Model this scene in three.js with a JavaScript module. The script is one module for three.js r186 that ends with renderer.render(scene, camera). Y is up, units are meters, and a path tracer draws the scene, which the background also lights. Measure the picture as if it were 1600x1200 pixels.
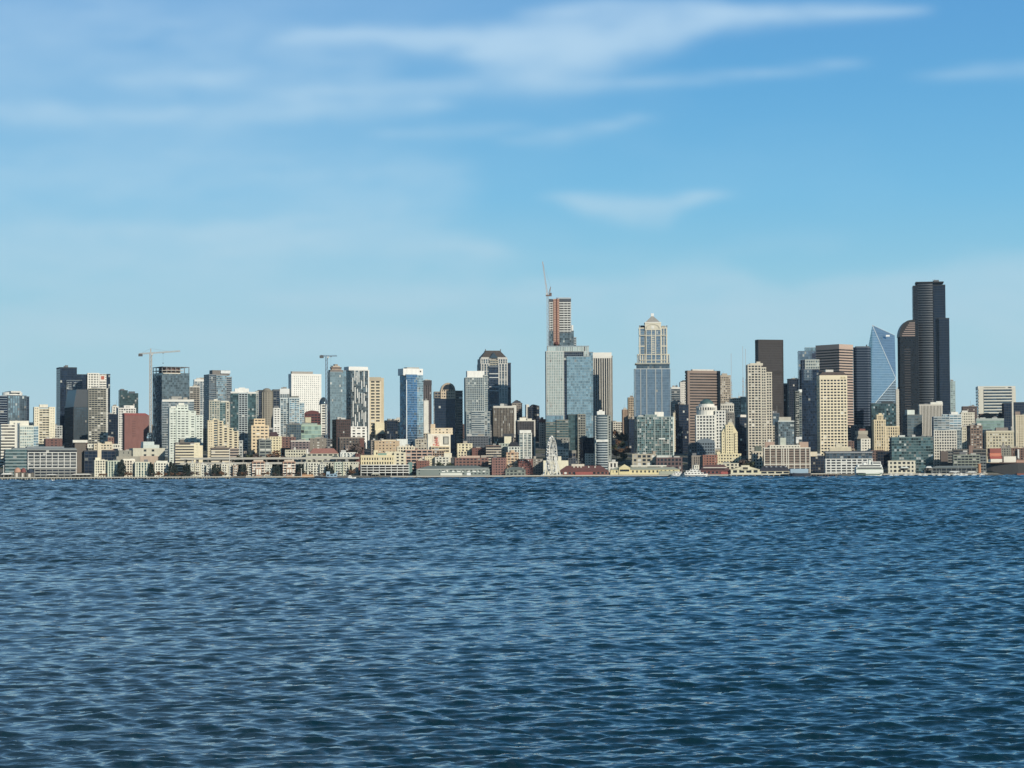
import * as THREE from 'three';

// ---------------------------------------------------------------- camera, sky, sun, exposure
const scene = new THREE.Scene();
const camera = new THREE.PerspectiveCamera(19.11, 4 / 3, 0.5, 60000);
camera.position.set(0, 5, 0);
camera.rotation.order = 'YXZ';
camera.rotation.set(THREE.MathUtils.degToRad(2.258), 0, THREE.MathUtils.degToRad(-0.25));
camera.updateMatrixWorld();
const renderer = new THREE.WebGLRenderer({ antialias: true });
renderer.toneMapping = THREE.LinearToneMapping;
renderer.toneMappingExposure = 1.0;
renderer.shadowMap.enabled = true;

const SUN_AZ = 36, SUN_EL = 21;                       // degrees: right of straight behind the camera, above the horizon
const sunDir = new THREE.Vector3(Math.sin(SUN_AZ * Math.PI / 180) * Math.cos(SUN_EL * Math.PI / 180), Math.sin(SUN_EL * Math.PI / 180), Math.cos(SUN_AZ * Math.PI / 180) * Math.cos(SUN_EL * Math.PI / 180));
const sun = new THREE.DirectionalLight(new THREE.Color(1, 0.93, 0.79), 5.0);
sun.name = 'sun';
sun.target.position.set(0, 0, -3300);
sun.position.copy(sun.target.position).addScaledVector(sunDir, 4000);
sun.castShadow = true;
Object.assign(sun.shadow.camera, { left: -1400, right: 1400, top: 900, bottom: -900, near: 100, far: 8000 });
sun.shadow.mapSize.set(4096, 4096);
scene.add(sun, sun.target);

function rng(seed) { let s = seed >>> 0; return () => { s = (s + 0x6D2B79F5) | 0; let t = Math.imul(s ^ (s >>> 15), 1 | s); t = (t + Math.imul(t ^ (t >>> 7), 61 | t)) ^ t; return ((t ^ (t >>> 14)) >>> 0) / 4294967296; }; }
const hash2 = (i, j) => { let h = Math.imul(i, 374761393) + Math.imul(j, 668265263); h = Math.imul(h ^ (h >>> 13), 1274126177); return ((h ^ (h >>> 16)) >>> 0) / 4294967296; };
function vnoise(x, y) { const i = Math.floor(x), j = Math.floor(y), u = x - i, v = y - j, a = u * u * (3 - 2 * u), b = v * v * (3 - 2 * v); return (hash2(i, j) * (1 - a) + hash2(i + 1, j) * a) * (1 - b) + (hash2(i, j + 1) * (1 - a) + hash2(i + 1, j + 1) * a) * b; }
function fbm(x, y, n = 5) { let s = 0, a = 0.5, t = 0; for (let i = 0; i < n; i++) { s += a * vnoise(x, y); t += a; x = x * 2.03 + 17.1; y = y * 2.03 + 5.7; a *= 0.5; } return s / t; }
const sstep = (a, b, x) => { const t = Math.min(1, Math.max(0, (x - a) / (b - a))); return t * t * (3 - 2 * t); };
const lin = (c) => { c /= 255; return c <= 0.04045 ? c / 12.92 : ((c + 0.055) / 1.055) ** 2.4; };

// the sky: clear air by elevation, thin cirrus streaks given as strokes in degrees (azimuth right of the view, elevation)
{
  const AIR = [[-90, 52, 84, 112], [-0.5, 176, 208, 220], [0, 182, 212, 221], [1.6, 177, 210, 222], [3.4, 166, 208, 223], [5, 146, 201, 225], [7, 121, 188, 226], [9.5, 103, 172, 220], [11.7, 95, 161, 215], [20, 74, 135, 184], [35, 50, 103, 148], [60, 34, 79, 118], [90, 28, 67, 104]];
  const VEIL = [[-90, 180, 210, 220], [1, 184, 214, 224], [4, 178, 211, 227], [7, 180, 214, 234], [12, 182, 214, 240], [90, 190, 212, 236]];
  const key = (K, e) => { let i = 1; while (i < K.length - 1 && K[i][0] < e) i++; const a = K[i - 1], b = K[i], t = Math.min(1, Math.max(0, (e - a[0]) / (b[0] - a[0]))); return [1, 2, 3].map((c) => lin(a[c] + (b[c] - a[c]) * t)); };
  // [strength, softness, [az, el, half-thickness] ...]
  const STROKES = [
    [1.15, 1, [-5.8, 10.86, 0.04], [-3.9, 11.0, 0.14], [-1.8, 10.9, 0.26], [0, 10.8, 0.48], [1.4, 10.85, 0.55], [2.8, 10.9, 0.45], [4.0, 11.1, 0.34], [5.2, 11.35, 0.22], [7.5, 11.42, 0.13], [10.2, 11.36, 0.04]],
    [0.95, 1, [-1.0, 10.6, 0.3], [0.6, 10.55, 0.5], [1.8, 10.6, 0.38], [3, 10.75, 0.15]],
    [0.7, 1, [0.4, 11.5, 0.1], [2.4, 11.62, 0.25], [4.4, 11.6, 0.2], [6, 11.55, 0.06]],
    [0.45, 1, [-6, 9.5, 0.08], [-3, 9.65, 0.16], [-1.6, 9.75, 0.2], [0.5, 9.85, 0.24], [2, 9.75, 0.12], [4.8, 9.86, 0.06], [8.7, 10.12, 0.03]],
    [0.5, 1, [-14, 8.95, 0.3], [-12, 8.95, 0.26], [-10, 8.9, 0.2], [-7.5, 8.95, 0.22], [-5, 9.15, 0.2], [-1.5, 9.3, 0.12]],
    [0.4, 1, [-10.3, 9.8, 0.1], [-8.6, 9.8, 0.2], [-7.4, 9.85, 0.18], [-6.4, 9.9, 0.06]],
    [0.3, 1, [-3.6, 8.55, 0.07], [-1.6, 8.6, 0.12], [0.6, 8.75, 0.05]],
    [0.42, 1, [-0.1, 8.38, 0.05], [1.2, 8.5, 0.15], [2.2, 8.66, 0.11], [3.4, 8.9, 0.03]],
    [0.8, 1, [1.0, 7.0, 0.06], [1.9, 6.8, 0.18], [3.0, 6.7, 0.26], [3.9, 6.66, 0.24], [4.6, 6.9, 0.1], [5.3, 7.0, 0.04]],
    [0.32, 1, [10.2, 9.75, 0.04], [11.6, 9.85, 0.1], [13, 9.86, 0.12], [15, 9.8, 0.08]],
    [0.5, 1.6, [-7.5, 5.9, 0.3], [-4.5, 6.1, 0.55], [-2.8, 6.0, 0.62], [-1.2, 5.7, 0.3], [0.2, 5.5, 0.1]],
    [0.35, 1.6, [-14, 5.3, 0.5], [-10, 5.4, 0.45], [-6, 5.5, 0.4]],
    [0.5, 1.4, [-6.6, 4.5, 0.06], [-3.5, 4.35, 0.22], [-1, 4.4, 0.35], [1.5, 4.4, 0.4], [3.6, 4.7, 0.4], [5.2, 4.9, 0.3], [6.6, 4.6, 0.1]],
    [0.5, 1.6, [3.0, 3.9, 0.3], [6, 4.0, 0.35], [9, 3.9, 0.4], [11, 4.2, 0.4], [15, 4.2, 0.5]],
    [0.35, 1.4, [7.4, 4.7, 0.1], [9.5, 4.75, 0.22], [12, 4.95, 0.3], [15, 4.8, 0.3]],
    [0.25, 2, [-14, 10.6, 0.7], [-10, 10.9, 0.9], [-6, 10.5, 0.7], [-3, 10.0, 0.4]],
    [0.45, 1.2, [-14, 5.95, 0.18], [-11, 6.1, 0.22], [-7, 6.05, 0.2], [-4, 5.7, 0.2]],
    [0.4, 1.3, [-15, 3.9, 0.3], [-11, 3.7, 0.3], [-8, 3.4, 0.3], [-4, 3.5, 0.3], [0, 3.3, 0.3]],
    [0.28, 2, [-14, 7.2, 0.5], [-9, 7.6, 0.6], [-4.5, 7.5, 0.5], [-1, 7.4, 0.3]],
  ];
  const W = 2048, H = 1024, data = new Float32Array(W * H * 4);
  for (let j = 0; j < H; j++) {
    const el = (j + 0.5) / H * 180 - 90, air = key(AIR, el), veil = key(VEIL, el);
    for (let i = 0; i < W; i++) {
      let az = ((i + 0.5) / W - 0.25) * 360; if (az > 180) az -= 360;
      let c = 0;
      if (el > 0) {
        const wob = (fbm(az * 0.5 + 40, el * 1.6, 3) - 0.5) * 0.5;
        if (Math.abs(az) < 22 && el < 16) for (const [I, soft, ...pts] of STROKES) {
          if (az < pts[0][0] - 1 || az > pts[pts.length - 1][0] + 1) continue;
          let k = 1; while (k < pts.length - 1 && pts[k][0] < az) k++;
          const a = pts[k - 1], b = pts[k], t = Math.min(1, Math.max(0, (az - a[0]) / (b[0] - a[0])));
          const e0 = a[1] + (b[1] - a[1]) * t, th = a[2] + (b[2] - a[2]) * t;
          const ends = sstep(pts[0][0] - 0.6, pts[0][0] + 0.8, az) * (1 - sstep(pts[pts.length - 1][0] - 0.8, pts[pts.length - 1][0] + 0.6, az));
          const d = (el + wob * Math.min(0.7, th * 1.2) - e0) / (th * soft + 0.05);
          const tex = 0.25 + 1.45 * fbm(az * 0.9 + el * 1.7, el * 5 - az * 0.6 + 9, 5) * (0.7 + 0.6 * vnoise(az * 1.3 - el * 2, el * 7.5 + az * 0.5));
          const q = d > 0 ? d * 1.5 : d * 0.9; c += 1.65 * I * ends * tex * Math.exp(-q * q);
        }
        const s = sstep(0.52, 0.78, fbm(az * 0.16 + el * 0.09, el * 0.42 + 3, 6));
        const band = el < 14 && Math.abs(az) < 26 ? 0.16 * (1 - 0.6 * sstep(-6, 8, az)) : 0.34;
        c += band * s + 0.3 * (1 - sstep(-9, 6, az)) * sstep(2, 6, el) * (0.35 + 0.9 * fbm(az * 0.45 + 7, el * 1.3 - az * 0.12, 4)) * (Math.abs(az) < 90 ? 1 : 0.4) + (el < 6.5 ? 0.5 * sstep(0.4, 0.62, fbm(az * 0.3 + 3, el * 1.5 + 1 - az * 0.06, 4)) * (1 - sstep(4.2, 6.5, el)) : 0);
      }
      c = 1 - Math.exp(-c);
      const o = (j * W + i) * 4;
      for (let q = 0; q < 3; q++) data[o + q] = air[q] + (veil[q] - air[q]) * c * 0.92;
      data[o + 3] = 1;
    }
  }
  const t = new THREE.DataTexture(data, W, H, THREE.RGBAFormat, THREE.FloatType);
  t.mapping = THREE.EquirectangularReflectionMapping; t.magFilter = THREE.LinearFilter; t.minFilter = THREE.LinearFilter; t.wrapS = THREE.RepeatWrapping; t.needsUpdate = true;
  scene.background = t; scene.environment = t;
}

// ---------------------------------------------------------------- helpers
const R = rng(20231);
const taken = new Map();
const numbered = (n) => { const k = taken.get(n) ?? 0; taken.set(n, k + 1); return k ? `${n}_${String(k).padStart(3, '0')}` : n; };
function tag(o, label, category, group, kind) { if (label) o.userData.label = label; if (category) o.userData.category = category; if (group) o.userData.group = group; if (kind) o.userData.kind = kind; else if (category) o.userData.kind = 'thing'; return o; }
class Shape3 {                                          // collects faces, becomes one mesh
  constructor() { this.p = []; this.i = []; this.c = []; this.useC = false; }
  v(x, y, z, c) { this.p.push(x, y, z); if (c) { this.useC = true; this.c.push(c[0], c[1], c[2]); } else this.c.push(1, 1, 1); return this.p.length / 3 - 1; }
  quad(a, b, c, d, col) { const k = this.v(...a, col); this.v(...b, col); this.v(...c, col); this.v(...d, col); this.i.push(k, k + 1, k + 2, k, k + 2, k + 3); return this; }
  tri(a, b, c, col) { const k = this.v(...a, col); this.v(...b, col); this.v(...c, col); this.i.push(k, k + 1, k + 2); return this; }
  box(x0, x1, y0, y1, z0, z1, col) {
    const P = (x, y, z) => [x, y, z];
    this.quad(P(x0, y0, z1), P(x1, y0, z1), P(x1, y1, z1), P(x0, y1, z1), col); this.quad(P(x1, y0, z0), P(x0, y0, z0), P(x0, y1, z0), P(x1, y1, z0), col);
    this.quad(P(x0, y0, z0), P(x0, y0, z1), P(x0, y1, z1), P(x0, y1, z0), col); this.quad(P(x1, y0, z1), P(x1, y0, z0), P(x1, y1, z0), P(x1, y1, z1), col);
    this.quad(P(x0, y1, z1), P(x1, y1, z1), P(x1, y1, z0), P(x0, y1, z0), col); this.quad(P(x0, y0, z0), P(x1, y0, z0), P(x1, y0, z1), P(x0, y0, z1), col); return this;
  }
  bar(a, b, r, col) {                                   // square bar between two points
    const A = new THREE.Vector3(...a), B = new THREE.Vector3(...b), d = B.clone().sub(A).normalize(), s = new THREE.Vector3(0, 1, 0); if (Math.abs(d.y) > 0.9) s.set(1, 0, 0);
    const u = s.clone().cross(d).normalize().multiplyScalar(r), w = d.clone().cross(u).normalize().multiplyScalar(r), q = (o, i, j) => [o.x + u.x * i + w.x * j, o.y + u.y * i + w.y * j, o.z + u.z * i + w.z * j];
    const L = [[-1, -1], [1, -1], [1, 1], [-1, 1]];
    for (let k = 0; k < 4; k++) { const m = L[k], n = L[(k + 1) % 4]; this.quad(q(A, ...m), q(A, ...n), q(B, ...n), q(B, ...m), col); }
    this.quad(q(A, -1, 1), q(A, 1, 1), q(A, 1, -1), q(A, -1, -1), col); this.quad(q(B, -1, -1), q(B, 1, -1), q(B, 1, 1), q(B, -1, 1), col); return this;
  }
  prism(poly, y0, y1, col) {                            // upright prism over a plan polygon [[x, z] ...] given counter-clockwise seen from above (x right, z towards the viewer)
    const n = poly.length; for (let k = 0; k < n; k++) { const a = poly[k], b = poly[(k + 1) % n]; this.quad([a[0], y0, a[1]], [b[0], y0, b[1]], [b[0], y1, b[1]], [a[0], y1, a[1]], col); }
    for (let k = 1; k < n - 1; k++) this.tri([poly[0][0], y1, poly[0][1]], [poly[k][0], y1, poly[k][1]], [poly[k + 1][0], y1, poly[k + 1][1]], col); return this;
  }
  extrude(prof, z0, z1, col) {                          // profile [[x, y] ...] in the facade plane, pulled from z0 (back) to z1 (front)
    const n = prof.length; for (let k = 0; k < n; k++) { const a = prof[k], b = prof[(k + 1) % n]; this.quad([a[0], a[1], z0], [b[0], b[1], z0], [b[0], b[1], z1], [a[0], a[1], z1], col); }
    const f = THREE.ShapeUtils.triangulateShape(prof.map((p) => new THREE.Vector2(...p)), []);
    for (const [a, b, c] of f) { this.tri([...prof[a], z1], [...prof[b], z1], [...prof[c], z1], col); this.tri([...prof[c], z0], [...prof[b], z0], [...prof[a], z0], col); } return this;
  }
  hip(x0, x1, z0, z1, y0, y1, inx, inz, col) {          // hipped roof / frustum
    const B = [[x0, y0, z1], [x1, y0, z1], [x1, y0, z0], [x0, y0, z0]], T = [[x0 + inx, y1, z1 - inz], [x1 - inx, y1, z1 - inz], [x1 - inx, y1, z0 + inz], [x0 + inx, y1, z0 + inz]];
    for (let k = 0; k < 4; k++) this.quad(B[k], B[(k + 1) % 4], T[(k + 1) % 4], T[k], col); this.quad(...T, col); this.quad(B[3], B[2], B[1], B[0], col); return this;
  }
  geometry() {
    const g = new THREE.BufferGeometry(); g.setAttribute('position', new THREE.Float32BufferAttribute(this.p, 3)); if (this.useC) g.setAttribute('color', new THREE.Float32BufferAttribute(this.c, 3));
    g.setIndex(this.i); const uv = new Float32Array(this.p.length / 3 * 2); for (let k = 0; k < uv.length / 2; k++) { uv[2 * k] = this.p[3 * k] + this.p[3 * k + 2]; uv[2 * k + 1] = this.p[3 * k + 1]; } g.setAttribute('uv', new THREE.BufferAttribute(uv, 2));
    const flat = g.toNonIndexed(); flat.computeVertexNormals(); return flat;
  }
  build(name, mat, parent, kind) { if (!this.p.length) return null; const m = new THREE.Mesh(this.geometry(), mat); m.name = parent === scene ? numbered(name) : name; m.castShadow = m.receiveShadow = true; if (kind) m.userData.kind = kind; parent.add(m); return m; }
}
const UNIT = new THREE.BoxGeometry(1, 1, 1);
function unitBox(name, x0, x1, y0, y1, z0, z1, mat, parent) { const m = new THREE.Mesh(UNIT, mat); m.name = name; m.position.set((x0 + x1) / 2, (y0 + y1) / 2, (z0 + z1) / 2); m.scale.set(Math.abs(x1 - x0), Math.abs(y1 - y0), Math.abs(z1 - z0)); m.castShadow = m.receiveShadow = true; parent.add(m); return m; }

// materials: painted and mineral walls with a fine mottle, and kinds of glass
const mottle = (() => { const n = 256, d = new Uint8Array(n * n * 4); for (let j = 0; j < n; j++) for (let i = 0; i < n; i++) { const s = fbm(i / 9, j / 30, 4) * 0.6 + vnoise(i / 2.3, j / 2.3) * 0.4, v = 214 + 41 * s; d.set([v, v, v * 0.992, 255], (j * n + i) * 4); } const t = new THREE.DataTexture(d, n, n); t.wrapS = t.wrapT = THREE.RepeatWrapping; t.magFilter = THREE.LinearFilter; t.colorSpace = THREE.SRGBColorSpace; t.repeat.set(1 / 46, 1 / 46); t.needsUpdate = true; return t; })();
const walls = new Map();
function paint(hex) { const c = new THREE.Color(hex), l = 0.3 * c.r + 0.59 * c.g + 0.11 * c.b; return c.lerp(new THREE.Color().setRGB(l, l, l), 0.32); }   // weathered, a little greyer than the chip
function wall(hex, rough = 0.85, metal = 0) { const k = hex + rough + metal; if (!walls.has(k)) walls.set(k, new THREE.MeshStandardMaterial({ color: paint(hex), roughness: rough, metalness: metal, map: mottle })); return walls.get(k); }
const GLASS = {                                        // r, g, b, mirror coating, roughness
  dark: [0.02, 0.024, 0.03, 0.1, 0.12], black: [0.012, 0.016, 0.023, 0.15, 0.2], navy: [0.016, 0.028, 0.052, 0.35, 0.12], slate: [0.08, 0.112, 0.135, 0.5, 0.12],
  blue: [0.13, 0.25, 0.40, 0.85, 0.08], slatelight: [0.19, 0.25, 0.27, 0.4, 0.12], sky: [0.19, 0.3, 0.4, 0.6, 0.1], mist: [0.14, 0.2, 0.26, 0.35, 0.1], steel: [0.13, 0.165, 0.18, 0.5, 0.1], teal: [0.072, 0.118, 0.12, 0.45, 0.12], mint: [0.28, 0.37, 0.31, 0.4, 0.2], pale: [0.40, 0.45, 0.41, 0.5, 0.12], ice: [0.26, 0.36, 0.40, 0.6, 0.1], bronze: [0.05, 0.042, 0.04, 0.4, 0.2],
};
const glasses = {};
for (const k in GLASS) { const [r, g, b, m, ro] = GLASS[k]; glasses[k] = new THREE.MeshStandardMaterial({ color: new THREE.Color().setRGB(1, 1, 1), vertexColors: true, metalness: m, roughness: ro }); glasses[k].userData.rgb = [r, g, b]; }
const inner = {}; for (const k in GLASS) { const [r, g, b, m, ro] = GLASS[k]; inner[k] = new THREE.MeshStandardMaterial({ color: new THREE.Color().setRGB(r * 0.8, g * 0.8, b * 0.8), metalness: m, roughness: ro }); }

// survey: bearings measured on the photograph become points at a stated distance
const F = 3564, CAMQ = camera.quaternion.clone(), EYE = camera.position.clone();
const ray = (px, py) => new THREE.Vector3((px - 800) / F, (600 - py) / F, -1).applyQuaternion(CAMQ);
function at(px, py, D) { const r = ray(px, py); return r.multiplyScalar(D / -r.z).add(EYE); }
function hit(px, py, P, n) { const r = ray(px, py); const t = (P.x - EYE.x) * n.x + (P.y - EYE.y) * n.y + (P.z - EYE.z) * n.z; return r.multiplyScalar(t / r.dot(n)).add(EYE); }
const SHORE = 2850;
const landHeight = (x, z) => { const d = -z - SHORE; return 3 + 5 * sstep(60, 200, d) + 22 * sstep(150, 480, d) + 26 * sstep(420, 850, d) + 34 * sstep(780, 1450, d) * (1 - 0.45 * sstep(-200, -700, x)); };
// ---------------------------------------------------------------- water
{
  const n = 1024, T = 9, d = new Uint8Array(n * n * 4), rw = rng(77), h = new Float32Array(n * n), comps = [];
  for (let k = 0; k < 70; k++) { const m = Math.exp(Math.log(14) + rw() * Math.log(9)), th = Math.PI / 2 + (rw() - 0.5) * 2.6; comps.push([Math.round(m * Math.cos(th)), Math.round(m * Math.sin(th)), rw() * 6.283, 1 / Math.pow(m, 1.15)]); }
  const S = new Float32Array(n + 1).map((_, i) => Math.sin(i / n * 2 * Math.PI)), sn = (t) => S[((Math.round(t * n) % n) + n) % n];
  let lo = 1e9, hi = -1e9;
  for (let j = 0; j < n; j++) for (let i = 0; i < n; i++) { let s = 0; for (const [a, b, p, w] of comps) s += w * sn((a * i + b * j) / n + p / 6.283); h[j * n + i] = s; lo = Math.min(lo, s); hi = Math.max(hi, s); }
  for (let k = 0; k < n * n; k++) { const v = 255 * (h[k] - lo) / (hi - lo); d.set([v, v, v, 255], 4 * k); }
  const ripples = new THREE.DataTexture(d, n, n); ripples.wrapS = ripples.wrapT = THREE.RepeatWrapping; ripples.magFilter = THREE.LinearFilter; ripples.repeat.set(1 / T, 1 / T); ripples.needsUpdate = true;
  const water = new THREE.MeshPhysicalMaterial({ color: new THREE.Color().setRGB(0.004, 0.021, 0.031), roughness: 0.03, ior: 1.34, bumpMap: ripples, bumpScale: 0.018 });
  // wind sea: a fan of crests, finer close by, coarser far away
  const comp = [], r2 = rng(5), NC = 74;
  for (let k = 0; k < NC; k++) { const L = 0.17 * Math.pow(80 / 0.17, (k + r2() * 0.8) / NC), th = Math.PI / 2 + 0.12 + (r2() + r2() + r2() - 1.5) * 1.35; comp.push({ L, k: 2 * Math.PI / L, dx: Math.cos(th), dz: Math.sin(th), ph: r2() * 6.283, s: (L < 0.5 ? 1 : Math.pow(0.5 / L, 1.0)) * (0.7 + 0.6 * r2()) }); }
  const half = 16.5 * Math.PI / 180;
  function sheet(name, label, r0, r1, cols, ratio) {
    const rows = []; for (let r = r0; r < r1; r *= 1 + ratio) rows.push(r);
    const nr = rows.length, pos = new Float32Array(nr * cols * 3), uv = new Float32Array(nr * cols * 2), idx = new Uint32Array((nr - 1) * (cols - 1) * 6); let o = 0, q = 0;
    for (let a = 0; a < nr; a++) {
      const r = rows[a], dr = Math.max(r * ratio, r * 2 * half / cols * 0.6); let v = 0;
      const act = comp.map((c) => ({ ...c, w: c.s * sstep(1.7 * dr, 3.4 * dr, c.L) })).filter((c) => c.w > 0.01 && c.L < 60 * dr + 3); for (const c of act) v += c.w * c.w / 2;
      const g = (1 - sstep(2550, 2800, r) * 0.7) * (SLOPE[0] + (SLOPE[1] - SLOPE[0]) * sstep(60, 400, r)) * (1 - 0.1 * sstep(500, 2000, r)) / Math.sqrt(v);
      const dip = 0.7 * (r0 < 100 ? sstep(131, 140, r) : 1 - sstep(130, 139, r));
      for (let b = 0; b < cols; b++) {
        const t = (b / (cols - 1) * 2 - 1) * half, x = r * Math.sin(t), z = -r * Math.cos(t); let y = 0, sx = 0, sz = 0;
        const gust = 0.55 + 0.5 * vnoise(x / 9 + 50, z / 17 + 90) + 0.4 * vnoise(x / 47 + 8, z / 110 + 30);
        for (const c of act) { const p = c.k * (x * c.dx + z * c.dz) + c.ph, A = g * gust * c.w / c.k; y += A * Math.cos(p); const s = -0.75 * A * Math.sin(p); sx += s * c.dx; sz += s * c.dz; }
        pos[o] = x + sx; pos[o + 1] = y - dip; pos[o + 2] = z + sz; uv[o / 3 * 2] = x; uv[o / 3 * 2 + 1] = z; o += 3;
        if (a < nr - 1 && b < cols - 1) { const k = a * cols + b; idx[q++] = k; idx[q++] = k + 1; idx[q++] = k + cols + 1; idx[q++] = k; idx[q++] = k + cols + 1; idx[q++] = k + cols; }
      }
    }
    const g = new THREE.BufferGeometry(); g.setAttribute('position', new THREE.BufferAttribute(pos, 3)); g.setAttribute('uv', new THREE.BufferAttribute(uv, 2)); g.setIndex(new THREE.BufferAttribute(idx, 1)); g.computeVertexNormals();
    const m = new THREE.Mesh(g, water); m.name = name; m.receiveShadow = true; tag(m, label, null, null, 'structure'); scene.add(m);
  }
  const SLOPE = [0.23, 0.255];
  sheet('near_water', 'dark blue choppy bay water close by', 33, 140, 700, 0.0022); sheet('far_water', 'dark blue bay water reaching to the city shore', 129.6, SHORE + 12, 370, 0.00135);
  const s = new THREE.PlaneGeometry(30000, 30000); s.rotateX(-Math.PI / 2); const w2 = new THREE.Mesh(s, water); w2.name = 'open_water'; w2.position.set(0, -2.4, 0); w2.receiveShadow = true; tag(w2, 'open water beyond the bay', null, null, 'structure'); scene.add(w2);
}

// ---------------------------------------------------------------- land
{
  const nx = 120, nz = 90, X = 1500, Z = 2600, pos = [], uv = [], idx = [];
  for (let j = 0; j <= nz; j++) for (let i = 0; i <= nx; i++) { const x = -X + 2 * X * i / nx, z = -SHORE - Z * j / nz; pos.push(x, landHeight(x, z), z); uv.push(x, z); if (i < nx && j < nz) { const k = j * (nx + 1) + i; idx.push(k, k + 1, k + nx + 2, k, k + nx + 2, k + nx + 1); } }
  const g = new THREE.BufferGeometry(); g.setAttribute('position', new THREE.Float32BufferAttribute(pos, 3)); g.setAttribute('uv', new THREE.Float32BufferAttribute(uv, 2)); g.setIndex(idx); g.computeVertexNormals();
  const n = 512, d = new Uint8Array(n * n * 4); for (let j = 0; j < n; j++) for (let i = 0; i < n; i++) { const a = fbm(i / 40, j / 40, 5), b = vnoise(i / 3, j / 3), k = sstep(0.45, 0.6, a); d.set([(96 - 36 * k) * (0.7 + 0.5 * b), (94 - 30 * k) * (0.7 + 0.5 * b), (88 - 48 * k) * (0.7 + 0.5 * b), 255], 4 * (j * n + i)); }
  const t = new THREE.DataTexture(d, n, n); t.wrapS = t.wrapT = THREE.RepeatWrapping; t.magFilter = THREE.LinearFilter; t.colorSpace = THREE.SRGBColorSpace; t.repeat.set(1 / 300, 1 / 300); t.needsUpdate = true;
  const m = new THREE.Mesh(g, new THREE.MeshStandardMaterial({ map: t, roughness: 1 })); m.name = 'city_ground'; m.receiveShadow = m.castShadow = true; tag(m, 'sloping city ground rising from the waterfront', null, null, 'structure'); scene.add(m);
  const s = new Shape3(); s.box(-1500, 1500, -6, 3.15, -SHORE - 4, -SHORE); const w = s.build('seawall', wall('#5b5a55'), scene); tag(w, 'concrete seawall along the shore', null, null, 'structure');
  const e = new Shape3(); e.box(-1500, 1500, 3.16, 3.5, -SHORE - 26, -SHORE - 4.2); tag(e.build('promenade', wall('#9a968b'), scene), 'pale promenade on top of the seawall', null, null, 'structure');
}

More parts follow.
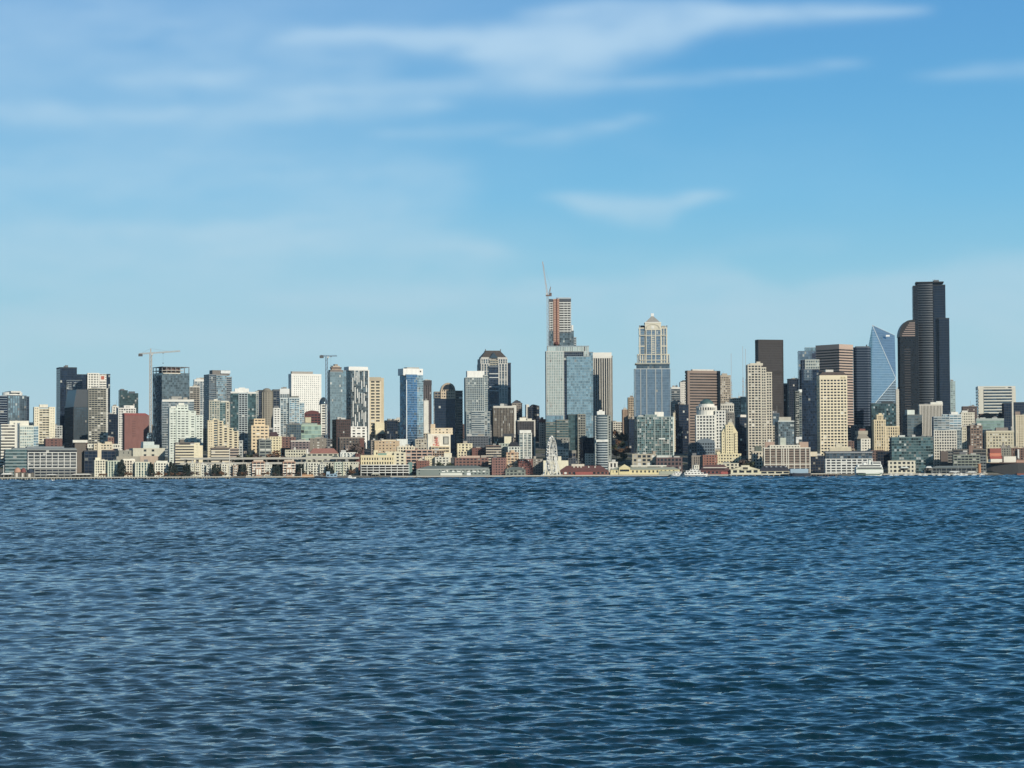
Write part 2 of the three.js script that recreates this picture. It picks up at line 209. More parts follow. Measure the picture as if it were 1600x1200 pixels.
// ---------------------------------------------------------------- buildings
const VIEW = new THREE.Vector3();
class Building {
  // o.x: left end, near corner and right end seen from the camera; o.top: roof line; o.D: distance of the near corner; o.a: turn of the front in degrees
  constructor(name, label, o, category = 'building', group) {
    const [x0, xs, x1] = o.x, py = ((o.top ?? 690) + 738) / 2, slim = xs - x0 <= 2.2 || o.d !== undefined; let a = (o.a ?? 14) * Math.PI / 180;
    if (slim) { o.d = o.d ?? THREE.MathUtils.clamp((x1 - xs) * o.D / F * 0.8, 12, 34); a = -Math.atan((xs - 800) / F) + Math.asin(Math.min(0.9, Math.max(0, xs - x0) * o.D / F / o.d)); }   // little of the left side shows: the front looks almost straight at the viewer
    this.n = new THREE.Vector3(Math.sin(a), 0, Math.cos(a)); this.u = new THREE.Vector3(Math.cos(a), 0, -Math.sin(a)); this.C = at(xs, py, o.D); this.D = o.D;
    this.w = hit(x1, py, this.C, this.n).sub(this.C).dot(this.u);
    let d = o.d; if (d === undefined) d = xs - x0 > 1.1 ? THREE.MathUtils.clamp(-hit(x0, py, this.C, this.u).sub(this.C).dot(this.n), 8, 75) : THREE.MathUtils.clamp(this.w * 0.8, 12, 34); this.d = d;
    this.base = landHeight(this.C.x, this.C.z) - (o.sink ?? 5);
    const c = this.C.clone().addScaledVector(this.u, this.w / 2).addScaledVector(this.n, -d / 2); this.mid = c;
    const g = this.g = new THREE.Group(); g.name = numbered(name); g.position.set(c.x, this.base, c.z); g.rotation.y = a; scene.add(g); tag(g, label, category, group);
    this.eye = new THREE.Vector3().subVectors(EYE, c).applyAxisAngle(new THREE.Vector3(0, 1, 0), -a); this.o = o; this.top = o.top;
  }
  X(px, back = 0, py = 690) { const P = this.C.clone().addScaledVector(this.n, -back); return hit(px, py, P, this.n).sub(this.C).dot(this.u) - this.w / 2; }
  Y(py, px, back = 0) { const P = this.C.clone().addScaledVector(this.n, -back); return hit(px ?? this.o.x[1], py, P, this.n).y - this.base; }
  // one volume with its facade; s: {x:[px,px], top, bot, back, d, ...style}
  vol(s = {}) {
    const back = s.back ?? 0, zf = this.d / 2 - back, py = ((s.top ?? this.top) + (s.bot ?? 735)) / 2;
    const xa = s.x ? this.X(s.x[0], back, py) : -this.w / 2, xb = s.x ? this.X(s.x[1], back, py) : this.w / 2, d = s.d ?? Math.max(4, this.d - back - (s.x ? 1 : 0));
    const pm = s.x ? (s.x[0] + s.x[1]) / 2 : (this.o.x[1] + this.o.x[2]) / 2, y1 = this.Y(s.top ?? this.top, pm, back), y0 = s.bot ? this.Y(s.bot, pm, back) : (s.y0 ?? 0);
    return this.boxed(xa, xb, y0, y1, zf - d, zf, s);
  }
  boxed(xa, xb, y0, y1, za, zb, s) {
    const gk = s.glass === undefined ? 'dark' : s.glass, wm = wall(s.wall ?? '#b9b5a8', s.rough, s.metal), core = new Shape3(); core.box(xa, xb, y0, y1, za, zb);
    const solid = gk === null, main = core.build(s.name ?? 'wall', solid ? wm : inner[gk], this.g);
    if (solid) return { main, xa, xb, y0, y1, za, zb };
    const H = y1 - y0, cap = s.cap ?? 1.4, pod = s.pod ?? 0, Hf = H - cap - pod, nf = Math.max(1, Math.round(Hf / (s.fp ?? 3.8))), fh = Hf / nf, bf = s.bf ?? 0.35, bp = s.bp ?? 0.35, pf = s.pf ?? 0.2, pp = s.pp ?? (bf > 0 ? bp - 0.06 : 0.35), yb = y0 + pod;
    const bm = s.band ? wall(s.band) : wm;
    if (cap > 0) unitBox('parapet', xa - bp, xb + bp, y1 - cap, y1 + 0.25, za - bp, zb + bp, s.capc ? wall(s.capc) : wm, main);
    if (pod > 0) unitBox('podium', xa - bp - 0.04, xb + bp + 0.04, y0, yb, za - bp - 0.04, zb + bp + 0.04, s.podc ? wall(s.podc) : wm, main);
    if (bf > 0) { const G = new Shape3(); for (let k = 0; k < nf; k++) { const a = yb + k * fh, b = a + fh * bf; if (s.each) unitBox('floor_band', xa - bp, xb + bp, a, b, za - bp, zb + bp, bm, main); else G.box(xa - bp, xb + bp, a, b, za - bp, zb + bp); } G.build('floor_bands', bm, main, 'stuff'); }
    const P = new Shape3(), Wn = new Shape3(), rgb = glasses[gk].userData.rgb, tilt = s.tilt ?? 0.012, pale = s.pale ?? 0.06, vary = s.vary ?? 0.35;
    const faces = [['f', this.eye.z > zb], ['l', this.eye.x < xa], ['r', this.eye.x > xb]];
    for (const [f, seen] of faces) {
      if (!seen && f !== 'f') continue;
      const L = f === 'f' ? xb - xa : zb - za, st = f !== 'f' && s.side ? { ...s, ...s.side } : s, nb = Math.max(1, Math.round(L / (st.bw ?? 4))), bw = L / nb, pf2 = st.pf ?? pf, end = st.end ?? 0;
      const to = (t, y, out) => f === 'f' ? [xa + t, y, zb + out] : f === 'l' ? [xa - out, y, za + t] : [xb + out, y, zb - t];
      if (pf2 > 0) for (let k = 0; k <= nb; k++) {
        if (st.skip && k % st.skip && k !== nb) continue;
        const hw = bw * pf2 / 2 * (k === 0 || k === nb ? 1 + end : 1), c = Math.min(L - hw, Math.max(hw, k * bw)), A = to(c - hw, yb, -0.02), B = to(c + hw, y1 - cap + 0.01, pp);
        P.box(Math.min(A[0], B[0]), Math.max(A[0], B[0]), yb, y1 - cap + 0.01, Math.min(A[2], B[2]), Math.max(A[2], B[2]));
      }
      for (let j = 0; j < nf; j++) { const rowTone = 1 + (R() - 0.5) * 0.12; for (let k = 0; k < nb; k++) {
        const t0 = (k + 0.03 + pf2 * 0.42) * bw, t1 = (k + 0.97 - pf2 * 0.42) * bw, a = yb + (j + Math.max(bf - 0.02, 0.03)) * fh, b = yb + (j + 0.985) * fh; if (t1 <= t0) continue;
        const v = 1 + (R() - 0.5) * 2 * vary; let c = [rgb[0] * v * rowTone, rgb[1] * v * rowTone, rgb[2] * v * rowTone];
        if (R() < pale) { const q = 0.15 + 0.5 * R(); c = [q, q * 0.97, q * 0.88]; }
        const e = 0.1, q1 = (R() - 0.5) * 2 * tilt * (b - a), q2 = (R() - 0.5) * 2 * tilt * (t1 - t0);
        const pa = to(t0, a, e - q1 - q2), pb = to(t1, a, e - q1 + q2), pc = to(t1, b, e + q1 + q2), pd = to(t0, b, e + q1 - q2);
        Wn.quad(pa, pb, pc, pd, c);
      } }
    }
    P.build('piers', s.pier ? wall(s.pier) : wm, main, 'stuff'); Wn.build('window_panes', glasses[gk], main, 'stuff');
    if (s.balc) this.balconies(xa, xb, yb, nf, fh, zb, s, main);
    return { main, xa, xb, y0, y1, za, zb, yb, nf, fh };
  }
  balconies(xa, xb, yb, nf, fh, zb, s, main) {
    const G = new Shape3(), n = Math.max(1, Math.round((xb - xa) / 9)); for (let k = 0; k < n; k++) { const c = xa + (k + 0.5) * (xb - xa) / n, hw = (xb - xa) / n * 0.3; for (let j = 1; j < nf; j++) { if (R() < 0.12) continue; G.box(c - hw, c + hw, yb + j * fh - 0.2, yb + j * fh + 0.05, zb - 0.1, zb + 1.7); G.box(c - hw, c + hw, yb + j * fh + 0.05, yb + j * fh + 1.0, zb + 1.6, zb + 1.68); } }
    G.build('balconies', wall(s.balc), main, 'stuff');
  }
  solid(s) { return this.vol({ glass: null, ...s }); }
  pent(x, top, bot, color = '#8d8e8a', back = 5, name = 'penthouse', d) { return this.vol({ x, top, bot: bot + 0.6, back, d: d ?? Math.max(6, this.d - back * 2), glass: null, wall: color, name }); }
  // small plant on the roof: boxes, stacks, a mast
  roofs(b, n = 3, seed = 1) {
    const r = rng(seed * 7919 + Math.round(this.C.x * 13)), w = b.xb - b.xa, dz = b.zb - b.za;
    for (let k = 0; k < n; k++) { const ww = Math.min(w * 0.4, 2.5 + r() * 6), c = b.xa + ww / 2 + 1 + r() * Math.max(0.1, w - ww - 2), z = b.zb - 2.5 - r() * Math.max(0.1, dz * 0.5), h = 1.2 + r() * 2.6; unitBox('rooftop_unit', c - ww / 2, c + ww / 2, b.y1 - 0.1, b.y1 + h, z - 3, z, wall(['#8a8b88', '#b9b8b2', '#6e7074', '#a59c8c'][Math.floor(r() * 4)]), this.g); }
    if (n > 2 && r() < 0.5) { const m = new Shape3(), c = b.xa + w * (0.2 + 0.6 * r()), z = (b.za + b.zb) / 2; m.bar([c, b.y1 - 0.2, z], [c, b.y1 + 5 + r() * 6, z], 0.14); m.build('antenna', wall('#8c8f92'), this.g); }
  }
}
const ST = {                                          // facade styles, spread into volumes
  cond: { wall: '#c9cac4', glass: 'steel', fp: 3.1, bw: 4.2, bf: 0.22, pf: 0.16, pale: 0.12 },
  grid: { wall: '#d2cfc4', glass: 'dark', fp: 3.7, bw: 4, bf: 0.45, pf: 0.4, pale: 0.08 },
  band: { wall: '#cfc6ae', glass: 'dark', fp: 3.8, bw: 5, bf: 0.5, pf: 0, pale: 0.08 },
  curt: { wall: '#8a97a2', glass: 'steel', fp: 3.9, bw: 3, bf: 0.08, pf: 0.06, bp: 0.12, pp: 0.1, pale: 0.02, cap: 1 },
};
function simple(name, label, o, style, category = 'building', group, extra) { const b = new Building(name, label, o, category, group), v = b.vol(style); b.roofs(v, o.roof ?? 3, o.D); if (extra) extra(b, v); return b; }
// ---------------------------------------------------------------- left third of the skyline
{ const b = new Building('glass_tower', 'blue glass tower with white rooftop drum at the left edge', { x: [-14, 2, 45], top: 618, D: 3600, a: 28 }, 'tower');
  b.vol({ x: [-6, 12], glass: 'navy', wall: '#8fa0ae', fp: 3.8, bw: 6, bf: 0.2, pf: 0, cap: 1.2 });
  b.vol({ x: [12, 31], back: -1.5, d: 30, top: 617.6, glass: 'ice', wall: '#4f6274', fp: 3.8, bw: 4, bf: 0.05, pf: 0.3, cap: 1, vary: 0.5 });
  b.vol({ x: [31, 41], back: 1, d: 28, top: 618.2, glass: 'slate', wall: '#5c6c7a', fp: 3.8, bw: 3, bf: 0.05, pf: 0.16, cap: 1, vary: 0.6 });
  b.vol({ x: [41, 45.5], back: 6, d: 22, top: 619.5, glass: 'navy', wall: '#56646f', fp: 3.8, bw: 3, bf: 0.1, pf: 0.1, cap: 1 });
  const xa = b.X(9, 8), xb = b.X(40, 8), y0 = b.Y(618.5, 24, 8), y1 = b.Y(612.5, 24, 8), s = new Shape3(), pl = []; for (let k = 0; k < 22; k++) { const t = -k / 22 * 2 * Math.PI; pl.push([(xa + xb) / 2 + (xb - xa) / 2 * Math.cos(t), 2 - 12 * Math.sin(t) * -1]); } s.prism(pl.reverse(), y0, y1); s.build('rooftop_drum', wall('#dddbd2'), b.g); b.pent([17, 33], 611, 613, '#c9c7be', 12); }
{ const b = new Building('cream_office_block', 'cream office block with white floor bands and a pale green glass wing', { x: [1, 2, 60], top: 663, D: 3150, a: 26, d: 34 });
  b.vol({ ...ST.band, x: [2, 24], fp: 4.3, bf: 0.55, wall: '#e0d9c6', each: 1 }); b.solid({ x: [15, 45], top: 657.5, bot: 668, back: 3, wall: '#ded9c4', name: 'upper_storey' });
  b.solid({ x: [23, 26.5], top: 660, back: -0.6, d: 30, wall: '#ddd8c8', name: 'stair_tower' }); b.vol({ x: [26.5, 31], back: 2, glass: 'slate', top: 661, ...{ bf: 0.05, pf: 0.3, wall: '#8d98a0' } });
  b.vol({ ...ST.curt, x: [31, 52], glass: 'pale', wall: '#d3d7c6', top: 665, fp: 4, bw: 3, bf: 0.35, pf: 0.2, cap: 2 }); b.vol({ ...ST.curt, x: [52.3, 60], back: 2, top: 666, glass: 'ice', wall: '#c3d0cf', bf: 0.25 }); }
{ const b = new Building('cream_tower', 'cream apartment tower with dark windows and a flat cap, left of the black tower', { x: [52, 53.5, 86], top: 636, D: 3400, a: 22 }, 'tower');
  b.vol({ ...ST.grid, x: [53.5, 61], wall: '#e3d6b4', bf: 0.5, pf: 0.5, bw: 3.5 }); b.vol({ x: [61, 77], back: 1.2, top: 638.5, wall: '#d9cba6', glass: 'dark', fp: 3.6, bw: 5, bf: 0.52, pf: 0.12, pale: 0.2, each: 1 });
  b.vol({ ...ST.grid, x: [77, 86], wall: '#e6dab6', bf: 0.55, pf: 0.55, bw: 4 }); b.pent([62, 75], 632, 636, '#ddd4bc', 4); }
simple('brick_block', 'small red brick block below the cream tower', { x: [69, 71.5, 97], top: 685.5, D: 3050, a: 20 }, { ...ST.grid, wall: '#744a42', bf: 0.6, pf: 0.6, fp: 3.6, bw: 5 });
{ const b = new Building('black_glass_tower', 'tall black blue tower, tallest at the left end', { x: [88, 94, 120], top: 574, D: 3720, a: 24 }, 'tower'); const v = b.vol({ glass: 'navy', wall: '#20303f', fp: 3.9, bw: 3, bf: 0.12, pf: 0.05, bp: 0.15, cap: 2, pale: 0.01 });
  b.vol({ x: [120, 137], top: 585, back: 14, d: 20, glass: 'navy', wall: '#263646', bf: 0.12, pf: 0.05, bp: 0.15, pale: 0.01, name: 'side_wing' }); b.roofs(v, 2, 3); }
{ const b = new Building('grey_wave_tower', 'grey tower with wavy pale balcony lines beside the black tower', { x: [103, 104, 128], top: 594, D: 3600, a: 22, d: 22 }, 'tower'); const v = b.vol({ glass: 'navy', wall: '#5f6e78', fp: 3.3, bw: 3.4, bf: 0.1, pf: 0.08, pale: 0.05 }), G = new Shape3();
  for (let j = 1; j < v.nf; j++) { const n = 5; for (let k = 0; k < n; k++) { const o = Math.sin(j * 0.7 + k * 1.9), c = v.xa + (k + 0.5 + 0.25 * o) * (v.xb - v.xa) / n, hw = (v.xb - v.xa) / n * 0.34; G.box(c - hw, c + hw, v.yb + j * v.fh, v.yb + j * v.fh + 0.9, v.zb, v.zb + 1.2 + 0.5 * o); } } G.build('balconies', wall('#9fa9ae'), v.main, 'stuff'); }
{ const b = new Building('wedge_top_tower', 'dark grey tower with a slanted roof edge in front of the black tower', { x: [101, 115, 138], top: 636, D: 3400, a: 24 }, 'tower');
  b.vol({ glass: 'slate', wall: '#343d45', fp: 3.8, bw: 2.4, bf: 0.2, pf: 0.3, cap: 0.6, pale: 0.01, vary: 0.15 });
  const y0 = b.Y(636, 120), y1 = b.Y(608.5, 122), xa = -b.w / 2 - 0.1, xm = b.X(119.5), xb = b.w / 2 + 0.1, xl = -b.w / 2 - 6, s = new Shape3(); s.extrude([[xa, y0], [xb, y0], [xb, y1], [xm, y1]], -b.d / 2, b.d / 2 + 0.1); s.build('slanted_top', wall('#27323d', 0.35, 0.5), b.g); }
{ const b = new Building('white_crowned_tower', 'dark tower with a white panelled crown and an orange sign square', { x: [135, 136.5, 172], top: 583, D: 3560, a: 22, d: 28 }, 'tower');
  b.vol({ x: [136.5, 172], glass: 'navy', wall: '#2a3340', fp: 3.6, bw: 3, bf: 0.12, pf: 0.1, top: 584.5 }); const v = b.vol({ ...ST.grid, x: [137, 155], top: 583, bot: 615, back: -1, d: 20, wall: '#e2ddcf', bf: 0.5, pf: 0.4, bw: 5 }); b.vol({ ...ST.grid, x: [155, 166], top: 584.5, bot: 615, back: -1, d: 20, wall: '#e2ddcf', bf: 0.6, pf: 0.1, bw: 5, cap: 0.5 });
  b.solid({ x: [156, 164.6], top: 586, bot: 594, back: -1.6, d: 0.4, wall: '#dcd6cc', name: 'sign_panel' }); b.solid({ x: [158, 163], top: 587.5, bot: 593, back: -1.9, d: 0.25, wall: '#c4542e', name: 'sign_square' }); }
{ const b = new Building('grey_slab_tower', 'olive grey slab tower with thin white window lines and a white edge', { x: [137.5, 138.5, 168], top: 607, D: 3220, a: 22, d: 22 }, 'tower'); const v = b.vol({ x: [138.5, 166], glass: 'dark', wall: '#9b9683', fp: 3, bw: 4, bf: 0.42, pf: 0.12, pale: 0.22, each: 1, cap: 0.8 }); b.vol({ ...ST.grid, x: [166, 168.4], top: 607, wall: '#cfccc0', bw: 3, fp: 3 }); b.roofs(v, 3, 9); }
simple('painted_shade_slab', 'block painted navy for shade, between the grey slab and the white gridded block', { x: [166, 170, 184], top: 647, D: 3330, a: 50 }, { glass: 'navy', wall: '#232d3b', bf: 0.2, pf: 0.1, fp: 3.5 });  // a shadowed building: its shade is put into navy wall and glass colours
simple('white_block', 'small white block behind the red windowless building', { x: [174.5, 175.5, 185], top: 635, D: 3600, a: 20 }, { ...ST.grid, wall: '#dddcd4' });
{ const b = simple('teal_tower', 'small dark teal twin tower standing alone left of the tall crane', { x: [185, 186.5, 199.5], top: 610, D: 3850, a: 22, d: 22 }, { ...ST.curt, glass: 'teal', wall: '#2c3f4c', fp: 3.4, bf: 0.2, pale: 0.06 }, 'tower'); b.vol({ ...ST.curt, x: [199.5, 216], top: 614.5, back: 4, glass: 'teal', wall: '#34505a', fp: 3.4, bf: 0.2, pale: 0.12, d: 20, name: 'lower_wing' }); b.pent([201, 211], 611.5, 615, '#56606a', 8); }
{ const b = simple('white_grid_block', 'white gridded block behind the red windowless building', { x: [182, 185, 212], top: 637.5, D: 3380, a: 24 }, { ...ST.grid, wall: '#d5d2ca', bf: 0.42, pf: 0.35, fp: 3.4, bw: 3.6 }); b.pent([194, 210], 633.5, 638, '#d9d6cd', 5); }
{ const b = new Building('red_windowless_building', 'tall plain rust red windowless building with a brighter red top band', { x: [191.5, 194.5, 233], top: 649, D: 3160, a: 26 }); const s = new Shape3(), w = b.w / 2, y1 = b.Y(649, 210), yc = b.Y(676, 228), x2 = b.X(229.5);
  s.extrude([[-w, 0], [x2, 0], [x2, yc - 3], [w, yc + 3], [w, y1], [-w, y1]], -b.d / 2, b.d / 2); s.build('wall', wall('#86524a', 0.95), b.g); const t = new Shape3(); const yt = b.Y(645.6, 214); t.extrude([[-w - 0.2, y1], [w + 0.2, y1], [b.X(227), yt], [-w - 0.2, yt]], -b.d / 2 - 0.2, b.d / 2 + 0.2); t.build('top_band', wall('#963c38'), b.g);
  for (let k = 0; k < 7; k++) unitBox('louvre', b.X(206.5), b.X(212), y1 - 9 - k * 3.4, y1 - 7.4 - k * 3.4, b.d / 2, b.d / 2 + 0.18, wall('#774840'), b.g); }
{ const b = new Building('waterfront_office', 'long waterfront office with a white bay frame and a teal banded left wing', { x: [6, 8.5, 120], top: 702.5, D: 2925, a: 12, d: 50 });
  b.vol({ x: [8.5, 44], top: 702, back: 3, glass: 'teal', wall: '#7f9496', fp: 3.9, bw: 5, bf: 0.42, pf: 0, pale: 0.03, each: 1, cap: 0.8 });
  const v = b.vol({ x: [43, 120], top: 702.5, back: 1.2, d: 44, glass: 'dark', wall: '#8b908e', fp: 3.9, bw: 4, bf: 0.35, pf: 0, pale: 0.05, cap: 0.8, each: 1 });
  const fm = wall('#dad9d2'), yt = b.Y(707, 80), yl = b.Y(730, 80); for (let k = 0; k < 9; k++) { const px = 44 + k * 9.4 + (k > 7 ? 0.2 : 0), x = b.X(px, 0, 715); unitBox('frame_post', x - 0.45, x + 0.45, k === 0 || k === 8 ? b.Y(744, px) : yl, yt, b.d / 2 - 1, b.d / 2 + 0.3, fm, b.g); }
  for (const py of [707, 720.3, 730.5]) unitBox('frame_beam', b.X(43.5), b.X(120), b.Y(py + 0.55, 80), b.Y(py - 0.55, 80), b.d / 2 - 0.9, b.d / 2 + 0.24, fm, b.g); for (const py of [711, 716, 725]) unitBox('frame_sill', b.X(43.5), b.X(120), b.Y(py + 0.9, 80), b.Y(py - 0.2, 80), b.d / 2 - 1.4, b.d / 2 - 0.6, wall('#b7babb'), b.g);
  b.solid({ x: [20, 119], top: 699.8, bot: 702.8, back: 6, wall: '#6c7880', name: 'roof_storey' }); b.solid({ x: [42, 100], top: 697.6, bot: 700.2, back: 14, wall: '#7a868d', name: 'roof_screen' });
  b.vol({ x: [54, 119], top: 732, back: -2, d: 10, glass: 'dark', wall: '#8d8f8c', fp: 4, bw: 8, bf: 0.4, pf: 0.1, name: 'lower_storeys' }); }
{ const b = new Building('terraced_cream_block', 'cream terraced block with a tall pale stair shaft and dark glass floors', { x: [130, 132, 187], top: 704, D: 3040, a: 20, d: 30 }); b.vol({ glass: 'navy', wall: '#3c4450', fp: 4, bw: 5, bf: 0.15, pf: 0.08, pale: 0.04, x: [132, 186] });
  b.vol({ ...ST.grid, x: [147, 176], top: 693.5, bot: 703, back: 1, d: 20, wall: '#d6c4a0', bf: 0.5, pf: 0.4, bw: 4, fp: 4 }); b.vol({ ...ST.grid, x: [137, 147], top: 694, bot: 700, back: 4, d: 18, wall: '#d9d4c0' }); b.vol({ ...ST.grid, x: [176, 188], top: 694, bot: 701, back: 4, d: 18, wall: '#d9d4c0' }); b.solid({ x: [152.5, 158.5], top: 692, back: -0.8, d: 10, wall: '#d9c8a4', name: 'stair_shaft' }); b.pent([164, 175], 690, 694, '#c9b48f', 4); b.solid({ x: [114, 137], top: 687.5, bot: 691.5, back: 5, d: 15, wall: '#d8d4c6', name: 'roof_canopy' }); b.solid({ x: [117, 134], top: 691, back: 7, d: 12, wall: '#6b6056', name: 'painted_shade_wing' }); }  // the low wing behind the canopy has its shade painted in as brown
{ const b = new Building('ornate_stone_hall', 'cream stone hall with arched upper windows and a pale green roof house', { x: [200, 206, 257.5], top: 703, D: 2995, a: 18, d: 30 }); const v = b.vol({ glass: 'dark', wall: '#c2bda4', fp: 6, bw: 10, bf: 0.55, pf: 0.66, pale: 0.1, x: [208, 257.5], top: 700.5 }); b.vol({ glass: 'dark', wall: '#8f8d7f', x: [186, 208], back: 4, top: 704, fp: 6, bw: 10, bf: 0.5, pf: 0.6 });
  b.solid({ x: [182, 257.5], top: 713, back: -1.2, d: 26, wall: '#9b9584', name: 'lower_storey' }); b.solid({ x: [219, 256], top: 712.5, back: -1.8, d: 20, wall: '#b59c84', name: 'stone_base' }); b.pent([224, 249], 695, 701, '#b9c4bb', 5); b.pent([224, 241], 690, 696, '#bccbc6', 7, 'roof_house'); }
// crane with a level jib
function towerCrane(label, px, pyTop, D, baseY, color, jibA, jibB, apexPy, sunk) {
  const g = new THREE.Group(); g.name = numbered('tower_crane'); const top = at(px, pyTop, D), y0 = baseY; g.position.set(top.x, y0, -D); scene.add(g); tag(g, label, 'crane');
  const H = top.y - y0, hw = 1.5, m = wall(color, 0.6), s = new Shape3(); for (const [i, j] of [[-1, -1], [1, -1], [1, 1], [-1, 1]]) s.bar([i * hw, 0, j * hw], [i * hw, H, j * hw], 0.34); const n = Math.round(H / 3.4); for (let k = 0; k < n; k++) { const a = k * H / n, b = (k + 1) * H / n, f = k % 2 ? 1 : -1; s.bar([-hw * f, a, hw], [hw * f, b, hw], 0.2); s.bar([-hw * f, a, -hw], [hw * f, b, -hw], 0.2); s.bar([hw, a, -hw * f], [hw, b, hw * f], 0.2); s.bar([-hw, a, -hw * f], [-hw, b, hw * f], 0.2); s.bar([-hw, a, hw], [hw, a, hw], 0.2); } s.build('mast', m, g);
  return { g, H, m, top, D };
}
function levelCrane(label, px, pyJib, D, color, left, right, apex) {
  const p = at(px, pyJib, D), c = towerCrane(label, px, pyJib, D, landHeight(p.x, p.z) - 2, color), { g, H } = c, k = D / F, L = (left[0] - px) * k, Rr = (right[0] - px) * k, dl = (pyJib - left[1]) * k, dr = (pyJib - right[1]) * k, ya = H + (pyJib - apex) * k, hw = 0.9;
  const lattice = (x0, y0, x1, y1, name) => { const s = new Shape3(), n = Math.max(3, Math.round(Math.abs(x1 - x0) / 3)); for (const [dy, dz] of [[0, -hw], [0, hw], [1.6, 0]]) s.bar([x0, y0 + dy, dz], [x1, y1 + dy, dz], 0.26); for (let q = 0; q < n; q++) { const t = q / n, u = (q + 0.5) / n, w = (q + 1) / n, X = (v) => x0 + (x1 - x0) * v, Y = (v) => y0 + (y1 - y0) * v; for (const dz of [-hw, hw]) { s.bar([X(t), Y(t), dz], [X(u), Y(u) + 1.6, 0], 0.16); s.bar([X(u), Y(u) + 1.6, 0], [X(w), Y(w), dz], 0.16); } } return s.build(name, c.m, g); };
  lattice(1, H, Rr, H + dr, 'jib'); lattice(-1, H, L, H + dl, 'counter_jib'); unitBox('counterweight', L - 1, L + 5, H + dl - 3, H + dl + 1, -1.4, 1.4, wall('#5a5a5c'), g); unitBox('operator_cab', 1.2, 3.6, H - 2.6, H - 0.2, 0.6, 2.6, wall('#c9c8c2'), g);
  const a = new Shape3(); a.bar([0, H, 0], [0, ya, 0], 0.7); a.build('apex_tower', c.m, g); const t = new Shape3(); t.bar([0, ya, 0], [Rr * 0.62, H + dr * 0.62 + 1.6, 0], 0.09); t.bar([0, ya, 0], [L * 0.8, H + dl * 0.8 + 1.6, 0], 0.09); t.build('tie_bars', wall('#7c7f82'), g);
  const x = Rr * 0.42, h = new Shape3(); h.bar([x, H + dr * 0.4, 0], [x, H - 14, 0], 0.07); h.box(x - 0.6, x + 0.6, H - 15.5, H - 14, -0.4, 0.4); h.build('hoist_rope', wall('#54565a'), g); unitBox('trolley', x - 1.4, x + 1.4, H + dr * 0.42 - 1, H + dr * 0.42, -1, 1, wall('#7c7f82'), g); return c;
}
levelCrane('tall beige tower crane with a long level jib, left of the unfinished dark tower', 235.6, 552.5, 3455, '#b3a697', [217.5, 553.6], [281.5, 549.5], 544.5);
{ const b = new Building('unfinished_glass_tower', 'dark glass tower with an open unfinished top storey beside the tall crane', { x: [238.5, 253, 296], top: 583, D: 3500, a: 30 }, 'tower'); const v = b.vol({ glass: 'steel', wall: '#5a6f7c', fp: 3.5, bw: 2.8, bf: 0.1, pf: 0.05, bp: 0.1, pp: 0.08, pale: 0.02, vary: 0.45, cap: 0.4, side: { glass: 'navy' } });
  const y0 = v.y1, y1 = b.Y(573, 275), m = wall('#7a7f84'), n = 6; for (let k = 0; k <= n; k++) { const x = v.xa + 0.6 + (v.xb - v.xa - 1.2) * k / n; unitBox('column', x - 0.5, x + 0.5, y0, y1, v.zb - 1.2, v.zb - 0.2, m, b.g); } for (let k = 1; k <= 3; k++) { const z = v.zb - (v.zb - v.za - 1) * k / 3; unitBox('column', v.xa + 0.1, v.xa + 1.1, y0, y1, z - 1, z, m, b.g); } unitBox('roof_slab', v.xa - 0.2, v.xb + 0.2, y1 - 0.9, y1, v.za, v.zb, m, b.g); unitBox('core_wall', v.xa + 8, v.xb - 14, y0, y1 - 1, v.za + 6, v.zb - 5, wall('#7a5f58'), b.g); unitBox('floor_slab', v.xa - 0.3, v.xb - 10, y0 + 3.4, y0 + 4.2, v.za, v.zb + 0.3, wall('#b7b0a2'), b.g); unitBox('pale_cladding', v.xa + 2, v.xa + 30, y0 - 1.2, y0 + 0.3, v.zb - 0.5, v.zb + 0.6, wall('#cfc8b4'), b.g); }
simple('white_topped_glass_block', 'low glass block with a white cornice in front of the unfinished tower', { x: [252, 253.5, 303], top: 624.5, D: 3320, a: 26, d: 30 }, { ...ST.curt, glass: 'steel', wall: '#9aa6ac', bf: 0.3, pf: 0.05, fp: 3.6, cap: 3, capc: '#dcdad0', pale: 0.1 }, 'building', undefined, (b) => { b.pent([268, 284], 619.5, 625, '#9b9a92', 6); });
{ const b = new Building('stepped_white_condominium', 'white green condominium with a stepped roofline and dark slot windows', { x: [263, 265, 317], top: 652, D: 3110, a: 22, d: 26 }, 'apartment block'); const S = { wall: '#cfd9cc', glass: 'dark', fp: 3.4, bw: 6, bf: 0.62, pf: 0.28, pale: 0.2, cap: 1 };
  b.vol({ ...S, x: [265, 276], top: 637 }); b.vol({ ...S, x: [276, 296], top: 641, back: -1.2 }); b.vol({ ...S, x: [276.5, 294], top: 632.5, bot: 641.5, back: 2, d: 16 }); b.vol({ ...S, x: [296, 306], top: 642, back: 0.3 }); b.vol({ ...S, x: [306, 317], top: 649, back: -0.6 }); b.pent([279, 288], 629.5, 633, '#dad6c6', 5); b.solid({ x: [267, 275], top: 635, bot: 637.4, back: 4, d: 10, wall: '#d8d4c4', name: 'penthouse' }); }
simple('beige_slab', 'beige slab left of the dark sided balcony tower, roof in sunlight', { x: [295.5, 296.5, 312], top: 604, D: 3720, a: 22 }, { ...ST.band, wall: '#a59c8c', fp: 3.3, bf: 0.4, pf: 0.1, capc: '#d9d5c8' }, 'tower');
simple('white_capped_tower', 'grey tower with a white cap squeezed behind the beige slab', { x: [302.5, 304, 321], top: 593, D: 3850, a: 22 }, { ...ST.cond, wall: '#c2c5c4', cap: 3.4, capc: '#e0ded6' }, 'tower');
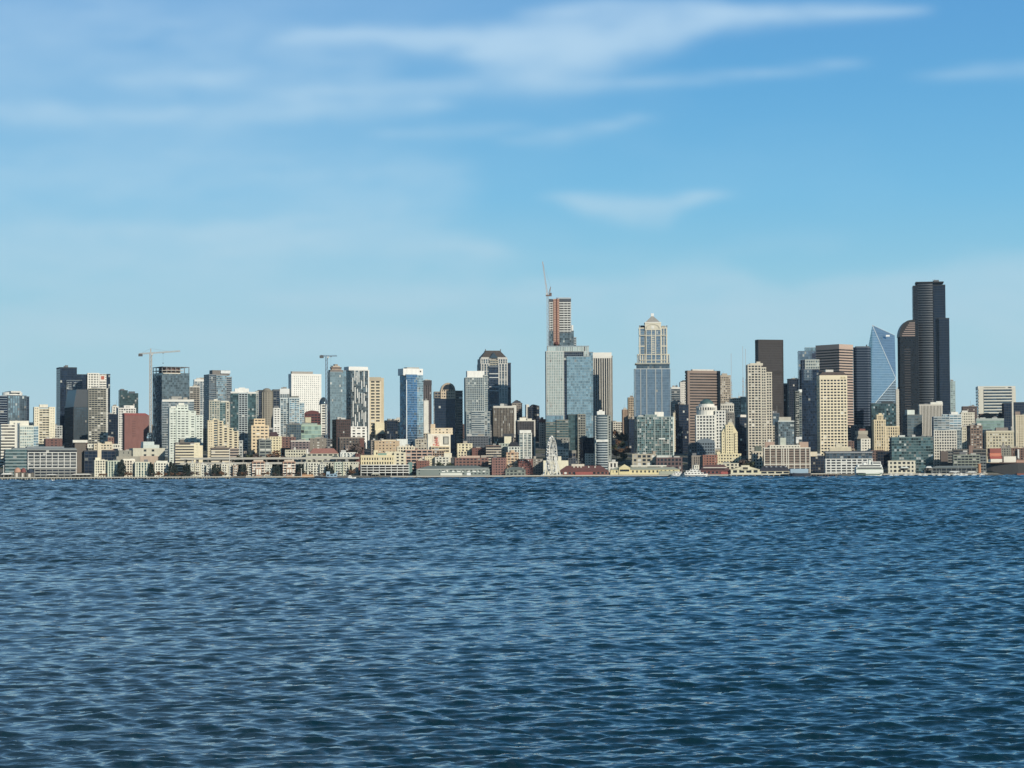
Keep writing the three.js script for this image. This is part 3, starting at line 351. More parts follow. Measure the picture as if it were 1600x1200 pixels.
{ const b = new Building('dark_sided_balcony_tower', 'banded grey glass tower with a broad dark left side and round roof house', { x: [318.5, 327, 362], top: 585, D: 3570, a: 26 }, 'tower'); b.vol({ glass: 'slate', wall: '#7d858c', fp: 3.2, bw: 3, bf: 0.34, pf: 0.05, pale: 0.08, vary: 0.5, cap: 1, x: [327, 338] }); b.vol({ glass: 'ice', wall: '#8b949a', fp: 3.2, bw: 3, bf: 0.3, pf: 0.05, back: -1.4, x: [338, 354], top: 586, vary: 0.6 }); b.vol({ glass: 'slate', wall: '#878e93', fp: 3.2, bw: 3, bf: 0.38, pf: 0.05, back: 0.5, x: [354, 362], top: 589 }); b.pent([332, 359], 578.5, 586, '#77716c', 6); b.pent([345, 360], 579, 583, '#cfd4d6', 4, 'roof_screen', 3); }
{ const b = new Building('cream_teal_condominium', 'narrow cream condominium with teal window bays below the balcony tower', { x: [326, 327, 359], top: 627, D: 3300, a: 22, d: 22 }, 'apartment block'); b.vol({ ...ST.cond, x: [327, 343], wall: '#b9b49e', glass: 'teal', top: 626, bf: 0.3, pf: 0.3, bw: 3.5 }); b.vol({ ...ST.cond, x: [343, 353], back: 1.5, top: 629, glass: 'teal', wall: '#7e9a98', pf: 0.1, bf: 0.2 }); b.vol({ ...ST.cond, x: [353, 359], wall: '#b5ae97', glass: 'dark', top: 628, pf: 0.3, bf: 0.4 }); b.pent([334, 340], 623.5, 627, '#cfc9b6', 3); b.solid({ x: [345, 358], top: 626.5, bot: 628.5, back: 1, d: 14, wall: '#d6d1bf', name: 'roof_canopy' }); }
{ const b = new Building('teal_glass_tower', 'teal glass tower with a white roof and a white framed middle bay', { x: [359.5, 360.5, 403], top: 613, D: 3410, a: 22, d: 28 }, 'tower'); b.vol({ ...ST.curt, x: [360.5, 373], glass: 'teal', wall: '#2f4e55', bf: 0.15, fp: 3.2, vary: 0.6, pale: 0.08, top: 612, cap: 2.5, capc: '#dcdad2' }); b.vol({ glass: 'dark', x: [373, 387], back: -1.2, top: 614, wall: '#aebcc0', fp: 3.2, bw: 4.5, bf: 0.3, pf: 0.18, pale: 0.05 }); b.vol({ ...ST.curt, x: [387, 400], glass: 'teal', wall: '#33555a', bf: 0.15, fp: 3.2, vary: 0.6, pale: 0.06, top: 612.5, cap: 2.5, capc: '#dcdad2' }); b.vol({ ...ST.cond, x: [400, 404], back: 2, top: 611, wall: '#b8b9b0', bw: 3 }); b.pent([367, 389], 607, 613, '#deddd6', 5); b.pent([373, 383], 605.5, 608, '#d9d8d0', 8); }
{ const b = new Building('stepped_cream_terraces', 'cream gridded apartment terraces stepping down to the right', { x: [324, 325.5, 376], top: 660, D: 3045, a: 24, d: 22 }, 'apartment block'); const S = { wall: '#d9c79c', glass: 'dark', fp: 3.3, bw: 6.2, bf: 0.4, pf: 0.24, pale: 0.12, bp: 0.9, pp: 0.8, cap: 0.9 }; let xs = [325.5, 333, 341, 348.5, 356.5, 364, 372.5], tp = [657, 655.5, 658, 664, 669, 674, 679]; for (let k = 0; k < 6; k++) b.vol({ ...S, x: [xs[k], xs[k + 1]], top: tp[k], back: k === 1 ? 1 : 0.1 * k, ...(k === 1 ? { glass: 'slate', pf: 0.15 } : {}), ...(k === 0 ? { bf: 0.6, pf: 0.45, bw: 4 } : {}) }); b.solid({ x: [333, 337], top: 653.5, bot: 656, back: 3, d: 8, wall: '#d6c8a4', name: 'penthouse' }); }
{ const b = new Building('beige_banded_office', 'beige office with brown window bands and a blank cream end', { x: [272, 274.5, 317], top: 691.5, D: 2965, a: 18, d: 24 }); b.vol({ ...ST.band, x: [274.5, 303], wall: '#d9c9a4', fp: 3.6, bf: 0.56, each: 1, capc: '#6e6258', cap: 1.2 }); b.vol({ ...ST.grid, x: [303, 312], top: 692, wall: '#e0d2a8', back: 0.5, bf: 0.6, pf: 0.7, bw: 7, fp: 3.6 }); b.solid({ x: [312, 317], top: 696, back: 3, wall: '#dccda6', name: 'low_end' }); b.pent([281, 288], 686.5, 691.5, '#6f665c', 4); }
{ const b = new Building('tan_banded_office', 'low tan office with pale floor bands behind the elevated road', { x: [329, 330.5, 373], top: 699.5, D: 2985, a: 16, d: 20 }); b.vol({ ...ST.band, x: [330.5, 359], wall: '#dccbaa', fp: 3.6, bf: 0.55, each: 1, capc: '#7a6a5c' }); b.vol({ ...ST.band, x: [359, 372.5], top: 700.5, wall: '#b09a86', fp: 3.6, bf: 0.5, back: 1 }); b.pent([337, 352], 696.5, 700, '#8d8070', 4); }
{ const b = new Building('peach_stepped_block', 'peach masonry block with a set back upper part and dark left side', { x: [387.5, 393, 420], top: 664, D: 3120, a: 26 }); b.vol({ ...ST.grid, wall: '#dcc08f', x: [393, 420], top: 665, fp: 4.4, bw: 7, bf: 0.62, pf: 0.3, each: 1 }); b.vol({ ...ST.grid, wall: '#dcbd88', x: [397, 414], top: 654.5, bot: 665, back: 3, d: 20, fp: 4.2, bw: 6, bf: 0.62, pf: 0.2 }); }
// behind and between
{ const b = new Building('grey_round_tower', 'brown grey tower with a rounded front bay right of the teal glass tower', { x: [402, 404, 437], top: 609, D: 3540, a: 22, d: 26 }, 'tower'); b.vol({ glass: 'navy', x: [404, 411], back: 2, wall: '#4b525a', top: 609.5, fp: 3.3, bf: 0.25, pf: 0.1, cap: 2 }); const xa = b.X(408), xb = b.X(427), c = (xa + xb) / 2, r = (xb - xa) / 2, y1 = b.Y(610, 417), s = new Shape3(), f = new Shape3(), n = 14, pl = []; for (let k = 0; k <= n; k++) { const t = Math.PI * k / n; pl.push([c - r * Math.cos(t), b.d / 2 - 6 + 10 * Math.sin(t)]); } s.prism(pl, 0, y1); s.build('round_bay', wall('#7d7668'), b.g); for (let y = 3; y < y1 - 5; y += 3.3) { f.prism(pl.map(([x, z]) => [c + (x - c) * 1.025, z + 0.25]), y, y + 1.25); } f.build('floor_bands', wall('#8f8878'), b.g, 'stuff'); for (let k = 1; k < n; k += 2) { const [x, z] = pl[k]; unitBox('pier', x - 0.5, x + 0.5, 0, y1 - 3, z - 0.8, z + 0.7, wall('#a39b88'), b.g); } b.vol({ glass: 'navy', x: [427, 437], back: 2, wall: '#565d64', top: 608.5, fp: 3.3, bf: 0.3, pf: 0.1, cap: 3 }); const dome = new THREE.Mesh(new THREE.SphereGeometry(1, 16, 6, 0, 6.2832, 0, 1.5708), wall('#8d8676')); dome.name = 'low_dome'; dome.scale.set(r * 0.7, 4, 7); dome.position.set(c, y1 - 0.2, b.d / 2 - 6); dome.castShadow = true; b.g.add(dome); }
simple('white_balcony_block', 'slim white balcony block in front of the round grey tower', { x: [426.5, 427.5, 438], top: 638, D: 3320, a: 22, d: 18 }, { ...ST.grid, wall: '#e0ded4', fp: 3.3, bw: 4, bf: 0.55, pf: 0.3 });
simple('pale_capped_block', 'pale block with a tall white cap left of the big white slab', { x: [436.5, 437.5, 452], top: 607.5, D: 3760, a: 22 }, { ...ST.cond, cap: 9, capc: '#d9dcda', wall: '#b6c0c2' }, 'tower');
{ const b = new Building('pale_glass_condominium', 'pale glass condominium with white frames and a stepped right shoulder', { x: [439, 441, 476], top: 624, D: 3360, a: 22, d: 24 }, 'apartment block'); const S = { ...ST.cond, glass: 'ice', wall: '#c4cfcf', pale: 0.2, vary: 0.6, bf: 0.2, pf: 0.14 }; b.vol({ ...S, x: [438, 452], top: 622, back: 3, glass: 'steel' }); b.vol({ ...S, x: [452, 468], top: 621.5, balc: '#c2cccd' }); b.vol({ ...S, x: [468, 475.5], top: 629, back: 1.5 }); b.pent([454, 467], 619, 622, '#6f7064', 4, 'roof_garden'); }
{ const b = new Building('big_white_slab', 'broad bright white slab tower dotted with small square windows', { x: [451, 455.5, 502], top: 584.5, D: 3760, a: 24 }, 'tower'); const v = b.vol({ wall: '#e4e2da', glass: 'steel', fp: 3.6, bw: 3.4, bf: 0.62, pf: 0.62, pale: 0.3, cap: 4 }); b.pent([456, 489], 580.5, 585, '#9c958c', 6); }
{ const b = simple('dark_red_block', 'dark red block with a barrel roof below the big white slab', { x: [474.5, 476, 501], top: 646, D: 3420, a: 22, d: 22 }, { ...ST.band, wall: '#6e3230', fp: 4, bf: 0.5, pf: 0.2 }); const s = new Shape3(), xa = b.X(476), xb = b.X(500), y = b.Y(646, 488), p = []; for (let k = 0; k <= 10; k++) { const t = k / 10; p.push([xb + (xa - xb) * t, y + 4.6 * Math.pow(Math.sin(Math.PI * t), 0.6)]); } s.extrude([[xa, y], ...p.slice().reverse().slice(1, -1).reverse().reverse(), [xb, y]], -10, 10); s.build('barrel_roof', wall('#6a2f30'), b.g); b.pent([477, 486], 652, 660, '#c7bd95', -3, 'front_wing', 6); }
{ const b = simple('white_window_wall_block', 'narrow white block with black window slots left of the slate tower', { x: [500.5, 501.5, 511], top: 632, D: 3530, a: 22 }, { ...ST.grid, wall: '#dedbd0', fp: 4, bw: 8, bf: 0.5, pf: 0.2 }); const d = new THREE.Mesh(new THREE.SphereGeometry(1, 18, 8, 0, 6.2832, 0, 1.5708), inner.slate); d.name = 'glass_dome'; d.scale.set(7, 12, 7); d.position.set(0, b.Y(632, 506) - 0.3, -2); d.castShadow = true; b.g.add(d); }
levelCrane('small blue grey tower crane with a short jib beside the slate tower', 510.3, 557, 3480, '#5f7891', [500.5, 556.4], [526.5, 556.8], 555);
{ const b = new Building('slate_tower', 'smooth slate blue tower with a stepped brown crown right of the small crane', { x: [512, 516, 541], top: 581, D: 3400, a: 24 }, 'tower'); b.vol({ ...ST.curt, glass: 'slatelight', wall: '#7d929c', fp: 3.6, bw: 2.4, x: [516, 535], vary: 0.2 }); b.vol({ ...ST.curt, glass: 'ice', wall: '#7b909c', x: [535, 541], back: 3, top: 579, vary: 0.2 }); b.pent([516, 536], 578, 582, '#776c66', 1.5); b.pent([518.5, 533.5], 575, 579, '#a08a76', 4, 'crown_tier'); b.pent([517.5, 534], 573.6, 575, '#6d5b50', 3, 'crown_ledge'); b.pent([520, 531], 571.5, 574, '#b6a48e', 6, 'crown_tier'); b.pent([523, 528], 569, 572, '#8f8478', 8, 'crown_tier'); }
{ const b = new Building('patchwork_tower', 'tower of staggered white strips and dark glass with a white top band', { x: [541.5, 549, 577], top: 577, D: 3500, a: 26 }, 'tower'); const v = b.vol({ glass: 'steel', wall: '#54646c', fp: 3.1, bw: 2.6, bf: 0.2, pf: 0.05, vary: 0.7, pale: 0.06, x: [548.5, 575], cap: 1 }); unitBox('top_band', b.X(545), b.X(575), b.Y(579, 560), b.Y(573, 560), -b.d / 2, b.d / 2 + 0.6, wall('#e3e2dc'), b.g); unitBox('edge_fin', b.X(575), b.X(577), 0, b.Y(578, 576), -4, b.d / 2 + 0.8, wall('#dcdcd6'), b.g);
  const r = rng(4), m = wall('#dfe0da'); for (let k = 0; k < 7; k++) { let y = 4 + r() * 10; while (y < v.y1 - 14) { const h = 9 + r() * 16, x = v.xa + 1 + (k + (r() - 0.5) * 0.5 + 0.4) * (v.xb - v.xa - 3) / 7; unitBox('white_strip', x, x + 1.3, y, y + h, v.zb, v.zb + 0.7, m, b.g); y += h + 6 + r() * 12; } }
  b.vol({ ...ST.grid, x: [548, 573], top: 666.5, back: -6, d: 10, wall: '#e2e1da', fp: 4.1, bw: 8, bf: 0.5, pf: 0.35, name: 'white_base' }); }
{ const b = new Building('cream_slotted_tower', 'cream tower with two columns of dark window slots and a beige cap', { x: [576.5, 577.5, 600], top: 589.5, D: 3540, a: 24, d: 22 }, 'tower'); b.vol({ x: [577.5, 595.5], wall: '#dccaa2', glass: 'dark', fp: 4.6, bw: 9, bf: 0.5, pf: 0.24, cap: 6, capc: '#b9a98b', each: 1, pale: 0.02 }); b.solid({ x: [595.5, 600], back: 3, top: 590.5, wall: '#c9b68f', name: 'end_wall' }); b.solid({ x: [586, 602], top: 661, back: -8, d: 12, wall: '#e0d2a4', name: 'lower_wing' }); b.solid({ x: [587, 600], top: 672, back: -16, d: 10, wall: '#e2d4a8', name: 'lower_wing' }); }
simple('brown_cube_office', 'dark brown cube office with a deep shaded left side', { x: [519.5, 526, 548], top: 655.5, D: 3160, a: 28 }, { wall: '#4f3630', glass: 'bronze', fp: 3.7, bw: 3.2, bf: 0.3, pf: 0.3, pale: 0.01 });
simple('olive_glass_block', 'grey olive glass block below the pale glass condominium', { x: [447, 448.5, 470.5], top: 663, D: 3160, a: 22, d: 22 }, { ...ST.curt, glass: 'slate', wall: '#68706a', bf: 0.15, pf: 0.12, fp: 3.6 });
simple('mint_glass_block', 'mint green glass block with a dark notch', { x: [470, 471, 502], top: 664, D: 3170, a: 20, d: 22 }, { ...ST.curt, glass: 'mint', wall: '#9fbca0', bf: 0.2, pf: 0.06, fp: 6, bw: 5, cap: 2 }, 'building', undefined, (b) => { unitBox('dark_notch', b.X(470.6), b.X(475), b.Y(676, 472), b.Y(672, 472), 0, b.d / 2 + 0.5, wall('#1b1f22'), b.g); b.pent([472, 496], 661.5, 664.5, '#8fa397', 5); });
simple('grey_green_flats', 'grey green flats with broad window bands above the elevated road', { x: [402, 405, 424], top: 687, D: 3020, a: 24 }, { wall: '#7c837c', glass: 'dark', fp: 3.6, bw: 8, bf: 0.5, pf: 0.12, pale: 0.15, each: 1 });
simple('yellow_cream_flats', 'yellow cream flats with a dark mansard beside the grey green flats', { x: [420.5, 421.5, 440], top: 682, D: 3060, a: 22 }, { ...ST.grid, wall: '#dccb98', fp: 3.4, bw: 4, bf: 0.55, pf: 0.5 }, 'building', undefined, (b, v) => { const s = new Shape3(); s.hip(v.xa - 0.4, v.xb - 4, v.za, v.zb + 0.5, v.y1, v.y1 + 6, 2, 3); s.build('mansard_roof', wall('#4a2f33'), b.g); });
simple('brick_flats', 'muddy brick flats behind the red hipped roof', { x: [438.5, 440, 462], top: 683, D: 3080, a: 20 }, { ...ST.grid, wall: '#7a5348', fp: 3.5, bw: 4.5, bf: 0.5, pf: 0.5 });
simple('mauve_flats', 'mauve grey flats with pale cornice behind the red hipped roof', { x: [454, 455, 484], top: 688.5, D: 3040, a: 18, d: 20 }, { ...ST.grid, wall: '#7e6b6a', fp: 3.6, bw: 5, bf: 0.5, pf: 0.4, capc: '#cfc5b8' });
simple('taupe_flats', 'taupe flats with a column of pale windows below the mint glass block', { x: [483, 484.5, 510], top: 685, D: 3075, a: 18, d: 20 }, { ...ST.grid, wall: '#847a6c', fp: 3.6, bw: 7, bf: 0.6, pf: 0.6, pale: 0.5 });
{ const b = simple('red_roofed_hall', 'cream hall under a long red hipped roof beside the elevated road', { x: [477, 478.5, 529], top: 709, D: 2975, a: 12, d: 24 }, { ...ST.grid, wall: '#b7b69d', fp: 4, bw: 7, bf: 0.5, pf: 0.3, cap: 0.6 }, 'building', undefined, (b, v) => { const s = new Shape3(); s.hip(b.X(483), v.xb + 0.5, v.za, v.zb + 0.4, v.y1, b.Y(700.5, 500), 6, 10); s.build('hipped_roof', wall('#a4624f'), b.g); unitBox('chimney', b.X(479), b.X(481.5), v.y1, b.Y(701.5, 480), v.zb - 3, v.zb - 0.6, wall('#dcd8cc'), b.g); }); }
{ const b = new Building('dark_stone_hotel', 'dark stone hotel with pale window specks above the curved white flats', { x: [528.5, 531, 569], top: 683.5, D: 3040, a: 20, d: 22 }); b.vol({ ...ST.grid, wall: '#5e5149', fp: 3.6, bw: 4, bf: 0.5, pf: 0.5, pale: 0.18, capc: '#8a7a6a' }); b.solid({ x: [562, 569], top: 685, back: -0.6, d: 20, wall: '#6a3c32', name: 'brick_end' }); b.vol({ ...ST.grid, x: [540, 562], top: 696, back: -4, d: 8, wall: '#7c6a62', bf: 0.5, pf: 0.4, name: 'front_wing' }); b.vol({ ...ST.grid, x: [542, 559], top: 702, back: -8, d: 8, wall: '#ded2c4', bf: 0.5, pf: 0.3, fp: 5, bw: 6, name: 'porch_wing' }); }
simple('navy_office', 'small navy office between the cream slotted tower and the blue glass tower', { x: [601, 604.5, 621.5], top: 657, D: 3420, a: 24 }, { glass: 'navy', wall: '#2c3742', fp: 3.8, bw: 3.4, bf: 0.15, pf: 0.1 });
simple('tan_stone_block', 'long tan stone block with faint windows in front of the blue glass tower', { x: [583.5, 585.5, 624], top: 689, D: 3060, a: 18, d: 20 }, { ...ST.grid, wall: '#c4a478', fp: 3.8, bw: 5, bf: 0.62, pf: 0.62, pale: 0.3 }, 'building', undefined, (b) => { b.pent([596, 619], 687, 690, '#d9c7a2', 4); });
{ const b = new Building('market_hall', 'long cream market hall with a row of small windows above the parking garage', { x: [562.5, 564, 634], top: 711.5, D: 2960, a: 10, d: 24 }); b.vol({ ...ST.grid, x: [564, 616], wall: '#dfcd94', fp: 5, bw: 3.4, bf: 0.45, pf: 0.5, pale: 0.05, cap: 3 }); b.vol({ ...ST.grid, x: [616, 634], back: 2, top: 707, wall: '#d8cda8', fp: 4, bw: 6, bf: 0.5, pf: 0.4 }); b.solid({ x: [584, 590.5], top: 703.5, bot: 714, back: 3, d: 10, wall: '#dfd09a', name: 'clock_tower' }); unitBox('tower_window', b.X(588), b.X(590), b.Y(710, 589), b.Y(707, 589), b.d / 2 - 3, b.d / 2 - 2.6, wall('#2d3430'), b.g); b.solid({ x: [590.5, 604], top: 708, bot: 712, back: 4, d: 0.4, wall: '#6f9a8a', name: 'sign_board' }); b.solid({ x: [602, 625], top: 705.5, bot: 713, back: 6, d: 14, wall: '#d6c9a0', name: 'upper_hall' }); }
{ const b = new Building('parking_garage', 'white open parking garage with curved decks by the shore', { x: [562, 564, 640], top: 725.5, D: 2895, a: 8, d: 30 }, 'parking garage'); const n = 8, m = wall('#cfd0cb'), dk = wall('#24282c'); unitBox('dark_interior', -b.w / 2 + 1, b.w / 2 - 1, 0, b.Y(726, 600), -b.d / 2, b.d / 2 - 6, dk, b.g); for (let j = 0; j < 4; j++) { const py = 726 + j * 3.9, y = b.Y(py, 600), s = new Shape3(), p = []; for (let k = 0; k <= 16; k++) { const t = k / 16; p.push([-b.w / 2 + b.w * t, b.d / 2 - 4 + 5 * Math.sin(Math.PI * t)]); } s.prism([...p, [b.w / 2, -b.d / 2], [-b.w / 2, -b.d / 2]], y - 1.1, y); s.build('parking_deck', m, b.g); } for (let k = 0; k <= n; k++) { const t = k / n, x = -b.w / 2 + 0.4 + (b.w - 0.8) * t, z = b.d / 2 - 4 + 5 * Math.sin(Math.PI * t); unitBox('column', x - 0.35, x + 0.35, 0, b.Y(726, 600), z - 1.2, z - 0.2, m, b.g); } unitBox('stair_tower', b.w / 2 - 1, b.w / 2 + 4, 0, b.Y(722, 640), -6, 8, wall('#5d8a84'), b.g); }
// ---------------------------------------------------------------- middle third
{ const b = new Building('blue_glass_tower', 'bright blue glass tower with a white mullion line and white top', { x: [624.5, 635, 661.5], top: 585, D: 3310, a: 28 }, 'tower'); b.vol({ glass: 'blue', wall: '#7f9db8', fp: 3.4, bw: 2.6, bf: 0.12, pf: 0.04, bp: 0.1, vary: 0.3, pale: 0.03, x: [635, 652], cap: 1, side: { glass: 'navy' } }); b.vol({ glass: 'ice', wall: '#94b0c4', fp: 3.4, bw: 2.4, bf: 0.18, pf: 0.06, bp: 0.1, vary: 0.4, pale: 0.06, x: [652, 661.5], back: 1.2, top: 586, cap: 1 }); unitBox('mullion_fin', -b.w / 2 - 0.5, -b.w / 2 + 0.7, 0, b.Y(594, 635), b.d / 2 - 0.4, b.d / 2 + 0.9, wall('#d2d9dc'), b.g); b.pent([630, 661], 576, 586, '#e0dfda', 2.5, 'white_cap'); b.pent([636, 655], 574, 577, '#a8a49a', 6); unitBox('roof_sign', b.X(657.5), b.X(659.5), b.Y(581.5, 658), b.Y(579, 658), b.d / 2 - 2.5, b.d / 2 - 2.2, wall('#3f4a58'), b.g);
  b.solid({ x: [620, 637], top: 686, back: -8, d: 14, wall: '#cfd3ce', name: 'podium_wing' }); b.solid({ x: [650, 667], top: 686, back: -8, d: 14, wall: '#d3d4cc', name: 'podium_wing' }); b.vol({ ...ST.curt, x: [659, 665], top: 688, back: -8.4, d: 2, glass: 'slate', name: 'glass_bay' }); }
simple('mauve_dark_tower', 'dark mauve tower standing just behind the blue glass tower', { x: [661, 662, 674.5], top: 594.5, D: 3720, a: 22, d: 22 }, { glass: 'bronze', wall: '#665a5c', fp: 3.6, bw: 3, bf: 0.1, pf: 0.45, cap: 8, capc: '#474349' }, 'tower');
simple('white_sliver_tower', 'white sliver of a tower beside the blue glass tower', { x: [661.5, 662.5, 669.5], top: 626, D: 3500, a: 22, d: 16 }, { ...ST.grid, wall: '#dcd8ca', bf: 0.7, pf: 0.7 }, 'tower');
{ const b = new Building('arched_dark_tower', 'dark glass tower crowned by a tan arched gable with square windows', { x: [678, 679.5, 711.5], top: 622, D: 3360, a: 22, d: 30 }, 'tower'); b.vol({ glass: 'navy', wall: '#333c47', fp: 3.7, bw: 3, bf: 0.12, pf: 0.05, bp: 0.12, pale: 0.005, vary: 0.2, cap: 0.5, x: [679, 711.5] });
  b.vol({ ...ST.grid, x: [689, 711.5], top: 609, bot: 623, back: -0.5, wall: '#cdb592', fp: 4, bw: 3.4, bf: 0.5, pf: 0.45, pale: 0, cap: 0.4 }); const xa = b.X(689.5), xb = b.X(711.5), y = b.Y(609, 700), c = (xa + xb) / 2, r = (xb - xa) / 2, p = [], q = []; for (let k = 0; k <= 16; k++) { const t = Math.PI * k / 16; p.push([c + r * Math.cos(t), y + 10.4 * Math.sin(t)]); q.push([c + r * 0.74 * Math.cos(t), y + 7.9 * Math.sin(t)]); } const s = new Shape3(); s.extrude(p, -b.d / 2, b.d / 2 + 0.5); s.build('arched_gable', wall('#b09a80'), b.g); const s2 = new Shape3(); s2.extrude(q, b.d / 2, b.d / 2 + 0.9); s2.build('arched_window', inner.dark, b.g);
  b.vol({ ...ST.grid, x: [679, 689], top: 612, bot: 632, back: 0.8, wall: '#8f8474', glass: 'navy', fp: 4, bw: 4, pf: 0.2, bf: 0.4 }); b.vol({ ...ST.band, x: [712, 723], top: 610.5, back: 4, wall: '#857f78', fp: 4, bf: 0.45, each: 1, d: 20, name: 'banded_wing' }); }
{ const b = new Building('mural_building', 'cream block with a red figure mural beside a framed grey poster', { x: [667, 668.5, 704], top: 678, D: 3010, a: 16, d: 20 }); b.solid({ wall: '#e2d9c2' }); const P = (x0, x1, y0, y1, o, c, n) => b.solid({ x: [x0, x1], top: y0, bot: y1, back: -o, d: o + 0.02, wall: c, name: n }), m = P(676, 687, 680, 697, 0.25, '#dccab4', 'mural'); const r = rng(8), t = new Shape3(), tc = [[0.38, 0.10, 0.09], [0.45, 0.16, 0.12], [0.16, 0.09, 0.07], [0.5, 0.3, 0.22]];
  const bx0 = b.X(677), bx1 = b.X(686), by0 = b.Y(696.4, 681), by1 = b.Y(680.6, 681); for (let k = 0; k < 46; k++) { const u = r(), v = r(), f = Math.abs(u - 0.5) < 0.18 + 0.3 * (1 - v); if (!f) continue; const x = bx0 + u * (bx1 - bx0), y = by0 + v * (by1 - by0), z = b.d / 2 + 0.27 + k * 0.001, a = 0.5 + r() * 0.8; t.quad([x - a, y - a, z], [x + a, y - a * 0.6, z], [x + a * 0.8, y + a, z], [x - a, y + a * 0.7, z], tc[v > 0.78 ? 2 : Math.floor(r() * 4)]); } t.build('painted_figure', new THREE.MeshStandardMaterial({ vertexColors: true, roughness: 0.9 }), m.main, 'stuff');
  P(692.5, 701, 682, 694.5, 0.3, '#4c5450', 'poster_frame'); P(694, 699.8, 683.3, 693.3, 0.42, '#a9a79a', 'poster'); b.vol({ ...ST.grid, x: [673, 707], top: 669, bot: 679, back: 6, d: 18, wall: '#dcc49a', fp: 4.4, bw: 5, bf: 0.6, pf: 0.6, name: 'upper_block' }); b.solid({ x: [673, 680], top: 662.5, bot: 670, back: 8, d: 8, wall: '#d4b68c', name: 'roof_house' }); b.vol({ ...ST.band, x: [674, 702], top: 697.5, back: -4, d: 8, wall: '#dcc493', fp: 4, bf: 0.5, pf: 0.1, name: 'lower_block' }); }
{ const b = new Building('white_striped_condominium', 'white and glass condominium with a bright white cap and wider banded lower half', { x: [726.5, 729, 764], top: 588, D: 3320, a: 22, d: 26 }, 'apartment block'); b.vol({ ...ST.cond, x: [728, 757], wall: '#aab3ae', glass: 'slate', top: 590, fp: 3.2, bw: 3, bf: 0.18, pf: 0.3, pale: 0.12, cap: 0.5 }); b.vol({ ...ST.cond, x: [757, 762], back: 1, wall: '#b4bcb6', top: 586, glass: 'steel', bw: 3 }); b.pent([730, 757], 579.5, 589, '#e4e2da', 3, 'white_cap'); b.vol({ glass: 'slate', wall: '#a9b1b0', x: [737, 757], top: 642, back: -5, d: 14, fp: 3.2, bw: 5, bf: 0.45, pf: 0.02, pale: 0.3, each: 1, cap: 1.5, name: 'lower_front' }); b.vol({ ...ST.cond, x: [729, 737], top: 643, back: -3.6, d: 14, glass: 'slate', wall: '#9aa3a2', pale: 0.25, name: 'lower_side' }); b.vol({ ...ST.cond, x: [757, 766], top: 643, back: -3.6, d: 14, glass: 'slate', wall: '#9aa3a2', pale: 0.25, name: 'lower_side' }); }
{ const b = new Building('mansard_tower', 'tall gridded tower with a dark mansard roof, white piers and a glazed centre bay', { x: [746, 752, 798.5], top: 568, D: 3620, a: 20, d: 40 }, 'tower'); const S = { wall: '#c3c0b8', glass: 'slate', fp: 3.9, bw: 4.4, bf: 0.1, pf: 0.34, cap: 1, pp: 0.5, skip: 1, pale: 0.02 };
  b.vol({ ...S, x: [752, 765], top: 568 }); b.vol({ x: [764.5, 779], back: -1.6, top: 572, glass: 'navy', wall: '#5b6a78', fp: 3.9, bw: 2.6, bf: 0.08, pf: 0.05, cap: 2, pale: 0.01 }); b.vol({ ...S, x: [779, 793.5], top: 568 }); b.vol({ glass: 'navy', wall: '#3e4a57', x: [793, 798.5], back: 5, d: 28, top: 567, bf: 0.1, pf: 0.1 });
  for (const py of [584, 590, 604.5, 610.5, 633, 639.5]) unitBox('white_belt', b.X(764.5), b.X(779), b.Y(py + 0.6, 770), b.Y(py - 0.6, 770), b.d / 2 + 1.4, b.d / 2 + 2.1, wall('#cfd2d0'), b.g); for (let py = 580; py < 655; py += 13.5) { unitBox('stone_belt', b.X(751.6), b.X(764.6), b.Y(py + 0.5, 760), b.Y(py - 0.5, 760), b.d / 2 + 0.2, b.d / 2 + 0.75, wall('#c8c5bd'), b.g); unitBox('stone_belt', b.X(779), b.X(793.6), b.Y(py + 0.5, 786), b.Y(py - 0.5, 786), b.d / 2 + 0.2, b.d / 2 + 0.75, wall('#c8c5bd'), b.g); }
  b.vol({ ...S, x: [751, 766], top: 560.5, bot: 569, back: 4, d: 30, cap: 0.8 }); b.vol({ ...S, x: [778, 793], top: 560.5, bot: 569, back: 4, d: 30, cap: 0.8 }); b.vol({ glass: 'slate', wall: '#a79f88', x: [765.5, 778.5], top: 563, bot: 573, back: 2, d: 30, bf: 0.5, pf: 0.1, fp: 3 }); b.solid({ x: [752, 792], top: 557.5, bot: 562, back: 8, d: 24, wall: '#b5b2aa', name: 'attic' });
  const s = new Shape3(), xa = b.X(753, 8), xb = b.X(791, 8), y0 = b.Y(557.6, 772, 8), y1 = b.Y(548.4, 772, 8); s.hip(xa, xb, b.d / 2 - 34, b.d / 2 - 7, y0, y1, 7.6, 8); s.build('mansard_roof', wall('#4c4540', 0.7), b.g); unitBox('roof_deck', xa + 7, xb - 7, y1, y1 + 1, b.d / 2 - 26, b.d / 2 - 14.5, wall('#6a635c'), b.g); for (const t of [7.4, xb - xa - 7.4]) unitBox('finial', xa + t - 0.5, xa + t + 0.5, y1, y1 + 3.4, b.d / 2 - 15.4, b.d / 2 - 14.4, wall('#5f5852'), b.g);
  const g = new Shape3(), c = (b.X(764.5, 6) + b.X(779, 6)) / 2; g.extrude([[c - 7, y0 - 2], [c + 7, y0 - 2], [c, y0 + 7]], b.d / 2 - 16, b.d / 2 - 5); g.build('glass_gable', inner.slate, b.g); }
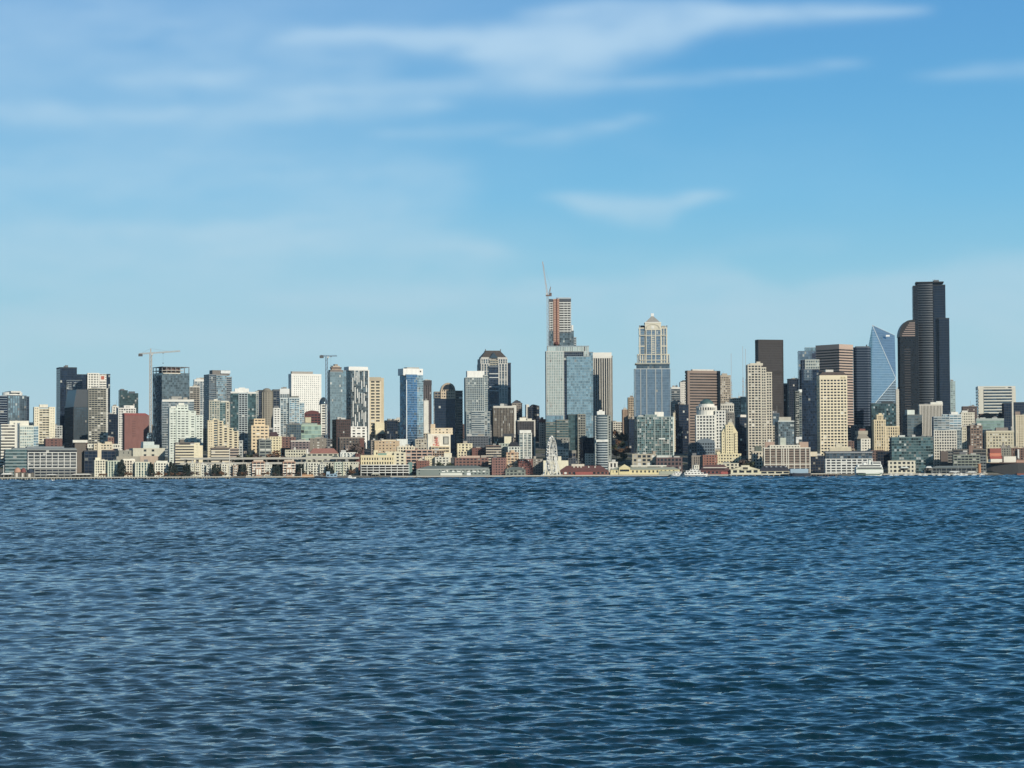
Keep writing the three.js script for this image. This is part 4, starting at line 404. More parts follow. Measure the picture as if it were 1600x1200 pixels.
simple('tan_ribbed_block', 'tan ribbed office block below the mansard tower', { x: [769, 771.5, 806.5], top: 634.5, D: 3320, a: 20, d: 30 }, { glass: 'bronze', wall: '#857765', fp: 3.8, bw: 2.2, bf: 0.06, pf: 0.42, pp: 0.6, pale: 0.12, cap: 2.6, capc: '#cfc9bb' }, 'building', undefined, (b) => { b.solid({ x: [803.5, 807], top: 634, back: -0.7, d: 30, wall: '#d6d0c2', name: 'white_edge' }); });
{ const b = simple('peaked_block', 'small stone block with a pointed dark roof right of the mansard tower', { x: [799, 800.5, 816], top: 630, D: 3760, a: 20 }, { ...ST.grid, wall: '#8a8078', fp: 3.6, bw: 3 }, 'building', undefined, (b, v) => { const s = new Shape3(); s.hip(v.xa, v.xb, v.za, v.zb, v.y1, b.Y(625, 808), (v.xb - v.xa) * 0.42, 8); s.build('pointed_roof', wall('#4f5058'), b.g); }); b.pent([795, 806], 633, 637, '#dcd6c6', -4, 'white_ledge', 6); }
{ const b = new Building('wedge_dark_block', 'dark wedge roofed block with a white left edge', { x: [823, 826, 843], top: 636, D: 3700, a: 24, d: 22 }); b.vol({ glass: 'navy', wall: '#3a4048', bf: 0.2, pf: 0.15, fp: 3.6, cap: 0.6 }); const s = new Shape3(), w = b.w / 2, y = b.Y(636, 834); s.extrude([[-w, y], [w, y], [w, y + 2], [-w + 8, y + 4.4], [-w + 3, y]], -10, b.d / 2); s.build('wedge_roof', wall('#3a3f48'), b.g); b.solid({ x: [822.5, 827], top: 632, back: 2, d: 14, wall: '#d4d0c4', name: 'white_edge' }); }
simple('charcoal_court_block', 'charcoal block with white roofline units left of the big pale glass tower', { x: [806, 809, 836], top: 657, D: 3240, a: 22, d: 30 }, { glass: 'bronze', wall: '#4a464a', fp: 4, bw: 2.4, bf: 0.1, pf: 0.4, cap: 1, capc: '#ddd6c4' }, 'building', undefined, (b) => { b.solid({ x: [834.6, 836.6], top: 656, back: -0.6, d: 26, wall: '#c9bfb0', name: 'pale_edge' }); b.pent([812, 822], 652.5, 657.5, '#ddd6c2', 4); b.pent([824, 831], 654, 657.5, '#cfc8b4', 4); });
simple('red_topped_slab', 'thin pale slab with a red brown top behind the charcoal block', { x: [842.5, 843.5, 852], top: 655, D: 3500, a: 20, d: 16 }, { ...ST.grid, wall: '#c9b6a0', fp: 3.6, bw: 3, cap: 5, capc: '#8a4d40' });
// the large pale tower and the unfinished one behind
{ const b = new Building('pale_notched_tower', 'broad pale glass tower with a ribbed left part, dark slot and blue right part', { x: [852.8, 854, 926.5], top: 548, D: 3480, a: 12, d: 44 }, 'tower');
  b.vol({ x: [854, 881.5], top: 549, glass: 'pale', wall: '#c9c9c0', fp: 4, bw: 2.6, bf: 0.12, pf: 0.3, pp: 0.5, pale: 0.02, cap: 0.8, vary: 0.15 }); b.vol({ x: [853, 856], top: 549, back: 3, glass: 'ice', wall: '#8f9aa2', bf: 0.1, pf: 0.1, name: 'edge_strip', d: 20 }); b.vol({ x: [855.5, 920], top: 540.5, bot: 549.2, back: 1.4, d: 30, glass: 'pale', wall: '#c3c6c2', fp: 8, bw: 2.6, bf: 0.05, pf: 0.3, cap: 1.2, capc: '#8fa0aa', name: 'top_screen' }); b.vol({ x: [912, 920.2], top: 549, bot: 557, back: 0.2, d: 20, glass: 'pale', wall: '#c3c6c2', bw: 2.6, bf: 0.05, pf: 0.3, cap: 0 , name: 'top_screen' });
  b.vol({ x: [881.5, 886], top: 549.3, back: 2.5, glass: 'navy', wall: '#49535a', fp: 4, bw: 3, bf: 0.12, pf: 0.05, name: 'dark_slot' }); b.vol({ x: [881.5, 912], top: 549.3, bot: 557.6, back: 2.2, d: 24, glass: 'navy', wall: '#5c676e', fp: 4, bw: 3, bf: 0.2, pf: 0.2, name: 'dark_slot' }); b.vol({ x: [886, 922], top: 557, back: 0.5, glass: 'ice', wall: '#8fa9b8', fp: 4, bw: 3, bf: 0.1, pf: 0.06, bp: 0.12, vary: 0.28, pale: 0.015, cap: 0.8, name: 'blue_wall' }); b.vol({ x: [921.5, 926.8], top: 550, back: 3, d: 34, glass: 'ice', wall: '#7e94a4', fp: 4, bw: 3, bf: 0.1, pf: 0.06, name: 'blue_wall' }); }
{ const b = new Building('skeleton_tower', 'tall unfinished tower of white floor slabs with an orange hoist, highest at centre', { x: [857.5, 858.8, 892.8], top: 467, D: 3700, a: 12, d: 30 }, 'tower'); const Y = (p) => b.Y(p, 876), m = wall('#cfd0cc'), n = 13; unitBox('dark_core', -b.w / 2 + 1.2, b.w / 2 - 1.2, 0, Y(468), -b.d / 2 + 1, b.d / 2 - 1.6, wall('#3a3d42'), b.g);
  for (let k = 0; k <= n; k++) { const py = 472 + k * 3.7, y = Y(py); unitBox('floor_slab', -b.w / 2, b.w / 2, y - 1.75, y, -b.d / 2, b.d / 2, m, b.g); } unitBox('top_screen', -b.w / 2 - 0.2, b.X(865), Y(471.4), Y(467.2), -b.d / 2, b.d / 2 + 0.3, wall('#4b5560'), b.g); unitBox('top_screen', b.X(875), b.w / 2 + 0.2, Y(471.4), Y(466.8), -b.d / 2, b.d / 2 + 0.3, wall('#4b5560'), b.g); for (const px of [859.4, 863.5, 881.2, 886.5, 892]) { const x = b.X(px, 0, 500); unitBox('column', x - 0.5, x + 0.5, Y(520), Y(471), b.d / 2 - 1.5, b.d / 2 - 0.3, wall('#b9bab6'), b.g); }
  b.vol({ x: [858.8, 865.5], top: 517, back: -0.5, glass: 'steel', wall: '#5d6b76', bf: 0.12, pf: 0.1, bw: 2.6, vary: 0.6, name: 'glazed_part' }); b.vol({ x: [875, 893.2], top: 519.5, back: -0.5, glass: 'steel', wall: '#5d6b76', bf: 0.12, pf: 0.1, bw: 2.6, vary: 0.6, name: 'glazed_part' });
  unitBox('hoist_shaft', b.X(865.6), b.X(874.8), Y(538), Y(467), b.d / 2 - 1, b.d / 2 + 0.8, wall('#b98a72'), b.g); for (let k = 0; k < 19; k++) unitBox('hoist_landing', b.X(865.4), b.X(875), Y(469 + k * 3.7) - 0.5, Y(469 + k * 3.7), b.d / 2 + 0.8, b.d / 2 + 1.6, wall('#a87660'), b.g); unitBox('hoist_mast', b.X(870.6), b.X(871.8), Y(540), Y(465), b.d / 2 + 0.9, b.d / 2 + 2.2, wall('#8a4c3a'), b.g); unitBox('hoist_cage', b.X(868), b.X(873), Y(538), Y(534), b.d / 2 + 1.8, b.d / 2 + 3.4, wall('#6c3028'), b.g);
  b.vol({ x: [893, 897], top: 517, back: 5, d: 18, glass: 'steel', wall: '#5a6671', bf: 0.12, pf: 0.1, name: 'step_wing' }); b.solid({ x: [893, 895.8], top: 508, bot: 518, back: 7, d: 12, wall: '#d8dbda', name: 'white_box' }); b.vol({ x: [897, 901], top: 527, back: 8, d: 14, glass: 'steel', wall: '#9aa3a8', bf: 0.45, pf: 0.1, fp: 3.6, balc: '#b4babd', name: 'step_wing' }); b.pent([872, 892], 464.8, 467, '#a9b6c0', 6, 'roof_formwork'); }
{ const D = 3672, p = at(855.8, 461, D), c = towerCrane('luffing crane with its boom raised almost upright beside the skeleton tower', 855.8, 461, D, landHeight(p.x, -D) - 2, '#9aa6b0'), { g, H } = c, k = D / F, X = (px) => (px - 855.8) * k, Y = (py) => H + (461 - py) * k, m = wall('#b39a90', 0.6); unitBox('slewing_deck', X(852.8), X(862), Y(462.8), Y(460.6), -2.4, 2.4, wall('#7c6058'), g);
  const s = new Shape3(), a = [X(855.3), Y(460.5), 0], e = [X(848), Y(408.5), 0], n = 14; for (const [i, j] of [[-0.9, -0.9], [0.9, -0.9], [0.9, 0.9], [-0.9, 0.9]]) s.bar([a[0] + i, a[1], j], [e[0] + i * 0.5, e[1], j * 0.5], 0.26); for (let q = 0; q < n; q++) { const t = q / n, w = (q + 1) / n, f = q % 2 ? 1 : -1, L = (v) => [a[0] + (e[0] - a[0]) * v, a[1] + (e[1] - a[1]) * v]; for (const z of [-0.8, 0.8]) s.bar([L(t)[0] - 0.8 * f, L(t)[1], z], [L(w)[0] + 0.8 * f, L(w)[1], z], 0.18); } s.build('boom', m, g); const f = new Shape3(); f.bar([X(858.5), Y(460.5), 0], [X(860.5), Y(448), 0], 0.7); f.bar([X(856), Y(460.5), 0], [X(860.5), Y(448), 0], 0.35); f.build('back_frame', wall('#8a7f80'), g); unitBox('counterweight', X(859), X(862), Y(461), Y(457.6), -2, 2, wall('#6a5650'), g); unitBox('operator_cab', X(853), X(855), Y(461), Y(458.4), 1, 3, wall('#c7c7c2'), g); const t = new Shape3(); t.bar([X(860.5), Y(448), 0], [e[0], e[1], 0], 0.08); t.build('luffing_rope', wall('#777b80'), g); }
{ const b = new Building('white_ribbed_tower', 'white ribbed tower with narrow dark stripes and a blank white top', { x: [925.5, 927, 955.2], top: 551, D: 3665, a: 14, d: 34 }, 'tower'); b.vol({ glass: 'black', wall: '#bdb6a8', fp: 3.8, bw: 3.7, bf: 0, pf: 0.44, pp: 0.9, pale: 0, cap: 9, bp: 0.95, capc: '#e6e2d6' }); b.vol({ x: [955.2, 957.5], back: 2, top: 556, glass: 'navy', wall: '#8f8a80', bf: 0.1, pf: 0.4, d: 26 }); }
{ const b = new Building('green_glass_terraces', 'dark green glass hotel block with banded balconies behind the ferris wheel', { x: [852, 853.5, 915], top: 658, D: 3160, a: 14, d: 34 }); b.vol({ x: [853.5, 876], top: 659.5, back: 2, glass: 'teal', wall: '#75796e', fp: 3.4, bw: 5, bf: 0.36, pf: 0.03, pale: 0.08, each: 1 }); b.vol({ x: [870, 888], top: 656, glass: 'teal', wall: '#7e8074', fp: 3.4, bw: 4, bf: 0.34, pf: 0.05, pale: 0.06 }); b.vol({ x: [888, 903], top: 647.5, back: 4, glass: 'teal', wall: '#47585a', fp: 3.4, bw: 3, bf: 0.12, pf: 0.04, pale: 0.02 }); b.vol({ x: [903, 915], top: 647, back: -1, glass: 'dark', wall: '#8b8a7c', fp: 3.4, bw: 3.4, bf: 0.4, pf: 0.28, pale: 0.08 }); b.vol({ x: [870, 890], top: 684, back: -3, d: 10, glass: 'dark', wall: '#84837a', fp: 3.6, bw: 5, bf: 0.55, pf: 0.55, pale: 0.05, name: 'blank_front' }); b.vol({ x: [870, 900], top: 704, back: -8, d: 12, glass: 'navy', wall: '#6f6864', fp: 4.6, bw: 4.6, bf: 0.2, pf: 0.2, cap: 4, capc: '#8f8a7c', name: 'lower_block' }); b.vol({ ...ST.curt, x: [853.5, 880], top: 649, bot: 660, back: 12, d: 14, glass: 'ice', wall: '#7a8fa0' }); }
simple('painted_shade_block', 'block painted navy for shade, between the green glass hotel and the white condominium', { x: [906, 911, 929], top: 684, D: 3090, a: 30 }, { glass: 'navy', wall: '#252d3a', fp: 3.8, bw: 4, bf: 0.2, pf: 0.1 });  // navy wall and glass stand in for buildings lying in shadow
{ const b = new Building('round_white_condominium', 'slim white condominium tower with a rounded front and white cap by the piers', { x: [928.5, 930, 955], top: 648, D: 3060, a: 14, d: 24 }, 'apartment block'); b.vol({ x: [930, 950], top: 650, back: 2, glass: 'steel', wall: '#a8aea8', fp: 3.3, bw: 4, bf: 0.35, pf: 0.15, pale: 0.3 }); b.vol({ x: [950, 955], top: 649, back: 3, d: 20, glass: 'dark', wall: '#8d958f', fp: 3.3, bw: 3, bf: 0.3, pf: 0.3 }); const xa = b.X(932.5), xb = b.X(949.5), c = (xa + xb) / 2, r = (xb - xa) / 2, mk = (py0, py1, name, gm, band, rr) => { const pl = []; for (let k = 0; k <= 12; k++) { const t = Math.PI * k / 12; pl.push([c - r * rr * Math.cos(t), b.d / 2 - 2 + 4.5 * Math.sin(t)]); } const y0 = b.Y(py0, 941), y1 = b.Y(py1, 941), s = new Shape3(); s.prism(pl, y0, y1); const mm = s.build(name, gm, b.g); const f = new Shape3(); for (let y = y0 + 0.4; y < y1 - 1; y += 3.3) f.prism(pl.map(([x, z]) => [c + (x - c) * 1.06, z + 0.4]), y, y + 1.2); f.build('floor_bands', wall(band), mm, 'stuff'); };
  mk(688, 648, 'upper_bow_front', inner.steel, '#a3adaf', 1); mk(745, 691, 'lower_bow_front', inner.slate, '#b4bfc4', 1); b.solid({ x: [931.5, 950.5], top: 687, bot: 690.5, back: -2.5, d: 20, wall: '#dcdcd4', name: 'mid_ledge' }); b.pent([933, 945], 642.5, 649, '#e2e0d8', 4, 'white_cap'); b.pent([936, 941], 640.5, 643, '#dcdad2', 7); }
// the landmark with the pyramid top
{ const b = new Building('pyramid_crowned_tower', 'stone crowned tower with a small pyramid roof, arch and blue glass lower shaft', { x: [990.6, 992, 1047.6], top: 576, D: 3490, a: 13, d: 44 }, 'tower'); const st = '#d8cfb4', sm = wall(st);
  b.vol({ glass: 'mist', wall: '#7a92a2', fp: 3.9, bw: 2.7, bf: 0.08, pf: 0.04, bp: 0.1, pale: 0.004, vary: 0.14, cap: 0.8, capc: '#b9c0c2' }); for (const px of [1001, 1010.3, 1024.4, 1034]) { const x = b.X(px, 0, 600); unitBox('stone_rib', x - 0.55, x + 0.55, 0, b.Y(576.6, px), b.d / 2 - 0.2, b.d / 2 + 0.7, wall('#aeb3b0'), b.g); } for (const px of [992.4, 1047.2]) { const x = b.X(px, 0, 600); unitBox('stone_rib', x - 0.4, x + 0.4, 0, b.Y(576.6, px), b.d / 2 - 0.6, b.d / 2 + 0.4, wall('#98a2a6'), b.g); }
  b.vol({ x: [995.8, 1046.2], top: 568.4, bot: 576.4, back: 3, d: 36, glass: 'slate', wall: '#6d7e8c', bf: 0.06, pf: 0.03, fp: 4, bw: 3, cap: 0.2, name: 'glass_neck' }); b.solid({ x: [993, 1046.8], top: 566.8, bot: 568.8, back: 2, d: 39, wall: '#a9a898', name: 'ledge' });
  const shaft = (x0, x1, t, bt, back, d, bays, nm = 'stone_shaft') => { const v = b.vol({ x: [x0, x1], top: t, bot: bt, back, d, glass: 'mist', wall: st, fp: 4, bw: 2.4, bf: 0.05, pf: 0, cap: 1.6, pale: 0.01, vary: 0.15, name: nm, bp: 0.12 }); for (const [p0, p1] of bays) unitBox('stone_pier', b.X(p0, back, 540), b.X(p1, back, 540), v.y0, v.y1, v.zb - 0.2, v.zb + 0.55, sm, v.main); return v; };
  shaft(996.2, 1046, 553.5, 567.4, 4, 36, [[996.2, 997], [999.2, 1001], [1003.2, 1004.6], [1007, 1010], [1032.5, 1034.6], [1037.2, 1038.6], [1041, 1043.4], [1045.2, 1046]]); shaft(998.8, 1042.6, 512, 554, 5, 34, [[998.8, 1000.6], [1007, 1009.4], [1033, 1034.2], [1036.8, 1038], [1041, 1042.7]]);
  const v = shaft(1009, 1033.2, 503.6, 567, 3, 36, [[1009, 1010.2], [1017.4, 1018.6], [1023.6, 1025], [1032, 1033.2]], 'centre_bay'); for (const py of [523.8, 553.6, 562.5]) unitBox('stone_belt', b.X(1000.6, 3), b.X(1041.5, 3), b.Y(py + 0.55, 1020), b.Y(py - 0.55, 1020), v.zb - 2.5, v.zb + 0.7, sm, b.g); for (let k = 0; k < 9; k++) { const py = 527 + k * 3; unitBox('stone_spandrel', b.X(1018.6, 3), b.X(1023.6, 3), b.Y(py + 0.6, 1020), b.Y(py - 0.6, 1020), v.zb, v.zb + 0.5, sm, b.g); } for (const py of [512.4, 540.5]) for (const [p, q] of [[998.8, 1009], [1033.2, 1042.6]]) unitBox('stone_belt', b.X(p, 5), b.X(q, 5), b.Y(py + 0.8, 1020), b.Y(py - 0.8, 1020), b.d / 2 - 5, b.d / 2 - 4.3, sm, b.g);
  unitBox('arch_wall', b.X(1009, 3), b.X(1033.2, 3), b.Y(515.6, 1020), b.Y(504, 1020), v.zb - 0.5, v.zb + 0.62, sm, b.g); const ring = (ra, rb, z0, z1, mat, name) => { const s = new Shape3(), cx = (b.X(1010.2, 3) + b.X(1032.4, 3)) / 2, y0 = b.Y(513, 1020), P = [], hx = (b.X(1032.4, 3) - b.X(1010.2, 3)) / 2; for (let k = 0; k <= 14; k++) { const t = Math.PI * k / 14; P.push([cx + hx * ra * Math.cos(t), y0 + 7 * ra * Math.sin(t)]); } for (let k = 14; k >= 0; k--) { const t = Math.PI * k / 14; P.push([cx + hx * rb * Math.cos(t), y0 + 7 * rb * Math.sin(t)]); } s.extrude(P, z0, z1); s.build(name, mat, b.g); }; ring(0.98, 0.85, v.zb, v.zb + 1.2, wall('#b9b29c'), 'arch_band'); unitBox('arch_medallion', b.X(1018.6, 3), b.X(1023.4, 3), b.Y(513.6, 1020), b.Y(509, 1020), v.zb + 0.3, v.zb + 0.9, wall('#e4e0d2'), b.g); unitBox('cornice', b.X(1008.6, 3), b.X(1033.8, 3), b.Y(504.6, 1020), b.Y(503, 1020), v.za - 0.5, v.zb + 1.1, wall('#e4e0d2'), b.g);
  const p = new Shape3(); p.hip(b.X(1010, 3), b.X(1032.4, 3), v.za + 5, v.zb, b.Y(503, 1020), b.Y(493, 1020), (b.X(1032.4) - b.X(1010)) * 0.43, (v.zb - v.za - 5) * 0.43); p.build('pyramid_roof', wall('#a39e93', 0.6), b.g); unitBox('lantern', b.X(1018.4, 14), b.X(1023, 14), b.Y(493.6, 1020), b.Y(488.4, 1020), b.d / 2 - 22, b.d / 2 - 17, wall('#e2e4e2'), b.g); for (const px of [999.4, 1041.9]) { const x = b.X(px, 5, 510); unitBox('corner_finial', x - 0.8, x + 0.8, b.Y(512, px), b.Y(508, px), b.d / 2 - 7, b.d / 2 - 5.4, wall('#7f7a70'), b.g); } b.solid({ x: [1001, 1008], top: 508.5, bot: 512.2, back: 12, d: 12, wall: '#3f444c', name: 'roof_plant' }); b.solid({ x: [1034, 1040], top: 509, bot: 512.2, back: 12, d: 12, wall: '#a69e8a', name: 'roof_plant' }); }
simple('green_glass_condominium', 'broad green glass condominium block with white speckled windows below the pyramid tower', { x: [991.5, 996, 1051.5], top: 651, D: 3110, a: 16 }, { glass: 'teal', wall: '#7f9694', fp: 3, bw: 2.8, bf: 0.16, pf: 0.1, pale: 0.2, vary: 0.8, tilt: 0.03, cap: 1 }, 'apartment block', undefined, (b, v) => { b.vol({ x: [1008, 1026], top: 648, bot: 652, back: 2, d: 14, glass: 'teal', wall: '#7f9694', fp: 3, bw: 2.8, bf: 0.16, pf: 0.1, pale: 0.2 }); b.pent([1023, 1037], 643.5, 652, '#dcd8cc', 6); b.solid({ x: [1051, 1053.3], top: 651, back: 2, d: 22, wall: '#c3d2ce', name: 'white_edge' }); for (const px of [1008, 1023, 1034, 1046]) unitBox('white_mullion', b.X(px) - 0.35, b.X(px) + 0.35, 0, v.y1, v.zb, v.zb + 0.5, wall('#a9b9b6'), b.g); unitBox('white_bay_frame', b.X(1029), b.X(1039), b.Y(686.6, 1034), b.Y(684.6, 1034), v.zb, v.zb + 1, wall('#d9dcd6'), b.g); });
{ const b = simple('beige_warehouse_loft', 'beige loft warehouse with large square windows left of the purple brown one', { x: [986.5, 988, 1025], top: 709.5, D: 2955, a: 10, d: 22 }, { ...ST.grid, wall: '#b3a78c', fp: 4.6, bw: 5.6, bf: 0.36, pf: 0.3, pale: 0.45 }); b.pent([1020, 1024], 705, 710, '#a9937a', 4, 'stair_house'); simple('purple_brown_loft', 'purple brown brick loft warehouse right of the beige one', { x: [1024.5, 1025.5, 1066], top: 715, D: 2945, a: 10, d: 22 }, { ...ST.grid, wall: '#6d5250', fp: 4.6, bw: 5, bf: 0.36, pf: 0.36, pale: 0.05 }, 'building', undefined, (b2) => { b2.pent([1026, 1044], 711.5, 715.5, '#c9cfc6', 3); }); }
simple('orange_beige_block', 'orange beige block far up the shaded street left of the pyramid tower', { x: [972, 973.5, 983], top: 640, D: 3800, a: 14, d: 16 }, { ...ST.grid, wall: '#b08d6e', fp: 3.4, bw: 3 });
simple('tan_gridded_tower', 'tan tower with a square window grid left of the pyramid tower', { x: [981, 982.5, 993.5], top: 621, D: 3720, a: 14, d: 18 }, { ...ST.grid, wall: '#b9a282', fp: 3.8, bw: 3.2, bf: 0.4, pf: 0.35 }, 'tower');
simple('painted_shade_block', 'block painted navy for shade, below the tan gridded tower', { x: [981, 983, 994], top: 655, D: 3400, a: 30 }, { glass: 'navy', wall: '#232c3a', fp: 3.8, bf: 0.2, pf: 0.1 });  // street shade painted as navy walls and panes
{ const b = new Building('brown_banded_tower', 'broad brown banded office tower with a dark left side', { x: [1071.8, 1075, 1125], top: 579.5, D: 3500, a: 20 }, 'tower'); const v = b.vol({ glass: 'bronze', wall: '#937b6c', fp: 4.3, bw: 8, bf: 0.52, pf: 0, bp: 0.7, pale: 0, cap: 4, each: 1 }); for (const x of [v.xa, v.xb - 2.2]) unitBox('corner_pier', x - 0.8, x + 3, 0, v.y1 - 0.2, v.zb - 1, v.zb + 0.85, wall('#8d7667'), b.g); b.pent([1082, 1116], 577.3, 580, '#cfc8bc', 6); }
simple('beige_far_tower', 'beige tower just right of the brown banded tower', { x: [1124, 1125.5, 1142], top: 586.5, D: 3760, a: 18, d: 22 }, { ...ST.grid, wall: '#b6a58c', fp: 3.6, bw: 3, bf: 0.45, pf: 0.35, pale: 0.3, cap: 3 }, 'tower', undefined, (b) => { b.pent([1128, 1136], 583.5, 587, '#b3a48e', 4); });
simple('white_far_slab', 'white far slab left of the brown banded tower', { x: [1062, 1063.5, 1072], top: 597, D: 3800, a: 18, d: 18 }, { ...ST.grid, wall: '#d5cfc4', bf: 0.6, pf: 0.5 }, 'tower', undefined, (b) => { b.pent([1067, 1071.5], 594, 598, '#6c6a6a', 3); });
simple('grey_white_topped_block', 'grey block with a white top right of the pyramid tower', { x: [1048, 1049.5, 1062.5], top: 605, D: 3700, a: 18, d: 20 }, { ...ST.band, wall: '#8f9496', glass: 'slate', fp: 3.8, bf: 0.35, cap: 3, capc: '#dedcd4' });
simple('cream_street_tower', 'slim cream tower in the gap right of the green glass condominium', { x: [1051, 1052.5, 1060], top: 645, D: 3420, a: 16, d: 14 }, { ...ST.grid, wall: '#d2c2a0', fp: 3.4, bw: 3, pf: 0.6, bf: 0.6 });
simple('white_mid_block', 'white stepped block behind the slim cream tower', { x: [1048.5, 1050, 1064], top: 628, D: 3560, a: 18, d: 20 }, { ...ST.band, wall: '#c4c4bc', glass: 'slate', fp: 3.6, bf: 0.45, pf: 0.1 });
simple('painted_shadow_block', 'block painted dark for shade, left of the brown banded tower', { x: [1058, 1061, 1076], top: 632, D: 3380, a: 34 }, { glass: 'navy', wall: '#232b38', bf: 0.2, pf: 0.1 });  // shade of the street canyon is put into these dark colours
{ const b = new Building('domed_white_office', 'white gridded office with a round drum and a green dome', { x: [1086.5, 1088, 1133.8], top: 649, D: 3160, a: 16, d: 34 }); const S = { ...ST.grid, wall: '#dfdcd0', fp: 4.2, bw: 4.6, bf: 0.42, pf: 0.36, pale: 0.03 }; b.vol({ ...S, x: [1088, 1118], top: 648.5 }); b.vol({ ...S, x: [1118, 1133.8], top: 641.5, back: 1.5 }); b.vol({ ...S, x: [1106, 1120], top: 641.5, bot: 650, back: 10, d: 18 }); const cx = b.X(1104.5, 12), cz = b.d / 2 - 15, cy = b.Y(649, 1104, 12), mk = (r, y0, y1, mat, nm) => { const s = new Shape3(), pl = []; for (let k = 0; k < 20; k++) { const t = k / 20 * 2 * Math.PI; pl.push([cx + r * Math.cos(t), cz + r * Math.sin(t) * -1]); } s.prism(pl, y0, y1); return s.build(nm, mat, b.g); }; mk(14, cy - 1, b.Y(641, 1104, 12), wall('#dcd8ca'), 'drum'); const fr = mk(13.6, b.Y(641, 1104, 12), b.Y(636.5, 1104, 12), inner.dark, 'drum_windows'); for (let k = 0; k < 24; k++) { const t = k / 24 * 6.283; unitBox('drum_pier', cx + 13.7 * Math.cos(t) - 0.8, cx + 13.7 * Math.cos(t) + 0.8, b.Y(641, 1104, 12), b.Y(636.4, 1104, 12), cz + 13.7 * Math.sin(t) - 0.8, cz + 13.7 * Math.sin(t) + 0.8, wall('#dcd8ca'), fr); } mk(14.4, b.Y(637, 1104, 12), b.Y(634.6, 1104, 12), wall('#e0dcd0'), 'drum_cornice'); mk(11, b.Y(634.8, 1104, 12), b.Y(631.4, 1104, 12), wall('#dedace'), 'upper_drum'); const dm = new THREE.Mesh(new THREE.SphereGeometry(1, 26, 10, 0, 6.2832, 0, 1.5708), wall('#3f6a68', 0.5)); dm.name = 'green_dome'; dm.scale.set(9.4, b.Y(623.5, 1104, 12) - b.Y(631.6, 1104, 12), 9.4); dm.position.set(cx, b.Y(631.6, 1104, 12), cz); dm.castShadow = true; b.g.add(dm); }
{ const b = new Building('barrel_roofed_office', 'slate blue barrel roofed office below the domed office', { x: [1087.5, 1089, 1117], top: 692, D: 3060, a: 14, d: 24 }); b.vol({ glass: 'dark', wall: '#687a88', fp: 3.9, bw: 3.6, bf: 0.5, pf: 0.3, pale: 0.02, cap: 0.5 }); const s = new Shape3(), w = b.w / 2, y = b.Y(692, 1103), p = []; for (let k = 0; k <= 12; k++) { const t = Math.PI * k / 12; p.push([w * Math.cos(t), y + 5.8 * Math.sin(t)]); } s.extrude(p, -b.d / 2, b.d / 2); s.build('barrel_roof', wall('#6a7c8a'), b.g); for (let k = 0; k < 4; k++) unitBox('roof_vent', -7 + k * 4, -5.4 + k * 4, y + 4, y + 6.4, b.d / 2 - 6, b.d / 2 - 3, wall('#5d6d7a'), b.g); b.vol({ ...ST.grid, x: [1076, 1089.5], top: 692, back: 2, d: 18, wall: '#5f6268', glass: 'dark', fp: 3.9, bw: 4.6, bf: 0.4, pf: 0.35, name: 'grey_wing' }); }
{ const b = new Building('stepped_cream_deco_tower', 'cream yellow stepped tower with sloping shoulders on a broad base', { x: [1126, 1128, 1152.5], top: 674, D: 2990, a: 14, d: 20 }, 'tower'); const S = { wall: '#e0cf98', glass: 'dark', fp: 3.5, bw: 3.6, bf: 0.52, pf: 0.5, pale: 0.05 }; b.vol({ ...S, top: 675, x: [1128, 1152.4] }); const v = b.vol({ ...S, x: [1134, 1146.5], top: 664, back: -1.2, d: 18, bw: 3 }), m = wall('#e0cf98'); for (const [p, q, t, o] of [[1134, 1128, 675, -1], [1146.5, 1152.4, 675, 1]]) { const s = new Shape3(), x1 = b.X(p), x2 = b.X(q), y0 = b.Y(t + 0.3, p), y1 = b.Y(665, p); s.extrude(o < 0 ? [[x2, y0], [x1, y0], [x1, y1]] : [[x1, y0], [x2, y0], [x1, y1]], -b.d / 2 + 1, b.d / 2 - 0.5); s.build('sloping_shoulder', m, b.g); } b.pent([1137, 1145], 660, 665, '#cabb95', 3, 'crown_tier'); b.pent([1138.5, 1143.5], 656.5, 660.5, '#b5b0a2', 6, 'crown_tier'); for (const px of [1134.6, 1146]) unitBox('window_strip', b.X(px) - 1.6, b.X(px) + 1.6, b.Y(708, px), b.Y(677, px), b.d / 2 - 1.8, b.d / 2 + 0.46, inner.dark, b.g); b.vol({ ...S, x: [1121, 1158], top: 709, back: -5, d: 28, fp: 3.9, bw: 4, name: 'broad_base' }); b.vol({ ...S, x: [1120, 1125], top: 706, back: -2, d: 14, name: 'side_wing' }); }
{ const b = new Building('beige_stepped_tower', 'beige gridded tower whose roofline steps down to the right', { x: [1166.2, 1169, 1206.5], top: 578, D: 3200, a: 18, d: 30 }, 'tower'); const S = { wall: '#cfc4ac', glass: 'dark', fp: 3.75, bw: 4.3, bf: 0.4, pf: 0.28, pale: 0.03, cap: 1.6 }; b.vol({ ...S, x: [1169, 1190], top: 569.5 }); b.vol({ ...S, x: [1190, 1197.5], top: 574 }); b.vol({ ...S, x: [1197.5, 1206.5], top: 581.5 }); b.pent([1172, 1192], 567.5, 570.5, '#c9bfa8', 4); b.pent([1182, 1188], 565, 568, '#c3b9a4', 8); b.vol({ ...S, x: [1206.5, 1212], top: 665, back: 2, d: 20, wall: '#b7ad98', name: 'low_wing' }); }
simple('glass_corner_block', 'pale glass block with a dark left side behind the stepped cream tower', { x: [1140, 1142.5, 1167], top: 622, D: 3720, a: 18, d: 24 }, { ...ST.grid, wall: '#c3bda8', fp: 3.6, bw: 3.4, bf: 0.5, pf: 0.4 }, 'building', undefined, (b) => { b.vol({ ...ST.curt, x: [1158, 1167], top: 620, back: -4, d: 12, glass: 'pale', wall: '#a9b7b0', name: 'glass_bay' }); });
